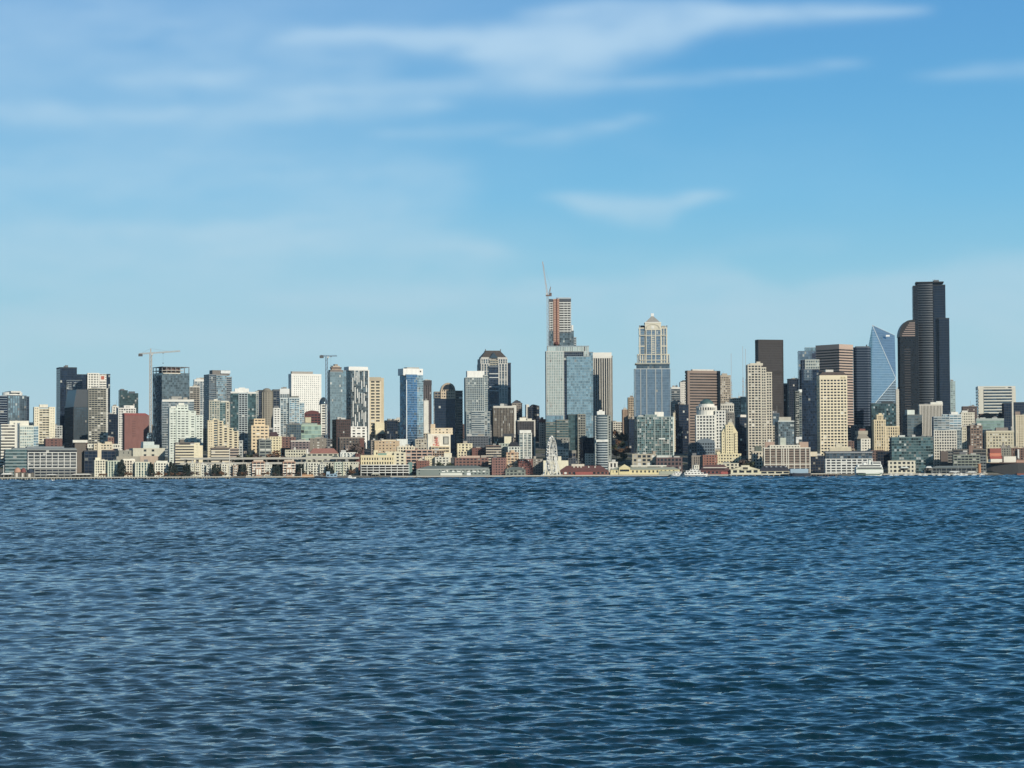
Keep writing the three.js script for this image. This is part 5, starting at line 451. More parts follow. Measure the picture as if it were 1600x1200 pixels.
simple('white_classical_block', 'white block with tall window strips right of the brown banded tower', { x: [1124.5, 1126, 1147], top: 631, D: 3600, a: 16, d: 22 }, { wall: '#d3cfc2', glass: 'dark', fp: 5, bw: 3.6, bf: 0.3, pf: 0.4, cap: 3 });
simple('stone_ledge_block', 'grey stone block behind the domed office', { x: [1131, 1133, 1148], top: 645, D: 3380, a: 18, d: 20 }, { wall: '#7f7a72', glass: 'dark', fp: 3.8, bw: 3.6, bf: 0.5, pf: 0.5 });
simple('painted_shadow_block', 'block painted dark for shade, between the cream stepped tower and the beige stepped tower', { x: [1150, 1156, 1170], top: 652, D: 3300, a: 36 }, { glass: 'navy', wall: '#272f3c', bf: 0.25, pf: 0.15 }, 'building', undefined, (b) => { b.pent([1157, 1167], 648, 653, '#d6d0c4', 4); });  // dark wall and glass colours carry the shade between the two towers
// far masts on the hill
for (const [px, top, lab] of [[1142.3, 552, 'single thin radio mast on the hill, left of the mast pair'], [1160.5, 541, 'taller thin lattice radio mast of the pair on the hill'], [1164.8, 545, 'shorter thin lattice radio mast of the pair on the hill']]) { const D = 4280, p = at(px, top, D), y0 = landHeight(p.x, -D) - 2, H = p.y - y0, g = new THREE.Group(); g.name = numbered('radio_mast'); g.position.set(p.x, y0, -D); scene.add(g); tag(g, lab, 'mast'); const s = new Shape3(), h2 = H * 0.62, n = 40; for (const [i, j] of [[-1, -1], [1, -1], [1, 1], [-1, 1]]) s.bar([i * 2.2, 0, j * 2.2], [i * 0.5, h2, j * 0.5], 0.2); for (let k = 0; k < n; k++) { const a = k / n, c = (k + 1) / n, w = (t) => 2.2 - 1.7 * t, f = k % 2 ? 1 : -1; s.bar([-w(a) * f, a * h2, w(a)], [w(c) * f, c * h2, w(c)], 0.14); s.bar([w(a), a * h2, -w(a) * f], [w(c), c * h2, w(c) * f], 0.14); } s.build('lattice', wall('#9c8e8c'), g); const t = new Shape3(); t.bar([0, h2 - 2, 0], [0, H, 0], 0.3); t.build('antenna_spike', wall('#a7a2a4'), g); for (let k = 0; k < 3; k++) unitBox('dish_ring', -1.6, 1.6, h2 * (0.72 + k * 0.1), h2 * (0.72 + k * 0.1) + 1.6, -1.2, 1.6, wall('#b9b9b9'), g); }
// ---------------------------------------------------------------- right third
{ const b = new Building('brown_black_slab', 'tall plain brown black slab tower with darker service bands', { x: [1180.8, 1185.5, 1224], top: 531, D: 3440, a: 14 }, 'tower'); const v = b.vol({ glass: 'bronze', wall: '#3b3534', fp: 3.6, bw: 1.9, bf: 0.3, pf: 0.4, bp: 0.3, pale: 0, vary: 0.2, cap: 5 }); for (const [p, q] of [[580, 584.5], [633, 638]]) unitBox('service_band', v.xa - 0.45, v.xb + 0.45, b.Y(q, 1205), b.Y(p, 1205), v.za - 0.45, v.zb + 0.45, wall('#2f2b2c'), b.g); for (const x of [v.xa, v.xb]) unitBox('corner_edge', x - 0.6, x + 0.6, 0, v.y1, v.zb - 1, v.zb + 0.5, wall('#2b2829'), b.g); }
simple('dark_gap_tower', 'dark tower in the gap right of the brown black slab', { x: [1231, 1234, 1250], top: 592, D: 3740, a: 18 }, { glass: 'navy', wall: '#2b3440', fp: 3.8, bw: 3, bf: 0.25, pf: 0.15, pale: 0.01 }, 'tower');
simple('dark_gap_block', 'lower dark block touching the right side of the brown black slab', { x: [1222, 1224, 1233], top: 601, D: 3800, a: 18 }, { glass: 'bronze', wall: '#3c3a40', bf: 0.3, pf: 0.3 });
{ const b = new Building('blue_backdrop_tower', 'blue glass tower with a pale raised top behind the dark navy tower', { x: [1247, 1248.5, 1279], top: 548.5, D: 3640, a: 10, d: 30 }, 'tower'); b.vol({ ...ST.curt, glass: 'mist', wall: '#59738a', fp: 4, bw: 3 }); b.vol({ ...ST.curt, x: [1258, 1279], top: 543, bot: 549, back: 2, d: 24, glass: 'ice', wall: '#8fa9b4', cap: 0.4 }); b.solid({ x: [1269, 1276], top: 552, bot: 560, back: -0.4, d: 0.5, wall: '#2b3c58', name: 'dark_panel' }); }
{ const b = new Building('navy_capped_tower', 'dark navy glass tower with a white slatted cap left of the mauve striped tower', { x: [1250, 1253, 1280], top: 577, D: 3420, a: 14, d: 30 }, 'tower'); b.vol({ glass: 'navy', wall: '#27384e', fp: 3.8, bw: 3.4, bf: 0.12, pf: 0.08, pale: 0.012, vary: 0.5 }); b.vol({ x: [1258, 1280], top: 562, bot: 577.6, back: 1, d: 22, glass: 'slate', wall: '#b8bfb4', fp: 5, bw: 2.6, bf: 0.35, pf: 0.35, name: 'white_cap' }); b.vol({ x: [1253, 1258], top: 562.5, bot: 577.6, back: 2, d: 20, glass: 'navy', wall: '#2f3f54', name: 'dark_cap' }); b.vol({ ...ST.curt, x: [1256, 1269], top: 577.6, bot: 594, back: -0.4, d: 2, glass: 'slate', wall: '#5f7488', bf: 0.15, pf: 0.25, bw: 2.6, name: 'pale_bay' }); }
{ const b = new Building('slim_striped_tower', 'slim tower of stacked white floors left of the navy tower', { x: [1240.8, 1243.2, 1253], top: 611, D: 3260, a: 20, d: 18 }, 'tower'); b.vol({ x: [1243.2, 1249.5], glass: 'dark', wall: '#6f7772', fp: 3.3, bw: 3, bf: 0.35, pf: 0.1, pale: 0.2, balc: '#a9aea6' }); b.vol({ x: [1249, 1253], top: 613, back: -1, glass: 'slate', wall: '#8b948f', fp: 3.3, bf: 0.2, pf: 0.1 }); b.pent([1248, 1253], 608.5, 612, '#e2e4e0', 2); }
{ const b = new Building('mauve_striped_tower', 'striped tower with a mauve shaded left face and a peach sunlit right face', { x: [1276, 1312, 1333], top: 538.5, D: 3520, a: 40 }, 'tower'); b.vol({ glass: 'bronze', wall: '#bfa08c', fp: 4.15, bw: 9, bf: 0.5, pf: 0, bp: 0.6, pale: 0, cap: 7.5, each: 1 }); }
{ const b = new Building('cream_pilastered_tower', 'bright cream tower with rows of dark windows under a brown hipped roof', { x: [1277, 1281.5, 1324], top: 586.5, D: 3130, a: 16, d: 30 }, 'tower'); const v = b.vol({ wall: '#ead8ae', glass: 'dark', fp: 4, bw: 4.4, bf: 0.46, pf: 0.3, pale: 0.03, cap: 6, pp: 0.45 }); const s = new Shape3(); s.hip(v.xa - 0.6, v.xb + 0.6, v.za, v.zb + 0.6, v.y1 + 0.3, b.Y(581, 1300), 5, 5); s.build('hipped_roof', wall('#5d4c44'), b.g); b.pent([1290, 1302], 577.6, 581.6, '#cfcac0', 8); for (const px of [1316, 1320.5]) unitBox('roof_emblem', b.X(px) - 1.3, b.X(px) + 1.3, b.Y(591.5, px), b.Y(588.6, px), v.zb + 0.3, v.zb + 0.7, wall('#c4b17f'), b.g); }
{ const b = new Building('navy_banded_tower', 'navy banded tower with rounded corners between the striped and faceted towers', { x: [1332, 1334.5, 1362], top: 542.5, D: 3560, a: 2, d: 30 }, 'tower'); const xa = -b.w / 2, xb = b.w / 2, y1 = b.Y(542.5, 1348), pl = (o) => { const P = [], r = 6; for (let k = 0; k <= 6; k++) { const t = Math.PI - k * Math.PI / 12; P.push([xa - o + r + r * Math.cos(t), b.d / 2 + o - r + r * Math.sin(t)]); } for (let k = 0; k <= 6; k++) { const t = Math.PI / 2 - k * Math.PI / 12; P.push([xb + o - r + r * Math.cos(t), b.d / 2 + o - r + r * Math.sin(t)]); } P.push([xb + o, -b.d / 2], [xa - o, -b.d / 2]); return P; }; const s = new Shape3(); s.prism(pl(0), 0, y1); const m = s.build('glass_shaft', inner.navy, b.g); for (let y = y1 - 1.6; y > 2; y -= 3.9) { const f = new Shape3(); f.prism(pl(0.25), y, y + 1.5); f.build('floor_band', wall('#3b4c63', 0.5), m); } b.pent([1337, 1358], 541, 543, '#5b6470', 6); b.pent([1353.4, 1355], 538.6, 541.5, '#3c3f46', 8, 'rooftop_unit', 3); }
// the faceted blue tower
{ const D = 3600, g = new THREE.Group(); const P = (px, py, dz = 0) => at(px, py, D + dz); const c = P(1380, 660, 15), base = landHeight(c.x, c.z) - 5; g.name = numbered('faceted_glass_tower'); g.position.set(c.x, base, c.z); scene.add(g); tag(g, 'pale blue faceted glass tower with white crease lines and a slanted top', 'tower'); const L = (px, py, dz) => { const v = P(px, py, dz); return [v.x - c.x, v.y - base, v.z - c.z]; };
  const A = L(1363, 508, 4), B = L(1398, 524, 26), Rr = L(1399.8, 591.5, 10), Lf = L(1356.8, 541, 22), Pp = L(1361.5, 637, 0), S = L(1399.8, 662, 0), Q = L(1361.5, 662, 0), Lb = L(1357, 662, 22), Bk = L(1398, 528, 48), Ak = L(1362, 515, 46), Lk = [Lb[0], 0, Lb[2] - 26], Rk = [S[0], 0, S[2] - 46]; S[1] = 0; Q[1] = 0; Lb[1] = 0;
  const strips = (poly, name, mat, step, jit) => { let y0 = Math.min(...poly.map((p) => p[1])), y1 = Math.max(...poly.map((p) => p[1])); const s = new Shape3(), n = new THREE.Vector3().subVectors(new THREE.Vector3(...poly[1]), new THREE.Vector3(...poly[0])).cross(new THREE.Vector3().subVectors(new THREE.Vector3(...poly[2]), new THREE.Vector3(...poly[0]))).normalize(); if (n.z < 0) n.negate(); const cut = (y) => { const o = []; for (let k = 0; k < poly.length; k++) { const a = poly[k], b = poly[(k + 1) % poly.length]; if ((a[1] <= y) !== (b[1] <= y)) { const t = (y - a[1]) / (b[1] - a[1]); o.push([a[0] + (b[0] - a[0]) * t, y, a[2] + (b[2] - a[2]) * t]); } } return o.sort((p, q) => p[0] - q[0]); }; const rgb = glasses[mat].userData.rgb; for (let y = y0 + 0.01; y < y1 - 0.3; y += step) { const a = cut(y), b = cut(Math.min(y + step * 0.9, y1 - 0.02)); if (a.length < 2 || b.length < 2) continue; const nx = Math.max(1, Math.round((a[1][0] - a[0][0]) / 4)); for (let k = 0; k < nx; k++) { const l = (e, t) => [e[0][0] + (e[1][0] - e[0][0]) * t, e[0][1], e[0][2] + (e[1][2] - e[0][2]) * t], o = 0.05 + 0.02 * R(), of = (p, q) => [p[0] + n.x * q, p[1] + n.y * q, p[2] + n.z * q], w = 1 + (R() - 0.5) * jit, tl = (R() - 0.5) * 0.05; s.quad(of(l(a, k / nx), o - tl), of(l(a, (k + 0.985) / nx), o - tl), of(l(b, (k + 0.985) / nx), o + tl), of(l(b, k / nx), o + tl), rgb.map((x) => x * w)); } } return s.build(name, glasses[mat], g, 'stuff'); };
  const body = new Shape3(); for (const t of [[A, Pp, Rr], [A, Lf, Pp], [A, Rr, B], [Pp, S, Rr], [Pp, Q, S], [Lf, Lb, Pp], [Lb, Q, Pp], [B, Rr, Bk], [Rr, S, Rk], [Rr, Rk, Bk], [A, B, Bk], [A, Bk, Ak], [A, Ak, Lf], [Lf, Ak, Lk], [Lf, Lk, Lb], [Ak, Bk, Rk], [Ak, Rk, Lk]]) body.tri(...t); body.build('glass_body', wall('#6f8ea6', 0.3, 0.5), g);
  strips([A, Pp, Rr], 'main_facet', 'sky', 3.9, 0.14); strips([A, Rr, B], 'upper_facet', 'sky', 3.9, 0.14); strips([A, Lf, Pp], 'left_facet', 'ice', 3.9, 0.1); strips([Pp, Q, S, Rr], 'lower_facet', 'steel', 3.9, 0.3); strips([Lf, Lb, Q, Pp], 'left_base_facet', 'mist', 3.9, 0.3);
  for (const [a, b] of [[A, Rr], [Rr, Pp]]) { const s = new Shape3(); s.bar(a, b, 0.36); s.build('crease_line', wall('#cddae2'), g); } const e = new Shape3(); e.bar(A, B, 0.3); e.build('roof_edge', wall('#a9bcc8'), g); const lx = L(1384, 526, 8), s = new Shape3(); s.box(lx[0], lx[0] + 6, lx[1], lx[1] + 2.6, lx[2], lx[2] + 1.4); s.build('roof_sign', wall('#e8ecee'), g); }
{ const b = new Building('mosaic_glass_block', 'dark teal mosaic glass block at the foot of the faceted tower', { x: [1360.5, 1362, 1400], top: 630, D: 3440, a: -6, d: 24 }); b.vol({ glass: 'teal', wall: '#3c5258', fp: 3.4, bw: 2.8, bf: 0.14, pf: 0.1, vary: 0.8, pale: 0.08, tilt: 0.03 }); b.pent([1378, 1396], 627, 631, '#3c464c', 4); }
simple('cream_sliver', 'thin cream slab between the faceted tower and the curved top tower', { x: [1400.3, 1401, 1405], top: 608.5, D: 3480, a: 0, d: 18 }, { ...ST.grid, wall: '#cfc8b6', bf: 0.7, pf: 0.6 });
{ const b = new Building('curved_top_tower', 'dark tower with a rounded shoulder and pink stripes under its top', { x: [1403.5, 1407, 1432], top: 526, D: 3680, a: 4, d: 34 }, 'tower'); b.vol({ glass: 'black', wall: '#0f1218', fp: 4, bw: 2.6, bf: 0.25, pf: 0.1, pale: 0, cap: 0.5, x: [1407, 1432] }); const xa = b.X(1406.5), xb = b.X(1432), y0 = b.Y(526, 1415), y1 = b.Y(500, 1420), p = [[xb, y0]]; p.push([xb, y1 + 0.5]); for (let k = 0; k <= 10; k++) { const t = k / 10 * Math.PI / 2; p.push([xb - 7 - (xb - xa - 7) * Math.sin(t), y0 + (y1 - y0) * Math.cos(t)]); } const s = new Shape3(); s.extrude(p, -b.d / 2, b.d / 2 + 0.2); s.build('rounded_top', wall('#111319', 0.5), b.g); for (let k = 0; k < 7; k++) { const py = 504 + k * 3.3, x0 = b.X(Math.max(1411, 1422.5 - k * 2.1)), y = b.Y(py, 1420); unitBox('pink_stripe', x0, xb - 0.5, y - 1.5, y, b.d / 2, b.d / 2 + 0.7, wall('#a98f84'), b.g); } for (let k = 0; k < 26; k++) { const py = 545 + k * 4; unitBox('grey_stripe', b.X(1414.5), b.X(1424), b.Y(py + 1.2, 1418), b.Y(py, 1418), b.d / 2 + 0.3, b.d / 2 + 0.7, wall('#4a4648'), b.g); } }
{ const b = new Building('tallest_black_tower', 'tallest black tower with a striped curved bay and a lower right setback', { x: [1426.5, 1428, 1484.5], top: 442, D: 3720, a: -6, d: 46 }, 'tower'); const B = { glass: 'black', wall: '#1a2430', fp: 4, bw: 2.4, bf: 0.2, pf: 0.14, bp: 0.14, pale: 0, cap: 2, vary: 0.25 };
  b.vol({ ...B, x: [1428, 1437], top: 446.5, back: 1 }); b.vol({ ...B, x: [1432, 1474], top: 441, back: 12, d: 30 }); b.vol({ ...B, x: [1459.5, 1478.6], top: 445, back: 2, glass: 'navy', wall: '#26323e' }); b.vol({ ...B, x: [1464.8, 1468.5], top: 497.5, back: 0, d: 20, glass: 'black' }); b.vol({ ...B, x: [1468.3, 1484.5], top: 497, back: -3, d: 40, glass: 'navy', wall: '#2a3743' });
  const xa = b.X(1436), xb = b.X(1460), c = (xa + xb) / 2, hw = (xb - xa) / 2, y1 = b.Y(442.5, 1447), arc = (o, out) => { const P = []; for (let k = 0; k <= 10; k++) { const u = -1 + 2 * k / 10; P.push([c + u * hw, b.d / 2 - 1.5 + 2.6 * (1 - u * u) + o]); } P.push([c + hw, b.d / 2 - 14], [c - hw, b.d / 2 - 14]); return P; }; const s = new Shape3(); s.prism(arc(0), 0, y1); const m = s.build('curved_bay', inner.black, b.g); const lip = wall('#474e57', 0.6); let n = 0; for (let y = y1 - 3; y > 2; y -= 4.05) { const f = new Shape3(), P = arc(0.45); f.prism(P, y, y + 1.5); f.build('floor_band', lip, m); n++; }
  b.solid({ x: [1430.6, 1474.4], top: 440, bot: 442, back: 6, d: 34, wall: '#20262e', name: 'roof_edge' }); b.pent([1459, 1467], 437.4, 440.4, '#6b6f74', 10, 'rooftop_unit'); for (const px of [1461, 1464]) { const q = new Shape3(); q.bar([b.X(px, 12), b.Y(440.5, px), 0], [b.X(px, 12), b.Y(434.5, px), 0], 0.3); q.build('antenna', wall('#878b90'), b.g); } }
simple('glass_far_sliver', 'pale glass sliver tower behind the right side of the tallest tower', { x: [1484, 1485.5, 1493.3], top: 596, D: 3960, a: 0, d: 16 }, { ...ST.cond, glass: 'pale', wall: '#9fb4b4', fp: 3.6 }, 'tower');
{ const b = new Building('cream_deco_block', 'cream yellow block with vertical piers and a raised left part', { x: [1363, 1366, 1405.5], top: 666, D: 3110, a: 6, d: 26 }); const S = { wall: '#dfc794', glass: 'dark', fp: 3.8, bw: 2.9, bf: 0.3, pf: 0.5, pp: 0.6, pale: 0.08, cap: 1.6 }; b.vol({ ...S, x: [1366, 1384], top: 656 }); b.vol({ ...S, x: [1370, 1380], top: 648, bot: 657, back: 1, d: 16 }); b.vol({ ...S, x: [1384, 1405.5], top: 666 }); b.solid({ x: [1373, 1378], top: 645.5, bot: 648.6, back: 4, d: 8, wall: '#d6c296', name: 'penthouse' }); b.vol({ glass: 'navy', wall: '#2f3138', x: [1371, 1393], top: 705, back: -6, d: 16, fp: 4, bf: 0.3, pf: 0.2, name: 'painted_shade_front' }); }  // the dark front volume is shade on the lower storeys, painted in
simple('teal_speckled_office', 'broad teal office with speckled glass and a dark left edge', { x: [1390.6, 1393.5, 1458], top: 683, D: 2960, a: 2, d: 26 }, { glass: 'teal', wall: '#5f7d7e', fp: 3.6, bw: 3.2, bf: 0.22, pf: 0.06, vary: 0.8, pale: 0.14, tilt: 0.03, cap: 1.2 }, 'building', undefined, (b) => { b.pent([1405, 1414], 680, 683.5, '#c9ccc6', 5); b.pent([1420, 1452], 681.4, 684, '#5b6468', 4); });
{ const b = new Building('slate_cube_office', 'slate grey cube office with a small white roof box', { x: [1411, 1418, 1441], top: 648, D: 3220, a: 10 }); b.vol({ glass: 'steel', wall: '#5f6a6c', fp: 3.8, bw: 6, bf: 0.25, pf: 0.05, vary: 0.3, pale: 0.02 }); b.pent([1417.5, 1429], 640.5, 648.5, '#c9d3ca', 5); }
simple('white_finned_block', 'white block with close vertical fins in front of the tallest tower', { x: [1436, 1437.3, 1473], top: 632, D: 3340, a: 0, d: 26 }, { glass: 'bronze', wall: '#d2c9b8', fp: 3.8, bw: 2.1, bf: 0, pf: 0.56, pp: 0.8, bp: 0.8, pale: 0, cap: 1.8 }, 'building', undefined, (b) => { b.pent([1454, 1473], 628.3, 632.5, '#dedacc', 3); b.pent([1463, 1472], 626.8, 629, '#dcdcd6', 5); });
{ const b = new Building('white_ribbon_condominium', 'glass condominium with white ribbon balconies right of the finned block', { x: [1456.5, 1459.5, 1502.5], top: 651, D: 3190, a: 4, d: 24 }, 'apartment block'); b.vol({ x: [1459.5, 1484], top: 651, glass: 'steel', wall: '#a9b4b8', fp: 3.3, bw: 5, bf: 0.35, pf: 0.06, pale: 0.35, vary: 0.6, each: 1 }); b.vol({ x: [1484, 1502.5], top: 647.5, glass: 'ice', wall: '#cfd6d6', fp: 3.3, bw: 5, bf: 0.4, pf: 0.06, pale: 0.35, back: 1, each: 1 }); b.vol({ x: [1473, 1486], top: 647.5, bot: 652, back: 4, d: 12, glass: 'ice', wall: '#aebabc' }); b.pent([1486, 1497], 643.5, 648, '#dedcd2', 4); }
{ const b = new Building('white_window_grid_block', 'white block with a regular grid of black square windows by the right piers', { x: [1458.2, 1459.6, 1495], top: 672.5, D: 2985, a: 0, d: 26 }); b.vol({ wall: '#d9d2c0', glass: 'dark', fp: 3.7, bw: 3.3, bf: 0.4, pf: 0.36, pale: 0.02, cap: 1 }); b.vol({ x: [1495, 1503], top: 671.5, back: 2, glass: 'steel', wall: '#8f9a98', fp: 3.25, bw: 3, bf: 0.3, pf: 0.2, name: 'glass_end' }); }
simple('cream_window_slab', 'cream slab with small windows behind the ribbon condominium', { x: [1500, 1502.5, 1523], top: 644.5, D: 3320, a: 2, d: 24 }, { ...ST.grid, wall: '#d9d0b6', fp: 3.7, bw: 3.2, bf: 0.52, pf: 0.5 }, 'building', undefined, (b) => { b.pent([1503, 1512], 641.5, 645, '#d6d2c6', 4); });
simple('cream_lower_slab', 'cream windowed wall between the glass end and the brown brick tower', { x: [1502, 1503.5, 1513], top: 668, D: 3120, a: 2, d: 18 }, { ...ST.grid, wall: '#d6cbaa', fp: 3.7, bw: 3.2, bf: 0.52, pf: 0.5 });
{ const b = new Building('white_banded_hill_office', 'white framed office with grey bands alone on the hill at right', { x: [1525.5, 1529, 1587], top: 603.5, D: 4000, a: -4, d: 40 }); const v = b.vol({ glass: 'slate', wall: '#d8d5c6', fp: 5.4, bw: 8, bf: 0.4, pf: 0, pale: 0.02, cap: 5.5, each: 1 }); for (const [p, q] of [[1529, 1536.5], [1581, 1587]]) unitBox('corner_pier', b.X(p, 0, 620), b.X(q, 0, 620), 0, v.y1 - 5.4, v.zb - 1, v.zb + 0.5, wall('#d5d0bd'), b.g); unitBox('dark_slot', b.X(1536.6), b.X(1538), 0, v.y1 - 6, v.zb - 1, v.zb + 0.45, inner.dark, b.g); unitBox('name_sign', b.X(1576), b.X(1581.5), b.Y(606.3, 1578), b.Y(604.6, 1578), v.zb + 0.4, v.zb + 0.65, wall('#3c4250'), b.g); unitBox('name_strip', b.X(1538), b.X(1572), b.Y(606.1, 1555), b.Y(605, 1555), v.zb + 0.4, v.zb + 0.6, wall('#8b8a80'), b.g); }
simple('brown_hill_roofs', 'brown hillside block left of the white framed hill office', { x: [1503, 1505, 1527], top: 635, D: 3900, a: 0, d: 24 }, { ...ST.grid, wall: '#6d5a54', fp: 3.6, bw: 3.6 });
simple('teal_long_office', 'long teal glass office below the white framed hill office', { x: [1524.5, 1526, 1569], top: 654, D: 3270, a: -4, d: 26 }, { ...ST.curt, glass: 'mint', wall: '#7d9a9c', fp: 4.4, bw: 5, bf: 0.3, pf: 0.05, vary: 0.3, cap: 3, capc: '#a9b8b0' }, 'building', undefined, (b) => { b.vol({ ...ST.curt, x: [1534, 1550], top: 671, back: -3, d: 8, glass: 'steel', wall: '#7d9498', name: 'lower_bay' }); });
simple('brown_roof_clutter', 'brown roofed block between the teal office and the navy right edge block', { x: [1530, 1532, 1569], top: 646.5, D: 3500, a: -4, d: 20 }, { ...ST.grid, wall: '#5f4a44', fp: 3.6, bw: 4 }, 'building');
{ const b = new Building('navy_edge_tower', 'navy block at the right edge with a pale fin', { x: [1567, 1570, 1612], top: 630, D: 3460, a: -2, d: 28 }, 'tower'); b.vol({ glass: 'navy', wall: '#323b48', fp: 3.8, bw: 3, bf: 0.2, pf: 0.12, x: [1569, 1583], pale: 0.01 }); b.vol({ glass: 'navy', wall: '#3a434f', fp: 3.8, bw: 3, bf: 0.2, pf: 0.12, x: [1583.6, 1612], top: 628.5, back: 2, pale: 0.01 }); b.solid({ x: [1581.5, 1584], top: 628, back: -0.6, d: 10, wall: '#d2cbb8', name: 'pale_fin' }); }
simple('cream_edge_tower', 'cream gridded tower at the right edge of the view', { x: [1585, 1587.5, 1618], top: 648.5, D: 3200, a: -2, d: 24 }, { ...ST.grid, wall: '#dbc9a0', fp: 3.5, bw: 3.2, bf: 0.48, pf: 0.5 }, 'tower', undefined, (b) => { b.solid({ x: [1586, 1594], top: 643, bot: 649, back: 3, d: 12, wall: '#8f7a6c', name: 'penthouse' }); });
{ const b = new Building('beige_cornice_block', 'beige stone block with a heavy cornice above the container ship', { x: [1538.5, 1541.5, 1584], top: 674, D: 3070, a: -4, d: 26 }); b.vol({ ...ST.grid, wall: '#c9bd98', fp: 4, bw: 3.8, bf: 0.5, pf: 0.5, pale: 0.25, cap: 3 }); b.solid({ x: [1540.5, 1585], top: 673, bot: 675.4, back: -1, d: 28, wall: '#d6cba8', name: 'cornice' }); b.pent([1556, 1575], 668, 674, '#8a7f76', 6); }
simple('brown_brick_tower', 'brown brick apartment tower with pale sills above the right pier sheds', { x: [1511, 1516.5, 1535], top: 665, D: 3060, a: 6 }, { wall: '#7d6452', glass: 'dark', fp: 3.4, bw: 4, bf: 0.55, pf: 0.3, pale: 0.35, cap: 1 }, 'apartment block', undefined, (b) => { b.pent([1527, 1533], 661.5, 665.5, '#c9c3b4', 3); });
{ const b = new Building('long_grey_office', 'long dark grey banded office behind the grey green pier building', { x: [1488, 1490, 1541], top: 702, D: 2935, a: -4, d: 22 }); b.vol({ glass: 'dark', wall: '#6f6a62', fp: 3.7, bw: 6, bf: 0.45, pf: 0.05, pale: 0.05, each: 1 }); b.solid({ x: [1514, 1520], top: 696, back: -1, d: 10, wall: '#8d6a58', name: 'brick_stair' }); b.solid({ x: [1470, 1481], top: 705, back: -2, d: 16, wall: '#6a5a52', name: 'brown_end' }); b.vol({ ...ST.grid, x: [1481, 1490], top: 704, back: 1, d: 16, wall: '#7c7a74', bf: 0.5, pf: 0.1 }); }
simple('grey_green_pier_building', 'grey green building with broad window bands beside the container ship', { x: [1488.5, 1490, 1531], top: 710.5, D: 2895, a: -6, d: 22 }, { glass: 'dark', wall: '#8c9484', fp: 3.6, bw: 5, bf: 0.42, pf: 0.14, pale: 0.1, each: 1 }, 'building', undefined, (b) => { b.vol({ glass: 'dark', wall: '#6f787a', x: [1531, 1541], top: 712, back: 2, d: 16, bf: 0.5, pf: 0.2, name: 'side_wing' }); });
// middle right, lower rows
{ const b = new Building('dark_glass_mid_block', 'slate glass block with a pale rim in front of the brown black slab', { x: [1211, 1216.5, 1241], top: 657.5, D: 3090, a: 14 }); b.vol({ glass: 'steel', wall: '#5d6a72', fp: 3.3, bw: 3, bf: 0.2, pf: 0.12, vary: 0.7, pale: 0.05, capc: '#b9bfbc', cap: 1.4 }); b.pent([1217, 1236], 651.5, 658, '#a9a494', 5); }
simple('small_slate_block', 'small slate block left of the slate glass block', { x: [1205, 1208, 1218], top: 645.5, D: 3340, a: 14 }, { glass: 'slate', wall: '#4c5a68', fp: 3.6, bf: 0.2, pf: 0.1 });
{ const b = new Building('panelled_beige_warehouse', 'beige warehouse with white piers framing brown panels, centre of the right waterfront', { x: [1192.5, 1194, 1266], top: 699.5, D: 2925, a: 2, d: 30 }); const v = b.vol({ glass: 'bronze', wall: '#8f7a68', x: [1194, 1266], top: 699.5, fp: 3.2, bw: 5, bf: 0.62, pf: 0, pale: 0.02, cap: 1.2, capc: '#e0d8c4' }), m = wall('#dfd8c6'); for (const px of [1194.4, 1203.5, 1212.6, 1221.4, 1224.6, 1229, 1232, 1241, 1250, 1259, 1265.4]) { const x = b.X(px, 0, 715); unitBox('white_pier', x - 0.55, x + 0.55, 0, v.y1, v.zb - 0.2, v.zb + 0.8, m, b.g); } unitBox('lower_belt', v.xa - 0.5, v.xb + 0.5, b.Y(726, 1230), b.Y(724.6, 1230), v.zb - 0.2, v.zb + 0.7, m, b.g); b.vol({ ...ST.grid, x: [1203, 1250], top: 695.6, bot: 700, back: 1.5, d: 22, wall: '#ddd5c0', fp: 3.6, bw: 4, bf: 0.4, pf: 0.4 }); b.solid({ x: [1195.5, 1210], top: 690.5, bot: 700, back: 5, d: 18, wall: '#b08d78', name: 'brick_attic' }); b.solid({ x: [1249, 1263], top: 690.5, bot: 700, back: 5, d: 18, wall: '#b5937a', name: 'brick_attic' }); b.pent([1219, 1228], 684, 696, '#b9c0ae', 6, 'roof_house'); b.pent([1200.5, 1204], 686.5, 691, '#dedcd4', 6, 'rooftop_unit'); b.pent([1244, 1248], 686, 692, '#dedcd4', 6, 'rooftop_unit'); b.pent([1244, 1253], 682.5, 686, '#d6d6d0', 6, 'rooftop_unit'); }
{ const b = new Building('grey_domed_hall', 'grey stone hall with a stepped pyramid roof and a red lantern', { x: [1340, 1345.5, 1360], top: 685.5, D: 3010, a: 8 }); b.vol({ ...ST.grid, wall: '#d8d2c0', fp: 3.5, bw: 4.2, bf: 0.5, pf: 0.45 }); const s = new Shape3(), v = { x0: -b.w / 2 - 5, x1: b.w / 2, z0: -b.d / 2, z1: b.d / 2 }; s.hip(v.x0, v.x1, v.z0, v.z1 - 2, b.Y(685.5, 1352), b.Y(678, 1352), 4, 4); s.build('stepped_roof', wall('#8d8370'), b.g); b.solid({ x: [1341, 1356], top: 673, bot: 679, back: 6, d: 14, wall: '#a39a84', name: 'roof_tier' }); b.solid({ x: [1343, 1352], top: 670, bot: 673.4, back: 8, d: 9, wall: '#8a4c40', name: 'red_lantern' }); }
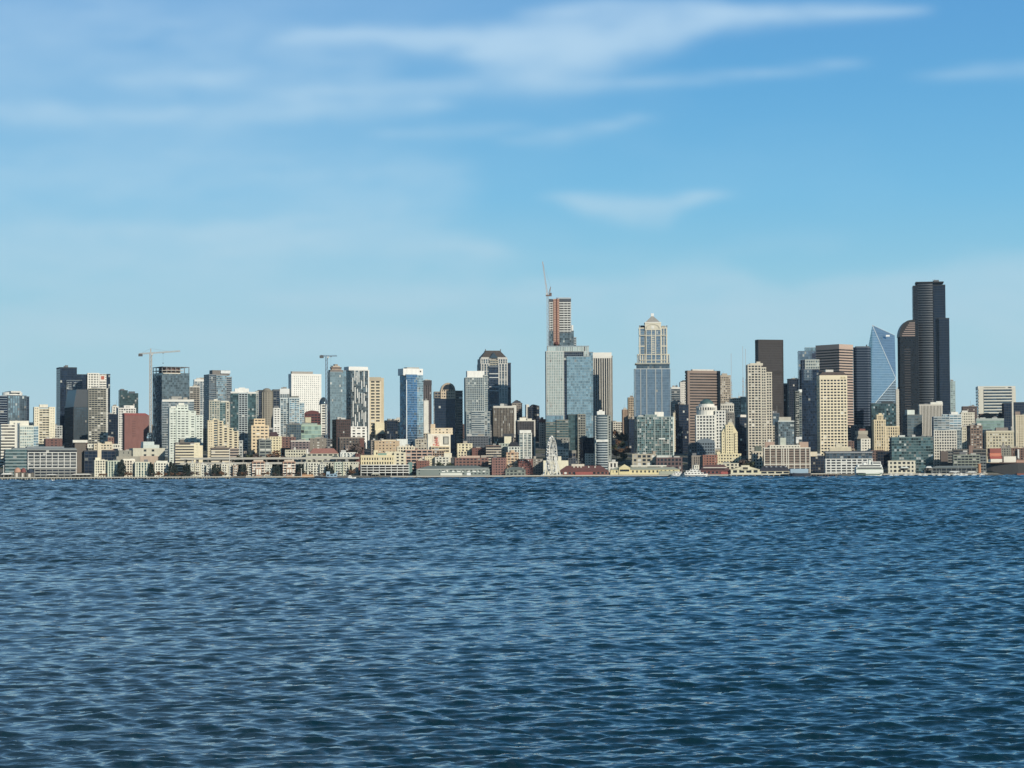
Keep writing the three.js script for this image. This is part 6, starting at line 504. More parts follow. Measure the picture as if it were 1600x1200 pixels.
{ const b = new Building('ferry_terminal', 'long ferry terminal with a dark glazed hall over a white window grid', { x: [1286, 1288.5, 1364], top: 706, D: 2900, a: 2, d: 40 }, 'terminal'); b.vol({ x: [1290, 1363], top: 707.5, bot: 717, back: 4, d: 30, glass: 'slate', wall: '#5a6068', fp: 4, bw: 4.6, bf: 0.2, pf: 0.16, vary: 0.8, cap: 0.6, name: 'glazed_hall' }); b.solid({ x: [1288.5, 1364], top: 704.8, bot: 708, back: 2, d: 34, wall: '#5d6470', name: 'flat_roof' }); b.solid({ x: [1290, 1363], top: 707, bot: 707.9, back: 1.6, d: 1, wall: '#b9bcbc', name: 'roof_edge' }); b.vol({ x: [1290, 1363.5], top: 717, back: 0, glass: 'dark', wall: '#dcdcd4', fp: 3.6, bw: 6.3, bf: 0.42, pf: 0.22, pale: 0.02, cap: 0.8, name: 'white_storeys' }); b.solid({ x: [1296, 1330], top: 699, bot: 705.5, back: 12, d: 16, wall: '#cbbd98', name: 'roof_house' }); b.solid({ x: [1306, 1316], top: 692.5, bot: 700, back: 14, d: 10, wall: '#cfc2a0', name: 'roof_house' }); }
{ const b = new Building('cream_terrace_front', 'small cream terrace beside the beige warehouse', { x: [1174, 1176, 1191], top: 705.5, D: 2990, a: 8, d: 16 }); b.vol({ ...ST.grid, wall: '#d3c6aa', fp: 4.4, bw: 4.5, bf: 0.4, pf: 0.35 }); b.solid({ x: [1180, 1190], top: 697, bot: 706, back: 5, d: 10, wall: '#5d675c', name: 'dark_upper' }); }
simple('painted_shadow_block', 'block painted dark for shade, between the beige warehouse and the ferry terminal', { x: [1262, 1266, 1290], top: 712, D: 2985, a: 20 }, { glass: 'navy', wall: '#2a2d36', bf: 0.3, pf: 0.2 }, 'building', undefined, (b) => { b.solid({ x: [1266, 1277], top: 706, bot: 713, back: -2, d: 8, wall: '#cdbfa0', name: 'painted_lit_ledge' }); });  // block colours hold painted shade, the ledge colour painted sunlight
// ---------------------------------------------------------------- waterfront rows
const low = (name, label, x0, x1, top, D, style, d = 18, category = 'building', group, extra) => simple(name, label, { x: [x0 - 1, x0, x1], top, D, d, roof: 1 }, style, category, group, extra);
const FL = { fp: 3.1, bw: 3.4, bf: 0.38, pf: 0.42, pale: 0.06, cap: 0.9, glass: 'dark' };
low('pale_waterfront_flats', 'pale cream waterfront flats nearest the long office', 148, 168, 719, 2890, { ...FL, wall: '#dcd5b8' }, 16, 'apartment block', undefined, (b) => { b.pent([149, 157], 715, 719.5, '#e0dab8', 4); });
low('pale_green_flats', 'pale green waterfront flats with tall window strips', 168.5, 187, 720, 2888, { ...FL, wall: '#c3ccb0', glass: 'teal', bf: 0.12, pf: 0.4 }, 16, 'apartment block');
low('cream_flats_with_gable', 'cream waterfront flats with a raised white cornice', 194, 211, 719, 2890, { ...FL, wall: '#dfd3ba', bf: 0.3 }, 16, 'apartment block', undefined, (b) => { b.pent([192, 211], 717, 719.6, '#e2dcc8', 1.5, 'cornice'); });
low('mint_trimmed_flats', 'cream waterfront flats with mint window strips', 211.5, 234, 722, 2886, { ...FL, wall: '#d6d6ba', glass: 'teal', bf: 0.14, pf: 0.42 }, 16, 'apartment block');
low('white_end_flats', 'white waterfront flats at the right end of the pale row', 242, 264, 723, 2888, { ...FL, wall: '#dedac6', bw: 3.6 }, 16, 'apartment block', undefined, (b) => { b.pent([244, 262], 720, 723.5, '#d6d2c0', 4); });
const rowFlats = [[298, 304, 724, '#c9c8b4', 'narrow grey cream flats right of the dark firs'], [304.5, 313, 724.5, '#d6ceb0', 'blank cream flats beside the elevated road'], [314, 322.5, 725.5, '#d2d2c2', 'pale grey flats left of the fir cluster'], [323, 331, 727, '#dad8c8', 'low white flats left of the fir cluster'], [346, 355.5, 725, '#d9d3bd', 'cream flats right of the fir cluster'], [356, 364, 724.5, '#d6d0b8', 'tall pale flats beside the flagpole'], [364.5, 372, 727, '#b49c84', 'tan brick flats beside the dark poplars'], [385, 396, 724.5, '#d4c4a8', 'peach trimmed flats right of the dark poplars'], [413, 425, 726, '#d0cdbb', 'pale flats between the two banded brick blocks'], [475.5, 480, 724, '#c6c6b4', 'slim pale flats right of the dark spruce gap'], [480.5, 499, 723, '#d8d6c0', 'broad cream flats with small balconies near the barge'], [500, 509, 725, '#cfcfbe', 'pale stepped flats left of the blue dock crane'], [523, 536, 722.5, '#bccab4', 'mint grey flats right of the blue dock crane'], [536.5, 546, 722, '#d2cfae', 'cream corner flats behind the autumn tree']];
for (const [a, b, t, c, l] of rowFlats) low('waterfront_flats', l, a, b, t, 2885 + (a % 7), { ...FL, wall: c, pale: 0.14, bf: 0.3 + (a % 5) * 0.05, balc: '#c9c8bc' }, 15, 'apartment block', 'flats along the shore road');
for (const [a, l] of [[394.5, 'brick and white banded flats with a framed centre, left one of two'], [442.5, 'brick and white banded flats with a framed centre, right one above the barge']]) low('banded_brick_flats', l, a, a + 19, 721.5, 2882, { ...FL, wall: '#b58466', band: '#ded6c6', bf: 0.4, pf: 0.22, bw: 4.4, pale: 0.15 }, 16, 'apartment block', 'flats along the shore road', (b, v) => { unitBox('framed_centre', b.X(a + 5), b.X(a + 14), 0, b.Y(731, a + 9), v.zb, v.zb + 1.4, wall('#b98c6e'), b.g); for (const o of [6, 10]) unitBox('white_panel', b.X(a + o), b.X(a + o + 3), b.Y(742, a), b.Y(733, a), v.zb + 1.4, v.zb + 1.6, wall('#e0dccc'), b.g); unitBox('pale_attic', b.X(a + 2), b.X(a + 17), v.y1, v.y1 + 2.4, v.za + 3, v.zb - 2, wall('#cbb59c'), b.g); });
low('curved_white_flats', 'cluster of curved white flats above the shore road', 532, 556, 707, 2950, { ...FL, wall: '#d9d9ce', glass: 'slate', bf: 0.2, pf: 0.5, bw: 4.2 }, 16, 'apartment block', undefined, (b, v) => { for (let k = 0; k < 4; k++) { const c = new THREE.Mesh(new THREE.CylinderGeometry(1.7, 1.7, v.y1 * 0.9, 12), wall('#d3d6cc')); c.name = 'round_bay'; c.position.set(v.xa + 2.6 + k * (v.xb - v.xa - 5) / 3, v.y1 * 0.5, v.zb); c.castShadow = true; b.g.add(c); } });
low('red_stair_block', 'narrow dark red block left of the market hall', 556, 562, 709, 2940, { ...FL, wall: '#74403a', pf: 0.7, bf: 0.6 }, 14);
low('stone_terrace_wall', 'pale stone terrace wall behind the curved white flats', 505, 560, 722, 2925, { ...FL, wall: '#bdb9a4', bf: 0.7, pf: 0.5, fp: 5 }, 10);
low('cream_upper_terrace', 'pale upper terrace block below the red roofed hall', 446, 478, 703, 3000, { ...FL, wall: '#c9c3a6', bf: 0.5, fp: 4 }, 16);
low('white_dormer_row', 'cream row with little roof dormers in front of the blue glass tower', 621, 648, 698, 2990, { ...FL, wall: '#dccdaa', fp: 3.6, bw: 4 }, 18, 'building', undefined, (b, v) => { for (let k = 0; k < 5; k++) { const s = new Shape3(), c = v.xa + 3 + k * (v.xb - v.xa - 6) / 4; s.extrude([[c - 1.8, v.y1], [c + 1.8, v.y1], [c, v.y1 + 2.4]], v.zb - 5, v.zb + 0.4); s.build('dormer', wall('#d9ccb0'), b.g); } });
low('pink_framed_row', 'pink framed row of dark windows left of the mural building', 634, 676, 703, 2970, { ...FL, wall: '#cfa68c', fp: 3.8, bw: 6.4, bf: 0.34, pf: 0.14 }, 18);
low('gabled_brick_house', 'red brick house with a small pale gable behind the long grey pier shed', 651, 671, 720, 2930, { ...FL, wall: '#854f40', bf: 0.6, pf: 0.6 }, 16, 'house', undefined, (b, v) => { const s = new Shape3(), c = b.X(657); s.extrude([[c - 4, v.y1], [c + 4, v.y1], [c, v.y1 + 4]], v.zb - 8, v.zb + 0.2); s.build('gable', wall('#c9b8a0'), b.g); });
low('cream_corner_house', 'small cream house beside the gabled brick house', 664, 679, 713, 2950, { ...FL, wall: '#dac99c', bf: 0.6, pf: 0.6 }, 14, 'house');
low('white_stepped_houses', 'white stepped houses right of the gabled brick house', 680, 702, 714, 2945, { ...FL, wall: '#cfcbb8', bf: 0.5, fp: 3.4, bw: 5 }, 16, 'house', undefined, (b) => { b.pent([694, 706], 708, 714.5, '#d9d0b4', 3); });
low('bronze_glazed_block', 'dark bronze glazed block under the mural building', 675, 694, 704, 2975, { ...FL, wall: '#a98a6c', glass: 'bronze', bf: 0.3, pf: 0.2 }, 14);
low('cream_corner_block', 'cream corner block at the foot of the dark arched tower', 715, 738, 693, 3015, { ...FL, wall: '#ddcf9e', fp: 3.6, bw: 4.4, bf: 0.45, pf: 0.5 }, 18, 'building', undefined, (b) => { b.vol({ ...FL, x: [715, 734], top: 705, back: -6, d: 8, wall: '#dfd0a2', fp: 3.6, bw: 4.4, name: 'front_wing' }); });
low('rust_brick_block', 'rust brick block left of the striped brick block', 738, 762, 700, 3000, { ...FL, wall: '#7d4a3e', bf: 0.5, pf: 0.6 }, 16);
low('long_brick_row', 'long low brick row above the grey pier shed', 711, 763, 715.5, 2940, { ...FL, wall: '#875a4c', fp: 3.6, bw: 4.6, bf: 0.5, pf: 0.4 }, 16, 'building', undefined, (b) => { b.pent([720, 750], 712, 716, '#c2a48c', 4, 'upper_storey'); });
low('striped_brick_block', 'beige and brick striped block below the tan ribbed office', 760, 783, 696, 2985, { ...FL, wall: '#8d6f5c', band: '#c9b9a0', fp: 3.4, bf: 0.42, pf: 0.06, each: 1 }, 18);
low('pale_green_block', 'pale green grey block right of the striped brick block', 780, 798, 693, 3010, { ...FL, wall: '#a9b5a4', fp: 3.5, bf: 0.5, pf: 0.5 }, 18, 'building', undefined, (b) => { b.pent([788, 799], 682, 694, '#dcd2ac', 4, 'cream_roof_house'); b.pent([786, 803], 677.5, 684, '#3a3f48', 12, 'dark_roof_house'); });
low('white_mansard_block', 'white block with a black sloping roof beside the pale green block', 794, 813, 698, 2985, { ...FL, wall: '#ccd0c4', fp: 3.5, bw: 4 }, 18, 'building', undefined, (b, v) => { const s = new Shape3(); s.hip(v.xa, v.xb, v.za, v.zb + 0.3, v.y1 + 0.3, b.Y(690.5, 803), 4, 5); s.build('sloping_roof', wall('#272a33'), b.g); });
{ const b = new Building('white_framed_condominium', 'slim white framed condominium left of the ferris wheel', { x: [810.5, 812, 831], top: 674, D: 3050, d: 18 }, 'apartment block'); b.vol({ glass: 'steel', wall: '#a9b0a6', fp: 3.3, bw: 4, bf: 0.4, pf: 0.1, pale: 0.2, x: [812, 831], top: 678 }); b.solid({ x: [812, 830], top: 672, bot: 677, back: 1, d: 14, wall: '#dcdad0', name: 'white_cap' }); for (const [p, q] of [[817, 819], [823, 824.4], [829.6, 831]]) b.solid({ x: [p, q], top: 676, bot: 716, back: -0.6, d: 1, wall: '#d9d8ce', name: 'white_strip' }); }
low('pink_brick_warehouse', 'pink brick warehouse with five columns of windows', 769, 791, 715.5, 2915, { ...FL, wall: '#8f5f55', fp: 3.5, bw: 3.6, bf: 0.5, pf: 0.5, pale: 0.02 }, 18, 'warehouse');
low('ochre_ornate_hotel', 'ochre hotel with pale bays right of the pink brick warehouse', 791.5, 810, 707, 2930, { ...FL, wall: '#bd8f66', band: '#d6b98c', fp: 3.4, bw: 4.6, bf: 0.4, pf: 0.4, pale: 0.2 }, 18, 'hotel', undefined, (b) => { b.pent([798, 804], 703.5, 707.5, '#d2b080', 3); });
low('red_brick_row', 'low red brick row left of the ferris wheel', 810.5, 832, 717.5, 2920, { ...FL, wall: '#84493f', bf: 0.6, pf: 0.5, pale: 0.3 }, 14);
low('grey_fronted_house', 'grey fronted house just left of the cream hall', 833, 848, 717, 2925, { ...FL, wall: '#8b8478', bf: 0.5, pf: 0.5, pale: 0.2 }, 14, 'house');
low('cream_blank_hall', 'blank cream hall directly behind the ferris wheel', 849, 888, 719.5, 2905, { glass: null, wall: '#e2d9b4' }, 22, 'hall', undefined, (b) => { b.pent([872, 877], 713, 720, '#ddd4b8', 3, 'roof_box'); for (const px of [856, 858.4]) for (let k = 0; k < 4; k++) unitBox('small_window', b.X(px) - 0.6, b.X(px) + 0.6, b.Y(723.5 + k * 3.6, px), b.Y(721.5 + k * 3.6, px), b.d / 2, b.d / 2 + 0.12, inner.dark, b.g); });
low('dark_wharf_office', 'dark glass office right of the cream hall', 888, 903, 716, 2960, { ...FL, wall: '#4b4f55', glass: 'navy' }, 16);
low('white_pavilion', 'small white pavilion with two tall dark windows left of the yellow pier shed', 951, 965, 722, 2905, { glass: 'bronze', wall: '#d9d3c4', fp: 8, bw: 5.6, bf: 0.25, pf: 0.4, cap: 1.5 }, 14);
low('tan_rib_block', 'grey and tan ribbed block below the barrel roofed office', 1081, 1098, 712, 2950, { glass: 'bronze', wall: '#9a8c7c', fp: 3.6, bw: 2.4, bf: 0.12, pf: 0.5 }, 16);
low('orange_brick_block', 'orange brick block left of the cream stepped tower base', 1098.5, 1121, 711, 2945, { ...FL, wall: '#9c5f48', bf: 0.5, pf: 0.5, pale: 0.3 }, 16);
low('cream_dock_house', 'small cream dock house behind the white tour boat', 1084.5, 1092, 727, 2885, { ...FL, wall: '#dcd8c4' }, 10, 'house');
low('cream_market_terrace', 'low cream terrace with dark openings behind the red pier shed', 1121, 1154, 724, 2925, { ...FL, wall: '#d3c9a8', fp: 4, bw: 5 }, 12);
low('gabled_stone_house', 'grey stone house with two steep gables above the container ship', 1564, 1580, 700, 2940, { ...FL, wall: '#8d8878', bf: 0.5, pf: 0.5 }, 14, 'house', undefined, (b, v) => { for (const [p, q, h] of [[1564, 1572, 6.5], [1572.5, 1580, 4]]) { const s = new Shape3(), a = b.X(p), c = b.X(q); s.extrude([[a, v.y1], [c, v.y1], [(a + c) / 2, v.y1 + h]], v.za, v.zb + 0.2); s.build('gable', wall(h > 5 ? '#99938a' : '#7d7a78'), b.g); } });
low('brick_edge_house', 'brick house with pale dormers at the right edge behind the ship', 1581, 1612, 700, 2950, { ...FL, wall: '#84604f', pale: 0.2 }, 14, 'house', undefined, (b) => { b.solid({ x: [1590, 1592.5], top: 702, bot: 716, back: -4, d: 2, wall: '#e0e0da', name: 'white_post' }); });
low('cream_wharf_shed', 'low cream wharf shed with dark doors below the teal office', 1388, 1430, 720, 2905, { glass: 'dark', wall: '#d8d0b4', fp: 5, bw: 6, bf: 0.45, pf: 0.4 }, 12, 'shed');
// sheds on the piers: gabled end or long roof
function shed(name, label, x0, x1, eave, ridge, D, o) {
  const b = new Building(name, label, { x: [x0 - 1, x0, x1], top: eave, D, d: o.d ?? 30, sink: 1 }, 'pier shed'), w = b.w / 2, y = b.Y(eave, (x0 + x1) / 2), yr = b.Y(ridge, (x0 + x1) / 2), z = b.d / 2; b.vol({ glass: 'dark', wall: o.wall, fp: o.fp ?? 4.5, bw: o.bw ?? 5, bf: o.bf ?? 0.5, pf: o.pf ?? 0.4, pale: 0.04, cap: 0.8, bp: 0.25 });
  const s = new Shape3(); if (o.gable) { s.extrude([[-w - 0.6, y], [w + 0.6, y], [0, yr]], -z, z + 0.5); s.build('gable_roof', wall(o.roof), b.g); const f = new Shape3(); f.extrude([[-w * 0.9, y], [w * 0.9, y], [0, y + (yr - y) * 0.88]], z + 0.4, z + 0.7); f.build('gable_front', wall(o.wall), b.g); } else { s.hip(-w - 0.6, w + 0.6, -z, z + 0.8, y, yr, o.hipx ?? 8, b.d * 0.45); s.build('long_roof', wall(o.roof), b.g); }
  return b;
}
{ const b = shed('grey_pier_shed', 'long grey green pier shed with a white window row left of the brick warehouse', 651, 765, 733, 727.5, 2868, { wall: '#7c8a84', roof: '#6d7872', d: 36, bf: 0.7, pf: 0.5, hipx: 16 }); const z = b.d / 2; unitBox('blank_front', b.X(656), b.X(686), 0, b.Y(734, 670), z, z + 0.6, wall('#76847f'), b.g); unitBox('white_eave', b.X(652), b.X(764), b.Y(733.6, 700), b.Y(732.6, 700), z - 0.5, z + 1.2, wall('#c9cfc6'), b.g); for (let k = 0; k < 9; k++) unitBox('white_window', b.X(690 + k * 8), b.X(690 + k * 8 + [5.5, 2, 4][k % 3]), b.Y(737.5, 720), b.Y(735.6, 720), z + 0.3, z + 0.6, wall('#dfe2da'), b.g); unitBox('lower_white_wall', b.X(688), b.X(722), b.Y(744, 700), b.Y(739, 700), z + 0.4, z + 0.9, wall('#d3d6c8'), b.g); unitBox('white_door', b.X(729), b.X(735.5), b.Y(743, 730), b.Y(738.6, 730), z + 0.3, z + 0.8, wall('#dde3e2'), b.g); b.solid({ x: [686, 764], top: 729.8, bot: 731.4, back: 8, d: 8, wall: '#5d6a66', name: 'clerestory' }); }
shed('green_fish_shed', 'small grey green shed between the brick warehouse and the ferris wheel', 790, 821, 734, 729.5, 2862, { wall: '#7a8378', roof: '#6c776e', d: 24 });
{ const b = shed('red_roofed_pier_hall', 'brown red roofed pier hall right of the ferris wheel', 874, 951, 736.5, 727.5, 2866, { wall: '#8a5044', roof: '#743f38', d: 34, hipx: 10 }); b.solid({ x: [899, 926], top: 737.5, bot: 743, back: -2, d: 2, wall: '#a5443a', name: 'red_front' }); b.pent([893, 913], 725, 728, '#c9bda8', 12, 'white_vents'); for (const px of [897, 903, 908, 920, 930]) unitBox('roof_vent', b.X(px) - 0.8, b.X(px) + 0.8, b.Y(731, px), b.Y(728.4, px), 6, 8, wall('#cfc7b8'), b.g); }
{ const b = shed('yellow_pier_shed', 'yellow cream pier shed with a tall gabled entrance', 954, 1062, 734, 730, 2864, { wall: '#ddcb86', roof: '#a9ad92', d: 34, bf: 0.6, pf: 0.6 }); const z = b.d / 2, xa = b.X(967), xb = b.X(984), y = b.Y(731, 975), s = new Shape3(); unitBox('entrance_block', xa, xb, 0, y, z - 10, z + 1.4, wall('#e0cd84'), b.g); s.extrude([[xa - 0.5, y], [xb + 0.5, y], [(xa + xb) / 2, b.Y(725.5, 975)]], z - 12, z + 1.6); s.build('entrance_gable', wall('#dccb8c'), b.g); unitBox('entrance_windows', xa + 1, xb - 1, b.Y(736.6, 975), b.Y(733.5, 975), z + 1.3, z + 1.6, inner.dark, b.g); unitBox('pale_ridge', b.X(986), b.X(1042), b.Y(728.8, 1010), b.Y(727, 1010), -2, 3, wall('#ddd9c6'), b.g); b.solid({ x: [1030, 1061], top: 736, bot: 742, back: -1, d: 1, wall: '#9fa58e', name: 'green_doors' }); }
{ const b = shed('red_pier_shed', 'red brown pier shed with a steep gabled left end and bright red front', 1092, 1142, 735.5, 726, 2870, { wall: '#83453e', roof: '#6d4540', d: 34, hipx: 9 }); b.solid({ x: [1126, 1142], top: 737, bot: 743, back: -1.5, d: 1.5, wall: '#b0443c', name: 'red_front' }); b.solid({ x: [1099, 1136], top: 730, bot: 731.3, back: -1.5, d: 3, wall: '#cfc6b8', name: 'pale_gutter' }); }
{ const b = shed('cream_gabled_pier', 'cream pier shed with a stepped gable and dark openings over the water', 1142, 1187, 733.5, 726.5, 2862, { wall: '#d6cda6', roof: '#8d8768', d: 40, gable: 1, fp: 4.5, bw: 9, bf: 0.5, pf: 0.3 }); b.solid({ x: [1158, 1171], top: 727, bot: 735, back: -1, d: 8, wall: '#d9d0aa', name: 'raised_gable' }); b.solid({ x: [1161, 1168.5], top: 730, bot: 733.4, back: -1.5, d: 1, wall: '#4b4a40', name: 'gable_window' }); const c = shed('dark_roofed_pier', 'cream pier shed under a broad dark roof with skylights', 1187, 1235, 736, 727.5, 2864, { wall: '#cfc6a4', roof: '#3c3a46', d: 40, hipx: 6, bw: 9, bf: 0.5, pf: 0.2 }); for (let k = 0; k < 5; k++) unitBox('skylight', c.X(1196 + k * 7.5), c.X(1199 + k * 7.5), c.Y(730.8, 1210) + 0.6, c.Y(729.4, 1210) + 0.6, 8, 11, wall('#9aa2ac'), c.g); }
shed('grey_roofed_boathouse', 'grey roofed open boathouse left of the container ship', 1455, 1526, 731, 727.8, 2875, { wall: '#6f7672', roof: '#7f8a88', d: 26, bw: 6, bf: 0.25, pf: 0.12 });
// pier decks on piles: long shore pier at left, finger decks under the sheds
function pier(label, x0, x1, D, h, pileColor, step, depth = 12) {
  const A = at(x0, 746, D), B = at(x1, 746, D), g = new THREE.Group(); g.name = numbered('pier'); g.position.set((A.x + B.x) / 2, 0, -D - depth / 2); scene.add(g); tag(g, label, 'pier'); const w = B.x - A.x; unitBox('deck', -w / 2, w / 2, h, h + 0.7, -depth / 2, depth / 2, wall('#a39d8e'), g); unitBox('deck_edge', -w / 2, w / 2, h - 0.3, h + 0.9, depth / 2, depth / 2 + 0.3, wall('#bdb7a6'), g);
  const r = rng(Math.round(x0 * 17 + 3)), pm = [wall(pileColor), wall('#77705f')]; for (let x = -w / 2 + 0.5; x < w / 2; x += step) { const o = r() * step * 0.4, t = 0.4 + 0.25 * r(); unitBox('pile', x + o - t, x + o + t, -4, h, depth / 2 - 1.4, depth / 2 - 0.4, pm[r() < 0.25 ? 1 : 0], g); } return { g, w, h };
}
const lp = pier('long timber shore pier on pale piles at the left', -8, 283, 2832, 2.6, '#b9b19b', 3.6, 16); pier('timber shore pier with pale posts below the elevated road', 284, 362, 2836, 2.6, '#b0a892', 3.4, 14); pier('dark timber pier below the brick banded flats', 384, 446, 2838, 2.2, '#4b453e', 3.6, 14); pier('dark piled pier below the parking garage', 610, 652, 2836, 1.9, '#3d3a36', 4, 14); pier('long dark pier under the grey pier shed', 650, 800, 2836, 2.0, '#35332f', 3.5, 30); pier('dark pier under the ferris wheel and the red hall', 800, 952, 2836, 2.2, '#4a3a34', 3.2, 30); pier('dark pier under the yellow shed', 952, 1063, 2838, 2.0, '#3a352e', 4.4, 24); pier('dark pier under the red shed', 1106, 1141, 2838, 2.0, '#3a2f2b', 4, 24); pier('pale posted pier under the cream gabled shed', 1140, 1236, 2836, 2.6, '#cfc8a8', 7.6, 26); pier('rusty brown pier left of the ferry terminal', 1262, 1312, 2834, 3.2, '#7a4f3c', 3.4, 20); pier('cluttered grey pier left of the container ship', 1380, 1543, 2838, 2.2, '#5b5a55', 4.2, 24);
// things standing on the left pier
const onDeck = (name, label, x0, x1, top, bot, D, color, category, group) => { const A = at(x0, bot, D), B = at(x1, bot, D), T = at(x0, top, D), g = new THREE.Group(); g.name = numbered(name); g.position.set((A.x + B.x) / 2, A.y, -D); scene.add(g); tag(g, label, category, group); return { g, w: B.x - A.x, h: T.y - A.y, c: color }; };
function canopy(label, x0, x1, top, bot, D, color) { const o = onDeck('pier_canopy', label, x0, x1, top, bot, D, color, 'canopy'), n = Math.max(2, Math.round(o.w / 5)), s = new Shape3(); s.hip(-o.w / 2, o.w / 2, -4, 4, o.h * 0.62, o.h, Math.min(3, o.w * 0.2), 3); s.build('roof', wall(color), o.g); for (let k = 0; k <= n; k++) unitBox('post', -o.w / 2 + 0.3 + (o.w - 0.6) * k / n - 0.15, -o.w / 2 + 0.6 + (o.w - 0.6) * k / n, 0, o.h * 0.64, 3, 3.4, wall('#8a8578'), o.g); unitBox('back_wall', -o.w / 2, o.w / 2, 0, o.h * 0.6, -3.6, -3.2, wall('#6a655c'), o.g); }
canopy('white canopy on the left pier beside the orange kiosk', 2, 20, 739, 745.6, 2846, '#dedbd0'); canopy('long white canopy on the left pier', 72, 90, 740.8, 745.2, 2846, '#ded8c8'); canopy('longest white canopy at the right end of the left pier', 112, 143, 740.2, 745, 2846, '#dcd4c2'); canopy('small pale canopy near the barge', 580, 594, 739.6, 744, 2852, '#d6cfae'); canopy('white dockside canopy left of the orange post', 1446, 1456, 728.6, 735, 2850, '#e0dfd8'); canopy('pale dockside canopy below the cream wharf shed', 1406, 1420, 729.4, 735, 2850, '#dbe0d2'); canopy('white boat shelter on the cluttered pier', 1482, 1500, 736, 741, 2848, '#d9d9d2'); canopy('white boat shelter beside the orange post', 1510, 1526, 736.4, 742, 2848, '#dedcd0');
for (const [x0, x1, top, c, l] of [[22, 33, 730.5, '#c98d6a', 'peach round roofed kiosk on the left pier'], [32.5, 41, 731, '#8c3f38', 'dark red round roofed kiosk on the left pier'], [41.5, 53.5, 732.6, '#26384e', 'navy domed tent on the left pier']]) { const o = onDeck('domed_kiosk', l, x0, x1, top, 745.4, 2850, c, 'kiosk'); unitBox('wall', -o.w / 2 + 0.6, o.w / 2 - 0.6, 0, o.h * 0.55, -3, 3, wall('#6f675c'), o.g); const d = new THREE.Mesh(new THREE.SphereGeometry(1, 18, 8, 0, 6.2832, 0, 1.5708), wall(c)); d.name = 'domed_roof'; d.scale.set(o.w / 2, o.h * 0.5, 4); d.position.y = o.h * 0.5; d.castShadow = true; o.g.add(d); unitBox('pale_front', -o.w * 0.2, o.w * 0.1, 0, o.h * 0.42, 3, 3.2, wall('#d3cabb'), o.g); }
for (const [px, top, l] of [[5.6, 728, 'tall white pole at the left end of the shore pier'], [358.6, 703, 'tall grey flagpole on the shore below the tan banded office'], [471, 733, 'white mast by the spruce gap'], [1530.4, 725.5, 'thick orange post on the cluttered pier']]) { const or = l.includes('orange'), o = onDeck('pole', l, px - 1, px + 1, top, 746, 2845, '', 'pole'), c = new THREE.Mesh(new THREE.CylinderGeometry(or ? 1.9 : 0.32, or ? 2.1 : 0.5, o.h, 10), wall(or ? '#c07a34' : '#cfcbc0')); c.name = 'shaft'; c.position.y = o.h / 2; c.castShadow = true; o.g.add(c); unitBox('cap', or ? -2.2 : -0.7, or ? 2.2 : 0.7, o.h, o.h + 0.8, -0.7, 0.7, wall(or ? '#a86a30' : '#dedbd2'), o.g); }
// elevated road
{ const D = 2942, A = at(283, 716.6, D), B = at(562, 717.5, D), g = new THREE.Group(), gy = landHeight(0, -D); g.name = 'elevated_road'; g.position.set((A.x + B.x) / 2, gy - 2, -D); scene.add(g); tag(g, 'double decked concrete elevated road on columns behind the shore flats', 'viaduct'); const w = B.x - A.x, y1 = A.y - gy + 2, m = wall('#b7b2a4'), dk = wall('#79746a'); for (const [y, n] of [[y1, 'upper_deck'], [y1 - 6.2, 'lower_deck']]) { unitBox(n, -w / 2, w / 2, y - 1.1, y, -8, 8, dk, g); unitBox('parapet', -w / 2, w / 2, y, y + 1.1, 7.6, 8.1, m, g); unitBox('edge_beam', -w / 2, w / 2, y - 1.5, y + 0.02, 8.12, 8.5, m, g); } for (let x = -w / 2 + 6; x < w / 2; x += 15) { unitBox('column', x - 0.8, x + 0.8, 0, y1 - 1.1, 5.6, 7.2, dk, g); unitBox('column', x - 0.8, x + 0.8, 0, y1 - 1.1, -7, -5.4, dk, g); unitBox('cross_beam', x - 0.9, x + 0.9, y1 - 2.2, y1 - 1.12, -7.8, 7.8, dk, g); } }
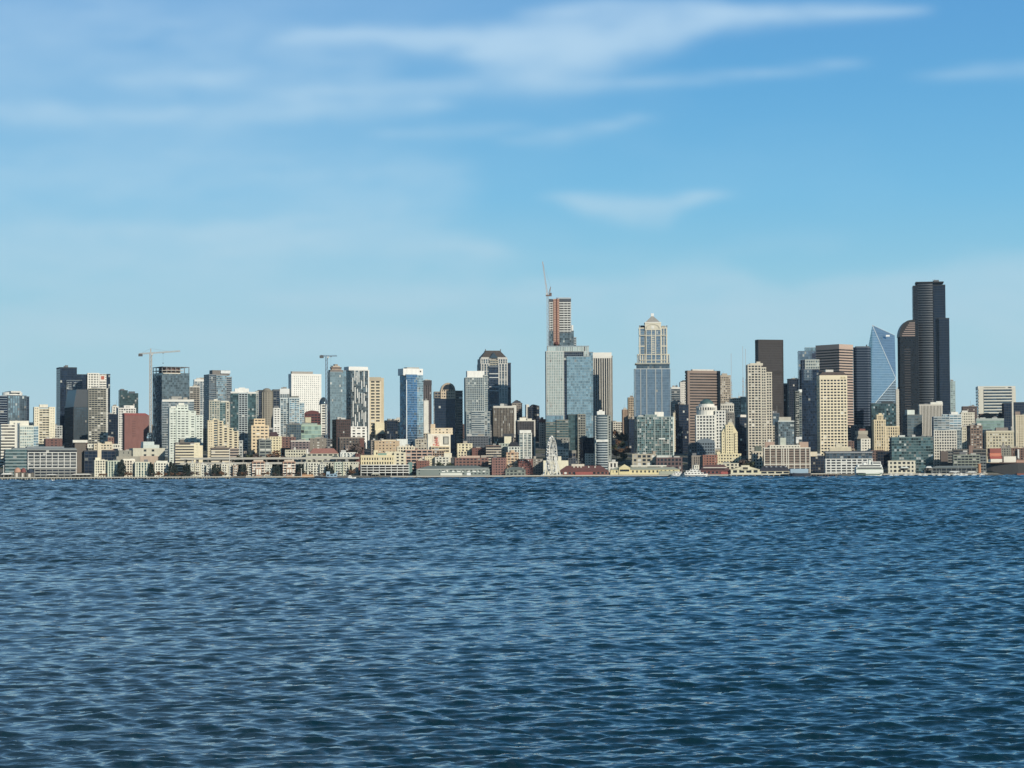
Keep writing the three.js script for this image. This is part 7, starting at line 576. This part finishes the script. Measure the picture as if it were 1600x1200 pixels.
// observation wheel, seen nearly edge on
{ const D = 2856, T = at(862, 681.5, D), Bt = at(862, 741.5, D), g = new THREE.Group(); g.name = 'observation_wheel'; g.position.set(T.x, 2.6, -D); g.rotation.y = 1.33; scene.add(g); tag(g, 'tall white observation wheel seen nearly edge on at the pier end', 'ferris wheel'); const rad = (T.y - Bt.y) / 2 - 1.4, cy = rad + 2.6, m = wall('#e6e3d8', 0.5);
  for (const z of [-1.6, 1.6]) { const t = new THREE.Mesh(new THREE.TorusGeometry(rad, 0.42, 8, 72), m); t.name = 'rim'; t.position.set(0, cy, z); t.castShadow = true; g.add(t); const t2 = new THREE.Mesh(new THREE.TorusGeometry(rad * 0.9, 0.22, 6, 60), m); t2.name = 'inner_rim'; t2.position.set(0, cy, z); g.add(t2); } for (let k = 0; k < 30; k++) { const a = k / 30 * 6.2832, s = new Shape3(); s.bar([0, cy, k % 2 ? 1 : -1], [rad * Math.cos(a), cy + rad * Math.sin(a), k % 2 ? 1.6 : -1.6], 0.16); s.build('spoke', m, g); } const pod = new THREE.SphereGeometry(1.25, 10, 8); for (let k = 0; k < 42; k++) { const a = k / 42 * 6.2832, p = new THREE.Mesh(pod, k % 3 ? m : wall('#6b7684', 0.3)); p.name = 'gondola'; p.position.set((rad + 1.1) * Math.cos(a), cy + (rad + 1.1) * Math.sin(a), 0); p.castShadow = true; g.add(p); } const h = new THREE.Mesh(new THREE.CylinderGeometry(1.6, 1.6, 9, 16), m); h.name = 'hub'; h.rotation.x = Math.PI / 2; h.position.y = cy; g.add(h); for (const z of [-6, 6]) for (const x of [-9, 9]) { const s = new Shape3(); s.bar([0, cy, z * 0.7], [x, 0, z * 1.5], 0.7); s.build('leg', m, g); } const pf = new Shape3(); pf.box(-12, 12, 0, 1.4, -11, 11); pf.build('platform', wall('#cfc9b6'), g); }
// ---------------------------------------------------------------- boats
function boat(name, label, x0, x1, wl, D, o) { const k = D / F, A = at(x0, wl, D), B = at(x1, wl, D), L = B.x - A.x, g = new THREE.Group(); g.name = numbered(name); g.position.set((A.x + B.x) / 2, 0, -D); scene.add(g); tag(g, label, o.cat ?? 'boat'); const hw = o.beam / 2, fb = o.free, s = new Shape3(), n = 12, side = (t) => hw * Math.pow(Math.max(0, 1 - Math.pow(Math.abs(t), o.sharp ?? 4)), 0.6), P = []; for (let i = 0; i <= n; i++) { const t = -1 + 2 * i / n, rise = (o.sheer ?? 0.5) * t * t * (o.bow === 'right' ? (t > 0 ? 1 : 0.3) : (t < 0 ? 1 : 0.3)); P.push([t * L / 2, side(t), fb + rise, -0.6]); } for (let i = 0; i < n; i++) { const a = P[i], b = P[i + 1]; for (const f of [1, -1]) s.quad([a[0] * 0.94, a[3], f * a[1] * 0.8], [b[0] * 0.94, b[3], f * b[1] * 0.8], [b[0], b[2], f * b[1]], [a[0], a[2], f * a[1]]); s.quad([a[0], a[2], a[1]], [b[0], b[2], b[1]], [b[0], b[2], -b[1]], [a[0], a[2], -a[1]]); } const h = s.build('hull', wall(o.hull, 0.5), g); h.material.side = THREE.DoubleSide; if (o.stripe) unitBox('stripe', -L * 0.42, L * 0.42, fb * 0.55, fb * 0.75, side(0) - 0.1, side(0) + 0.06, wall(o.stripe), g);
  for (const [a, b, y0, y1, nm, c, d] of o.decks ?? []) { unitBox(nm, -L / 2 + L * a, -L / 2 + L * b, fb + y0, fb + y1, -hw * (d ?? 0.75), hw * (d ?? 0.75), wall(c ?? '#e4e3dc'), g); if (nm === 'deck_house') { const wn = Math.max(2, Math.round((b - a) * L / 4)); for (let q = 0; q < wn; q++) { const x = -L / 2 + L * a + (q + 0.2) * (b - a) * L / wn; unitBox('window', x, x + (b - a) * L / wn * 0.6, fb + y0 + (y1 - y0) * 0.42, fb + y0 + (y1 - y0) * 0.78, hw * (d ?? 0.75), hw * (d ?? 0.75) + 0.1, inner.dark, g); } } } if (o.mast) { const m = new Shape3(); m.bar([L * (o.mast[0] - 0.5), fb, 0], [L * (o.mast[0] - 0.5), fb + o.mast[1], 0], o.mast[2] ?? 0.15); m.build('mast', wall('#cfcdc6'), g); } return { g, L, hw, fb }; }
boat('motor_boat', 'small white motor boat crossing in front of the autumn tree', 542, 556.5, 752.4, 2480, { beam: 4, free: 1.9, hull: '#e6e6e0', bow: 'right', decks: [[0.15, 0.55, 0, 1.5, 'deck_house'], [0.22, 0.45, 1.5, 2.4, 'flying_bridge']] });
boat('motor_boat', 'white motor boat in front of the boathouse at right', 1494, 1511.5, 746.8, 2560, { beam: 4.4, free: 1.7, hull: '#e8e8e4', bow: 'right', sheer: 0.9, decks: [[0.3, 0.6, 0, 1.4, 'deck_house'], [0.36, 0.52, 1.4, 2.2, 'flying_bridge']] });
boat('skiff', 'tiny white skiff on open water at the far left', 79.5, 85.5, 757.5, 2060, { beam: 1.8, free: 0.8, hull: '#e6e6e2', bow: 'right', decks: [[0.35, 0.6, 0, 0.9, 'cuddy']] });
{ const p = at(1531, 752.8, 2240), g = new THREE.Group(); g.name = 'mooring_buoy'; g.position.set(p.x, 0, -2240); scene.add(g); tag(g, 'small white mooring buoy on open water at right', 'buoy'); const s = new THREE.Mesh(new THREE.SphereGeometry(0.9, 14, 10), wall('#e8e8e4')); s.name = 'float'; s.position.y = 0.5; g.add(s); unitBox('top_ring', -0.2, 0.2, 1.2, 1.9, -0.2, 0.2, wall('#b9b9b4'), g); }
boat('barge', 'flat cream barge moored below the brick banded flats', 443, 492, 748, 2826, { beam: 12, free: 2.2, hull: '#5d4a3c', sharp: 12, sheer: 0, cat: 'barge', decks: [[0.02, 0.98, 0, 0.9, 'deck_load', '#cdb594', 0.9], [0.6, 0.95, 0.9, 3.2, 'cargo_pile', '#c98f52', 0.6]] });
boat('dark_barge', 'dark low barge beside the cream barge', 491, 516, 748, 2828, { beam: 10, free: 2.4, hull: '#26303e', sharp: 10, sheer: 0, cat: 'barge', decks: [[0.1, 0.4, 0, 1.6, 'deck_load', '#3c4652', 0.6]] });
{ const b = boat('work_boat', 'blue crane boat moored right of the dark barge', 508, 529, 747.6, 2826, { beam: 8, free: 2, hull: '#5a5560', cat: 'boat', decks: [[0.1, 0.9, 0, 4, 'deck_house', '#7fa9c6', 0.6], [0.1, 0.35, 4, 7, 'wheel_house', '#9bbdd4', 0.5]] }); const s = new Shape3(); s.bar([0, 4, 0], [b.L * 0.45, 9, 0], 0.5); s.build('crane_arm', wall('#86aecb'), b.g); }
{ boat('tour_boat', 'white three decked tour boat moored at the centre right', 1066, 1106, 744.6, 2818, { beam: 11, free: 3, hull: '#e4e4de', bow: 'right', sheer: 1.6, stripe: '#3b4756', decks: [[0.08, 0.82, 0, 2.8, 'deck_house'], [0.14, 0.7, 2.8, 5.2, 'deck_house'], [0.3, 0.62, 5.2, 7.2, 'deck_house', '#dcdcd6', 0.6]], mast: [0.4, 12] }); boat('tour_boat', 'lower white tour boat behind the three decked one', 1047, 1072, 744.6, 2826, { beam: 9, free: 2.4, hull: '#dedfd8', bow: 'left', sheer: 1.2, stripe: '#44505c', decks: [[0.15, 0.85, 0, 2.6, 'deck_house'], [0.3, 0.7, 2.6, 4.6, 'deck_house']] }); }
{ const b = boat('car_ferry', 'big white and green car ferry at the terminal dock', 1335.5, 1379, 742.6, 2806, { beam: 16, free: 4.2, hull: '#dfe3da', sharp: 6, sheer: 0.8, cat: 'ferry', stripe: '#4f7a5c', decks: [[0.02, 0.99, 0, 4.2, 'car_deck_wall', '#e2e6de', 0.97], [0.02, 0.99, 4.2, 4.7, 'green_trim', '#6a9678', 0.98], [0.03, 0.97, 4.7, 7.6, 'cabin_deck', '#e0e4dc', 0.9], [0.06, 0.94, 5.1, 6.9, 'window_strip', '#3c464c', 0.905], [0.08, 0.95, 7.6, 10.2, 'upper_deck', '#dfe3da', 0.8], [0.14, 0.9, 8.1, 9.7, 'window_strip', '#3c464c', 0.805], [0.3, 0.4, 10.2, 13, 'wheel_house', '#e2e4de', 0.5], [0.62, 0.92, 10.2, 14, 'wheel_house', '#e2e4de', 0.6], [0.64, 0.9, 11.4, 13, 'window_strip', '#3c464c', 0.605], [0.5, 0.58, 10.2, 16, 'funnel', '#d9ddd4', 0.3], [0.5, 0.58, 16, 17, 'funnel_top', '#3f5a4a', 0.31]], mast: [0.3, 19, 0.25] }); const s = new Shape3(); s.box(-b.L * 0.46, -b.L * 0.14, 0.9, 4.4, b.hw * 0.8, b.hw * 0.99); s.build('car_deck_opening', inner.dark, b.g); }
{ const b = boat('dry_docked_hull', 'blue grey moored hull beside the dark roofed pier', 1233, 1267, 743, 2826, { beam: 12, free: 4.4, hull: '#33394a', sharp: 5, sheer: 1, cat: 'ship', decks: [[0.04, 0.86, 0, 5.4, 'long_cover', '#8fb2cc', 0.85]] }); }
// container ship entering from the right
{ const D = 2700, X = (px) => at(px, 740, D).x, k = D / F, x0 = X(1541), x1 = X(1700), g = new THREE.Group(), wy = 5 + 0; g.name = 'container_ship'; g.position.set(x0, 0, -D); scene.add(g); tag(g, 'dark grey container ship with orange and white containers cut by the right edge', 'ship'); const Y = (py) => at(1560, py, D).y, top = Y(724), L = x1 - x0; const s = new Shape3(), sec = (t) => { const x = t * L, f = Math.min(1, t / 0.3), hw = 13 * Math.pow(f, 0.5), low = Math.max(0, 1 - t / 0.28); return { x, hw, y0: low * 9 * (t < 0.3 ? 1 : 0), xb: x }; }, n = 24;
  for (let i = 0; i < n; i++) { const a = sec(i / n), b = sec((i + 1) / n); for (const f of [1, -1]) s.quad([a.x, -1 + a.y0 * 0.9, f * a.hw * 0.55], [b.x, -1 + b.y0 * 0.9, f * b.hw * 0.55], [b.x, top, f * b.hw], [a.x, top, f * a.hw]); s.quad([a.x, top, a.hw], [b.x, top, b.hw], [b.x, top, -b.hw], [a.x, top, -a.hw]); } const h = s.build('hull', wall('#4d4f52', 0.6), g); h.material.side = THREE.DoubleSide; const kx = X(1562) - x0; unitBox('red_bottom', kx + 18, L, -1, 3.2, -9.5, 11.2, wall('#8a4632'), g); unitBox('bulwark_rail', 2, L, top, top + 0.8, -12, 12.6, wall('#6b4a42'), g);
  const c = (a, b, t, bt, col, nm = 'container') => unitBox(nm, X(a) - x0, X(b) - x0, Y(bt), Y(t), -7, 8, wall(col), g); c(1545, 1562.5, 707.6, 700.6, '#a04a3c'); c(1544.6, 1562.6, 713.2, 707.8, '#d9683a'); c(1545.2, 1563.4, 717, 713.4, '#b8402f'); c(1546, 1565, 722.2, 717.2, '#e2dccb'); c(1566.4, 1585.4, 722.4, 713.2, '#e4ddcb'); c(1586, 1625, 723, 719.4, '#b98a70', 'hatch_cover'); c(1626, 1644, 722, 706, '#8c4438'); unitBox('lashing_bridge', X(1564) - x0, X(1565.6) - x0, top, Y(712), -8, 8.4, wall('#7a6a62'), g); unitBox('orange_stripe', X(1547) - x0, X(1560) - x0, Y(711.4), Y(710.4), 8, 8.1, wall('#e89060'), g); }
for (let k = 0; k < 14; k++) { const r = rng(k + 900), px = 1384 + k * 11 + r() * 5; boat('moored_boat', ['white moored boat among the cluttered right pier', 'white moored boat among the cluttered right pier'][k % 2], px, px + 6 + r() * 5, 744, 2822 - r() * 8, { beam: 3, free: 1.2 + r() * 0.6, hull: ['#dfe0da', '#c9ccc8', '#e4e2da'][k % 3], bow: 'right', decks: [[0.25, 0.7, 0, 1.6 + r(), 'deck_house', '#dcdcd6', 0.7]], mast: r() < 0.4 ? [0.5, 6 + r() * 4, 0.1] : undefined }).g.userData.group = 'boats moored at the right pier'; }
// ---------------------------------------------------------------- trees
const leafMats = { fir: new THREE.MeshStandardMaterial({ color: new THREE.Color().setRGB(0.022, 0.036, 0.03), roughness: 0.95, side: THREE.DoubleSide }), green: new THREE.MeshStandardMaterial({ color: new THREE.Color().setRGB(0.05, 0.06, 0.028), roughness: 0.95, side: THREE.DoubleSide }), rust: new THREE.MeshStandardMaterial({ color: new THREE.Color().setRGB(0.16, 0.085, 0.045), roughness: 0.95, side: THREE.DoubleSide }), bare: new THREE.MeshStandardMaterial({ color: new THREE.Color().setRGB(0.09, 0.065, 0.055), roughness: 0.95, side: THREE.DoubleSide }) };
const bark = new THREE.MeshStandardMaterial({ color: new THREE.Color().setRGB(0.06, 0.045, 0.035), roughness: 1 });
function treeShape(seed, conic) {                        // unit height
  const r = rng(seed), s = new Shape3(), n = conic ? 260 : 300, clumps = []; if (!conic) for (let k = 0; k < 9; k++) { const a = r() * 6.283, q = 0.10 + 0.17 * r(); clumps.push([q * Math.cos(a), 0.42 + 0.46 * r(), q * Math.sin(a), 0.11 + 0.08 * r()]); }
  for (let k = 0; k < n; k++) { let x, y, z; if (conic) { const t = Math.pow(r(), 0.75), R0 = 0.24 * (1 - t) * (0.55 + 0.45 * Math.abs(Math.sin(t * 22))) + 0.012, a = r() * 6.283, q = R0 * Math.sqrt(0.3 + 0.7 * r()); x = q * Math.cos(a); z = q * Math.sin(a); y = 0.08 + 0.92 * t; } else { const c = clumps[Math.floor(r() * 9)], a = r() * 6.283, u = 2 * r() - 1, q = c[3] * Math.cbrt(r()), w = Math.sqrt(1 - u * u); x = c[0] + q * w * Math.cos(a); y = c[1] + q * u * 0.8; z = c[2] + q * w * Math.sin(a); } const e = 0.022 + 0.026 * r(), a = r() * 6.283, b = (r() - 0.5) * 2; const ux = Math.cos(a) * e, uz = Math.sin(a) * e, vy = e * 0.8, vx = -Math.sin(a) * e * b, vz = Math.cos(a) * e * b; s.quad([x - ux - vx, y - vy, z - uz - vz], [x + ux - vx, y - vy * 0.6, z + uz - vz], [x + ux + vx, y + vy, z + uz + vz], [x - ux + vx, y + vy * 0.7, z - uz + vz]); } return s.geometry();
}
const trunkGeo = new THREE.CylinderGeometry(0.008, 0.02, 0.8, 7); trunkGeo.translate(0, 0.4, 0);
const crowns = { fir: [1, 2, 3].map((q) => treeShape(q, true)), round: [11, 12, 13, 14].map((q) => treeShape(q, false)) };
let treeN = 0;
function tree(name, px, top, D, wide, kind, label, group, base) { const p = at(px, top, D), y0 = base ?? landHeight(p.x, -D) - 0.3, h = p.y - y0; if (h < 2) return; const g = new THREE.Group(); g.name = numbered(name); g.position.set(p.x, y0, -D); g.scale.set(h * wide, h, h * wide); g.rotation.y = treeN * 2.4; scene.add(g); tag(g, label, 'tree', group); const set = kind === 'fir' ? crowns.fir : crowns.round, c = new THREE.Mesh(set[treeN++ % set.length], leafMats[kind]); c.name = 'crown'; c.castShadow = c.receiveShadow = true; g.add(c); const t = new THREE.Mesh(trunkGeo, bark); t.name = 'trunk'; t.castShadow = true; g.add(t); }
const rt = rng(321);
for (const [px, top, wd] of [[187, 722, 1], [190.5, 718.5, 1.1], [193.5, 724, 1], [235.5, 723, 1], [238.5, 725, 0.9], [267, 722, 1.2], [271, 724, 1.1], [275.5, 727, 1], [288, 727, 1], [292, 724, 1], [295.5, 726, 0.9], [332.5, 728, 1], [336, 725, 1], [340.5, 726, 0.9], [344, 729, 1], [374.5, 727, 0.9], [377.5, 725.5, 0.8], [381, 725, 0.8], [384, 727, 0.9], [428.5, 728, 1], [432, 725.5, 1.1], [435.5, 727, 0.9], [465, 727, 1], [468.5, 725, 1.1], [472.5, 725.5, 0.9], [511, 727, 1], [515, 725, 1], [519, 728, 1], [548, 727, 0.9]]) tree('fir_tree', px, top, 2880 + rt() * 6, wd * 1.25, 'fir', 'dark fir between the flats along the shore road', 'firs along the shore road');
for (let k = 0; k < 26; k++) { const px = 262 + k * 11 + rt() * 8, rust = rt() < 0.4; tree(rust ? 'autumn_tree' : 'bare_tree', px, 735 + rt() * 4, 2868, 1.4, rust ? 'rust' : 'bare', rust ? 'small rust coloured tree on the shore promenade' : 'small brown bare tree on the shore promenade', 'small trees on the shore promenade'); }
for (const [px, top] of [[158, 738], [164, 739], [199, 737], [204, 736], [246, 737.5], [250, 736], [258, 738]]) tree('autumn_tree', px, top, 2870, 1.4, 'rust', 'small rust coloured tree before the pale flats', 'small trees before the pale flats');
tree('autumn_tree', 549, 731, 2858, 1.5, 'rust', 'rounded rust autumn tree behind the small motor boat');
for (const [px, top, D, kd, l] of [[383, 702, 2960, 'green', 'dark tree below the peach block'], [388, 706, 2960, 'bare', 'brown tree beside the dark tree below the peach block'], [433, 703, 2955, 'rust', 'rust tree in front of the yellow cream flats'], [439, 704, 2955, 'bare', 'brown tree in front of the brick flats'], [412, 708, 2952, 'green', 'dark green tree in front of the grey green flats'], [692, 720, 2925, 'green', 'dark green tree beside the white stepped houses'], [700, 722, 2925, 'green', 'low dark tree at the foot of the dark alley'], [1163, 712, 2950, 'bare', 'bare tree right of the cream stepped tower base'], [1170, 716, 2940, 'green', 'dark tree left of the small cream terrace'], [545, 690, 3010, 'bare', 'bare tree right of the dark stone hotel']]) tree(kd === 'rust' ? 'autumn_tree' : kd === 'bare' ? 'bare_tree' : 'broadleaf_tree', px, top, D, 1.3, kd, l);
for (let k = 0; k < 26; k++) { const px = 957 + rt() * 26, D = 3150 + rt() * 800, p = at(px, 700, D), gy = landHeight(p.x, -D), h = 9 + rt() * 9, q = F * (gy + h - 5) / D; tree('street_tree', px, 740 - q, D, 1.2, rt() < 0.55 ? 'rust' : 'green', 'tree on the steep shaded street left of the pyramid crowned tower', 'trees up the shaded street'); }
for (let k = 0; k < 60; k++) { const px = rt() * 1600, D = 3900 + rt() * 500, p = at(px, 700, D), gy = landHeight(p.x, -D), h = 10 + rt() * 10, q = F * (gy + h - 5) / D; tree('hill_tree', px, 740 - q, D, 1.4, rt() < 0.35 ? 'rust' : rt() < 0.5 ? 'fir' : 'green', 'distant tree on the hill behind the towers', 'trees on the hill behind the towers'); }
// ---------------------------------------------------------------- low blocks that fill the slope between the towers
{ const nameOf = { '#b9ad94': 'beige', '#8f8378': 'taupe', '#7a5a4e': 'brown brick', '#c9c2b0': 'off white', '#6a6c70': 'grey', '#a08c74': 'tan', '#d2cbb8': 'pale cream', '#59606a': 'slate grey', '#8a5e50': 'red brick', '#b0b4b0': 'light grey' }, mains = scene.children.filter((o) => o.isGroup && ['tower', 'building', 'apartment block'].includes(o.userData.category)).map((o) => [o, 800 + F * o.position.x / -o.position.z]);
  const slopeLabel = (c, px, w, row) => { let best = null, bd = 1e9; for (const [o, q] of mains) { const e = Math.abs(q - px - w / 2); if (e < bd) { bd = e; best = o; } } return `low ${nameOf[c]} block on the ${['lower', 'middle', 'upper', 'far'][row]} slope near the ${best.name.replace(/_\d+$/, '').replace(/_/g, ' ')}`; };
  const r = rng(99), cols = ['#b9ad94', '#8f8378', '#7a5a4e', '#c9c2b0', '#6a6c70', '#a08c74', '#d2cbb8', '#59606a', '#8a5e50', '#b0b4b0'];
  for (let row = 0; row < 4; row++) for (let k = 0; k < 34; k++) { const col = cols[Math.floor(r() * cols.length)], D = [3085, 3260, 3480, 3850][row] + r() * 60, w = 18 + r() * 18, px = -10 + k * 48 + r() * 26 + row * 11, p = at(px, 700, D), gy = landHeight(p.x, -D), h = [16, 20, 22, 20][row] + r() * [10, 12, 14, 14][row], top = 740.5 + (800 - px) * 0.0044 - F * (gy + h - 5) / D; if (row < 3 && [[226, 262], [700, 716], [834, 853], [954, 988], [1053, 1077], [1155, 1170], [1232, 1280]].some(([a, b]) => px + w > a && px < b)) continue; simple('slope_block', slopeLabel(col, px, w, row), { x: [px - 1, px, px + w], top, D, d: 14 + r() * 8, roof: 2 }, { wall: col, glass: 'dark', fp: 3.5, bw: 4, bf: 0.4 + 0.2 * r(), pf: 0.2 + 0.3 * r(), pale: 0.1 }, 'building', 'low blocks on the slope between the towers'); } }
scene.fog = new THREE.FogExp2(0xb4d0e6, 0.00001);
renderer.render(scene, camera);
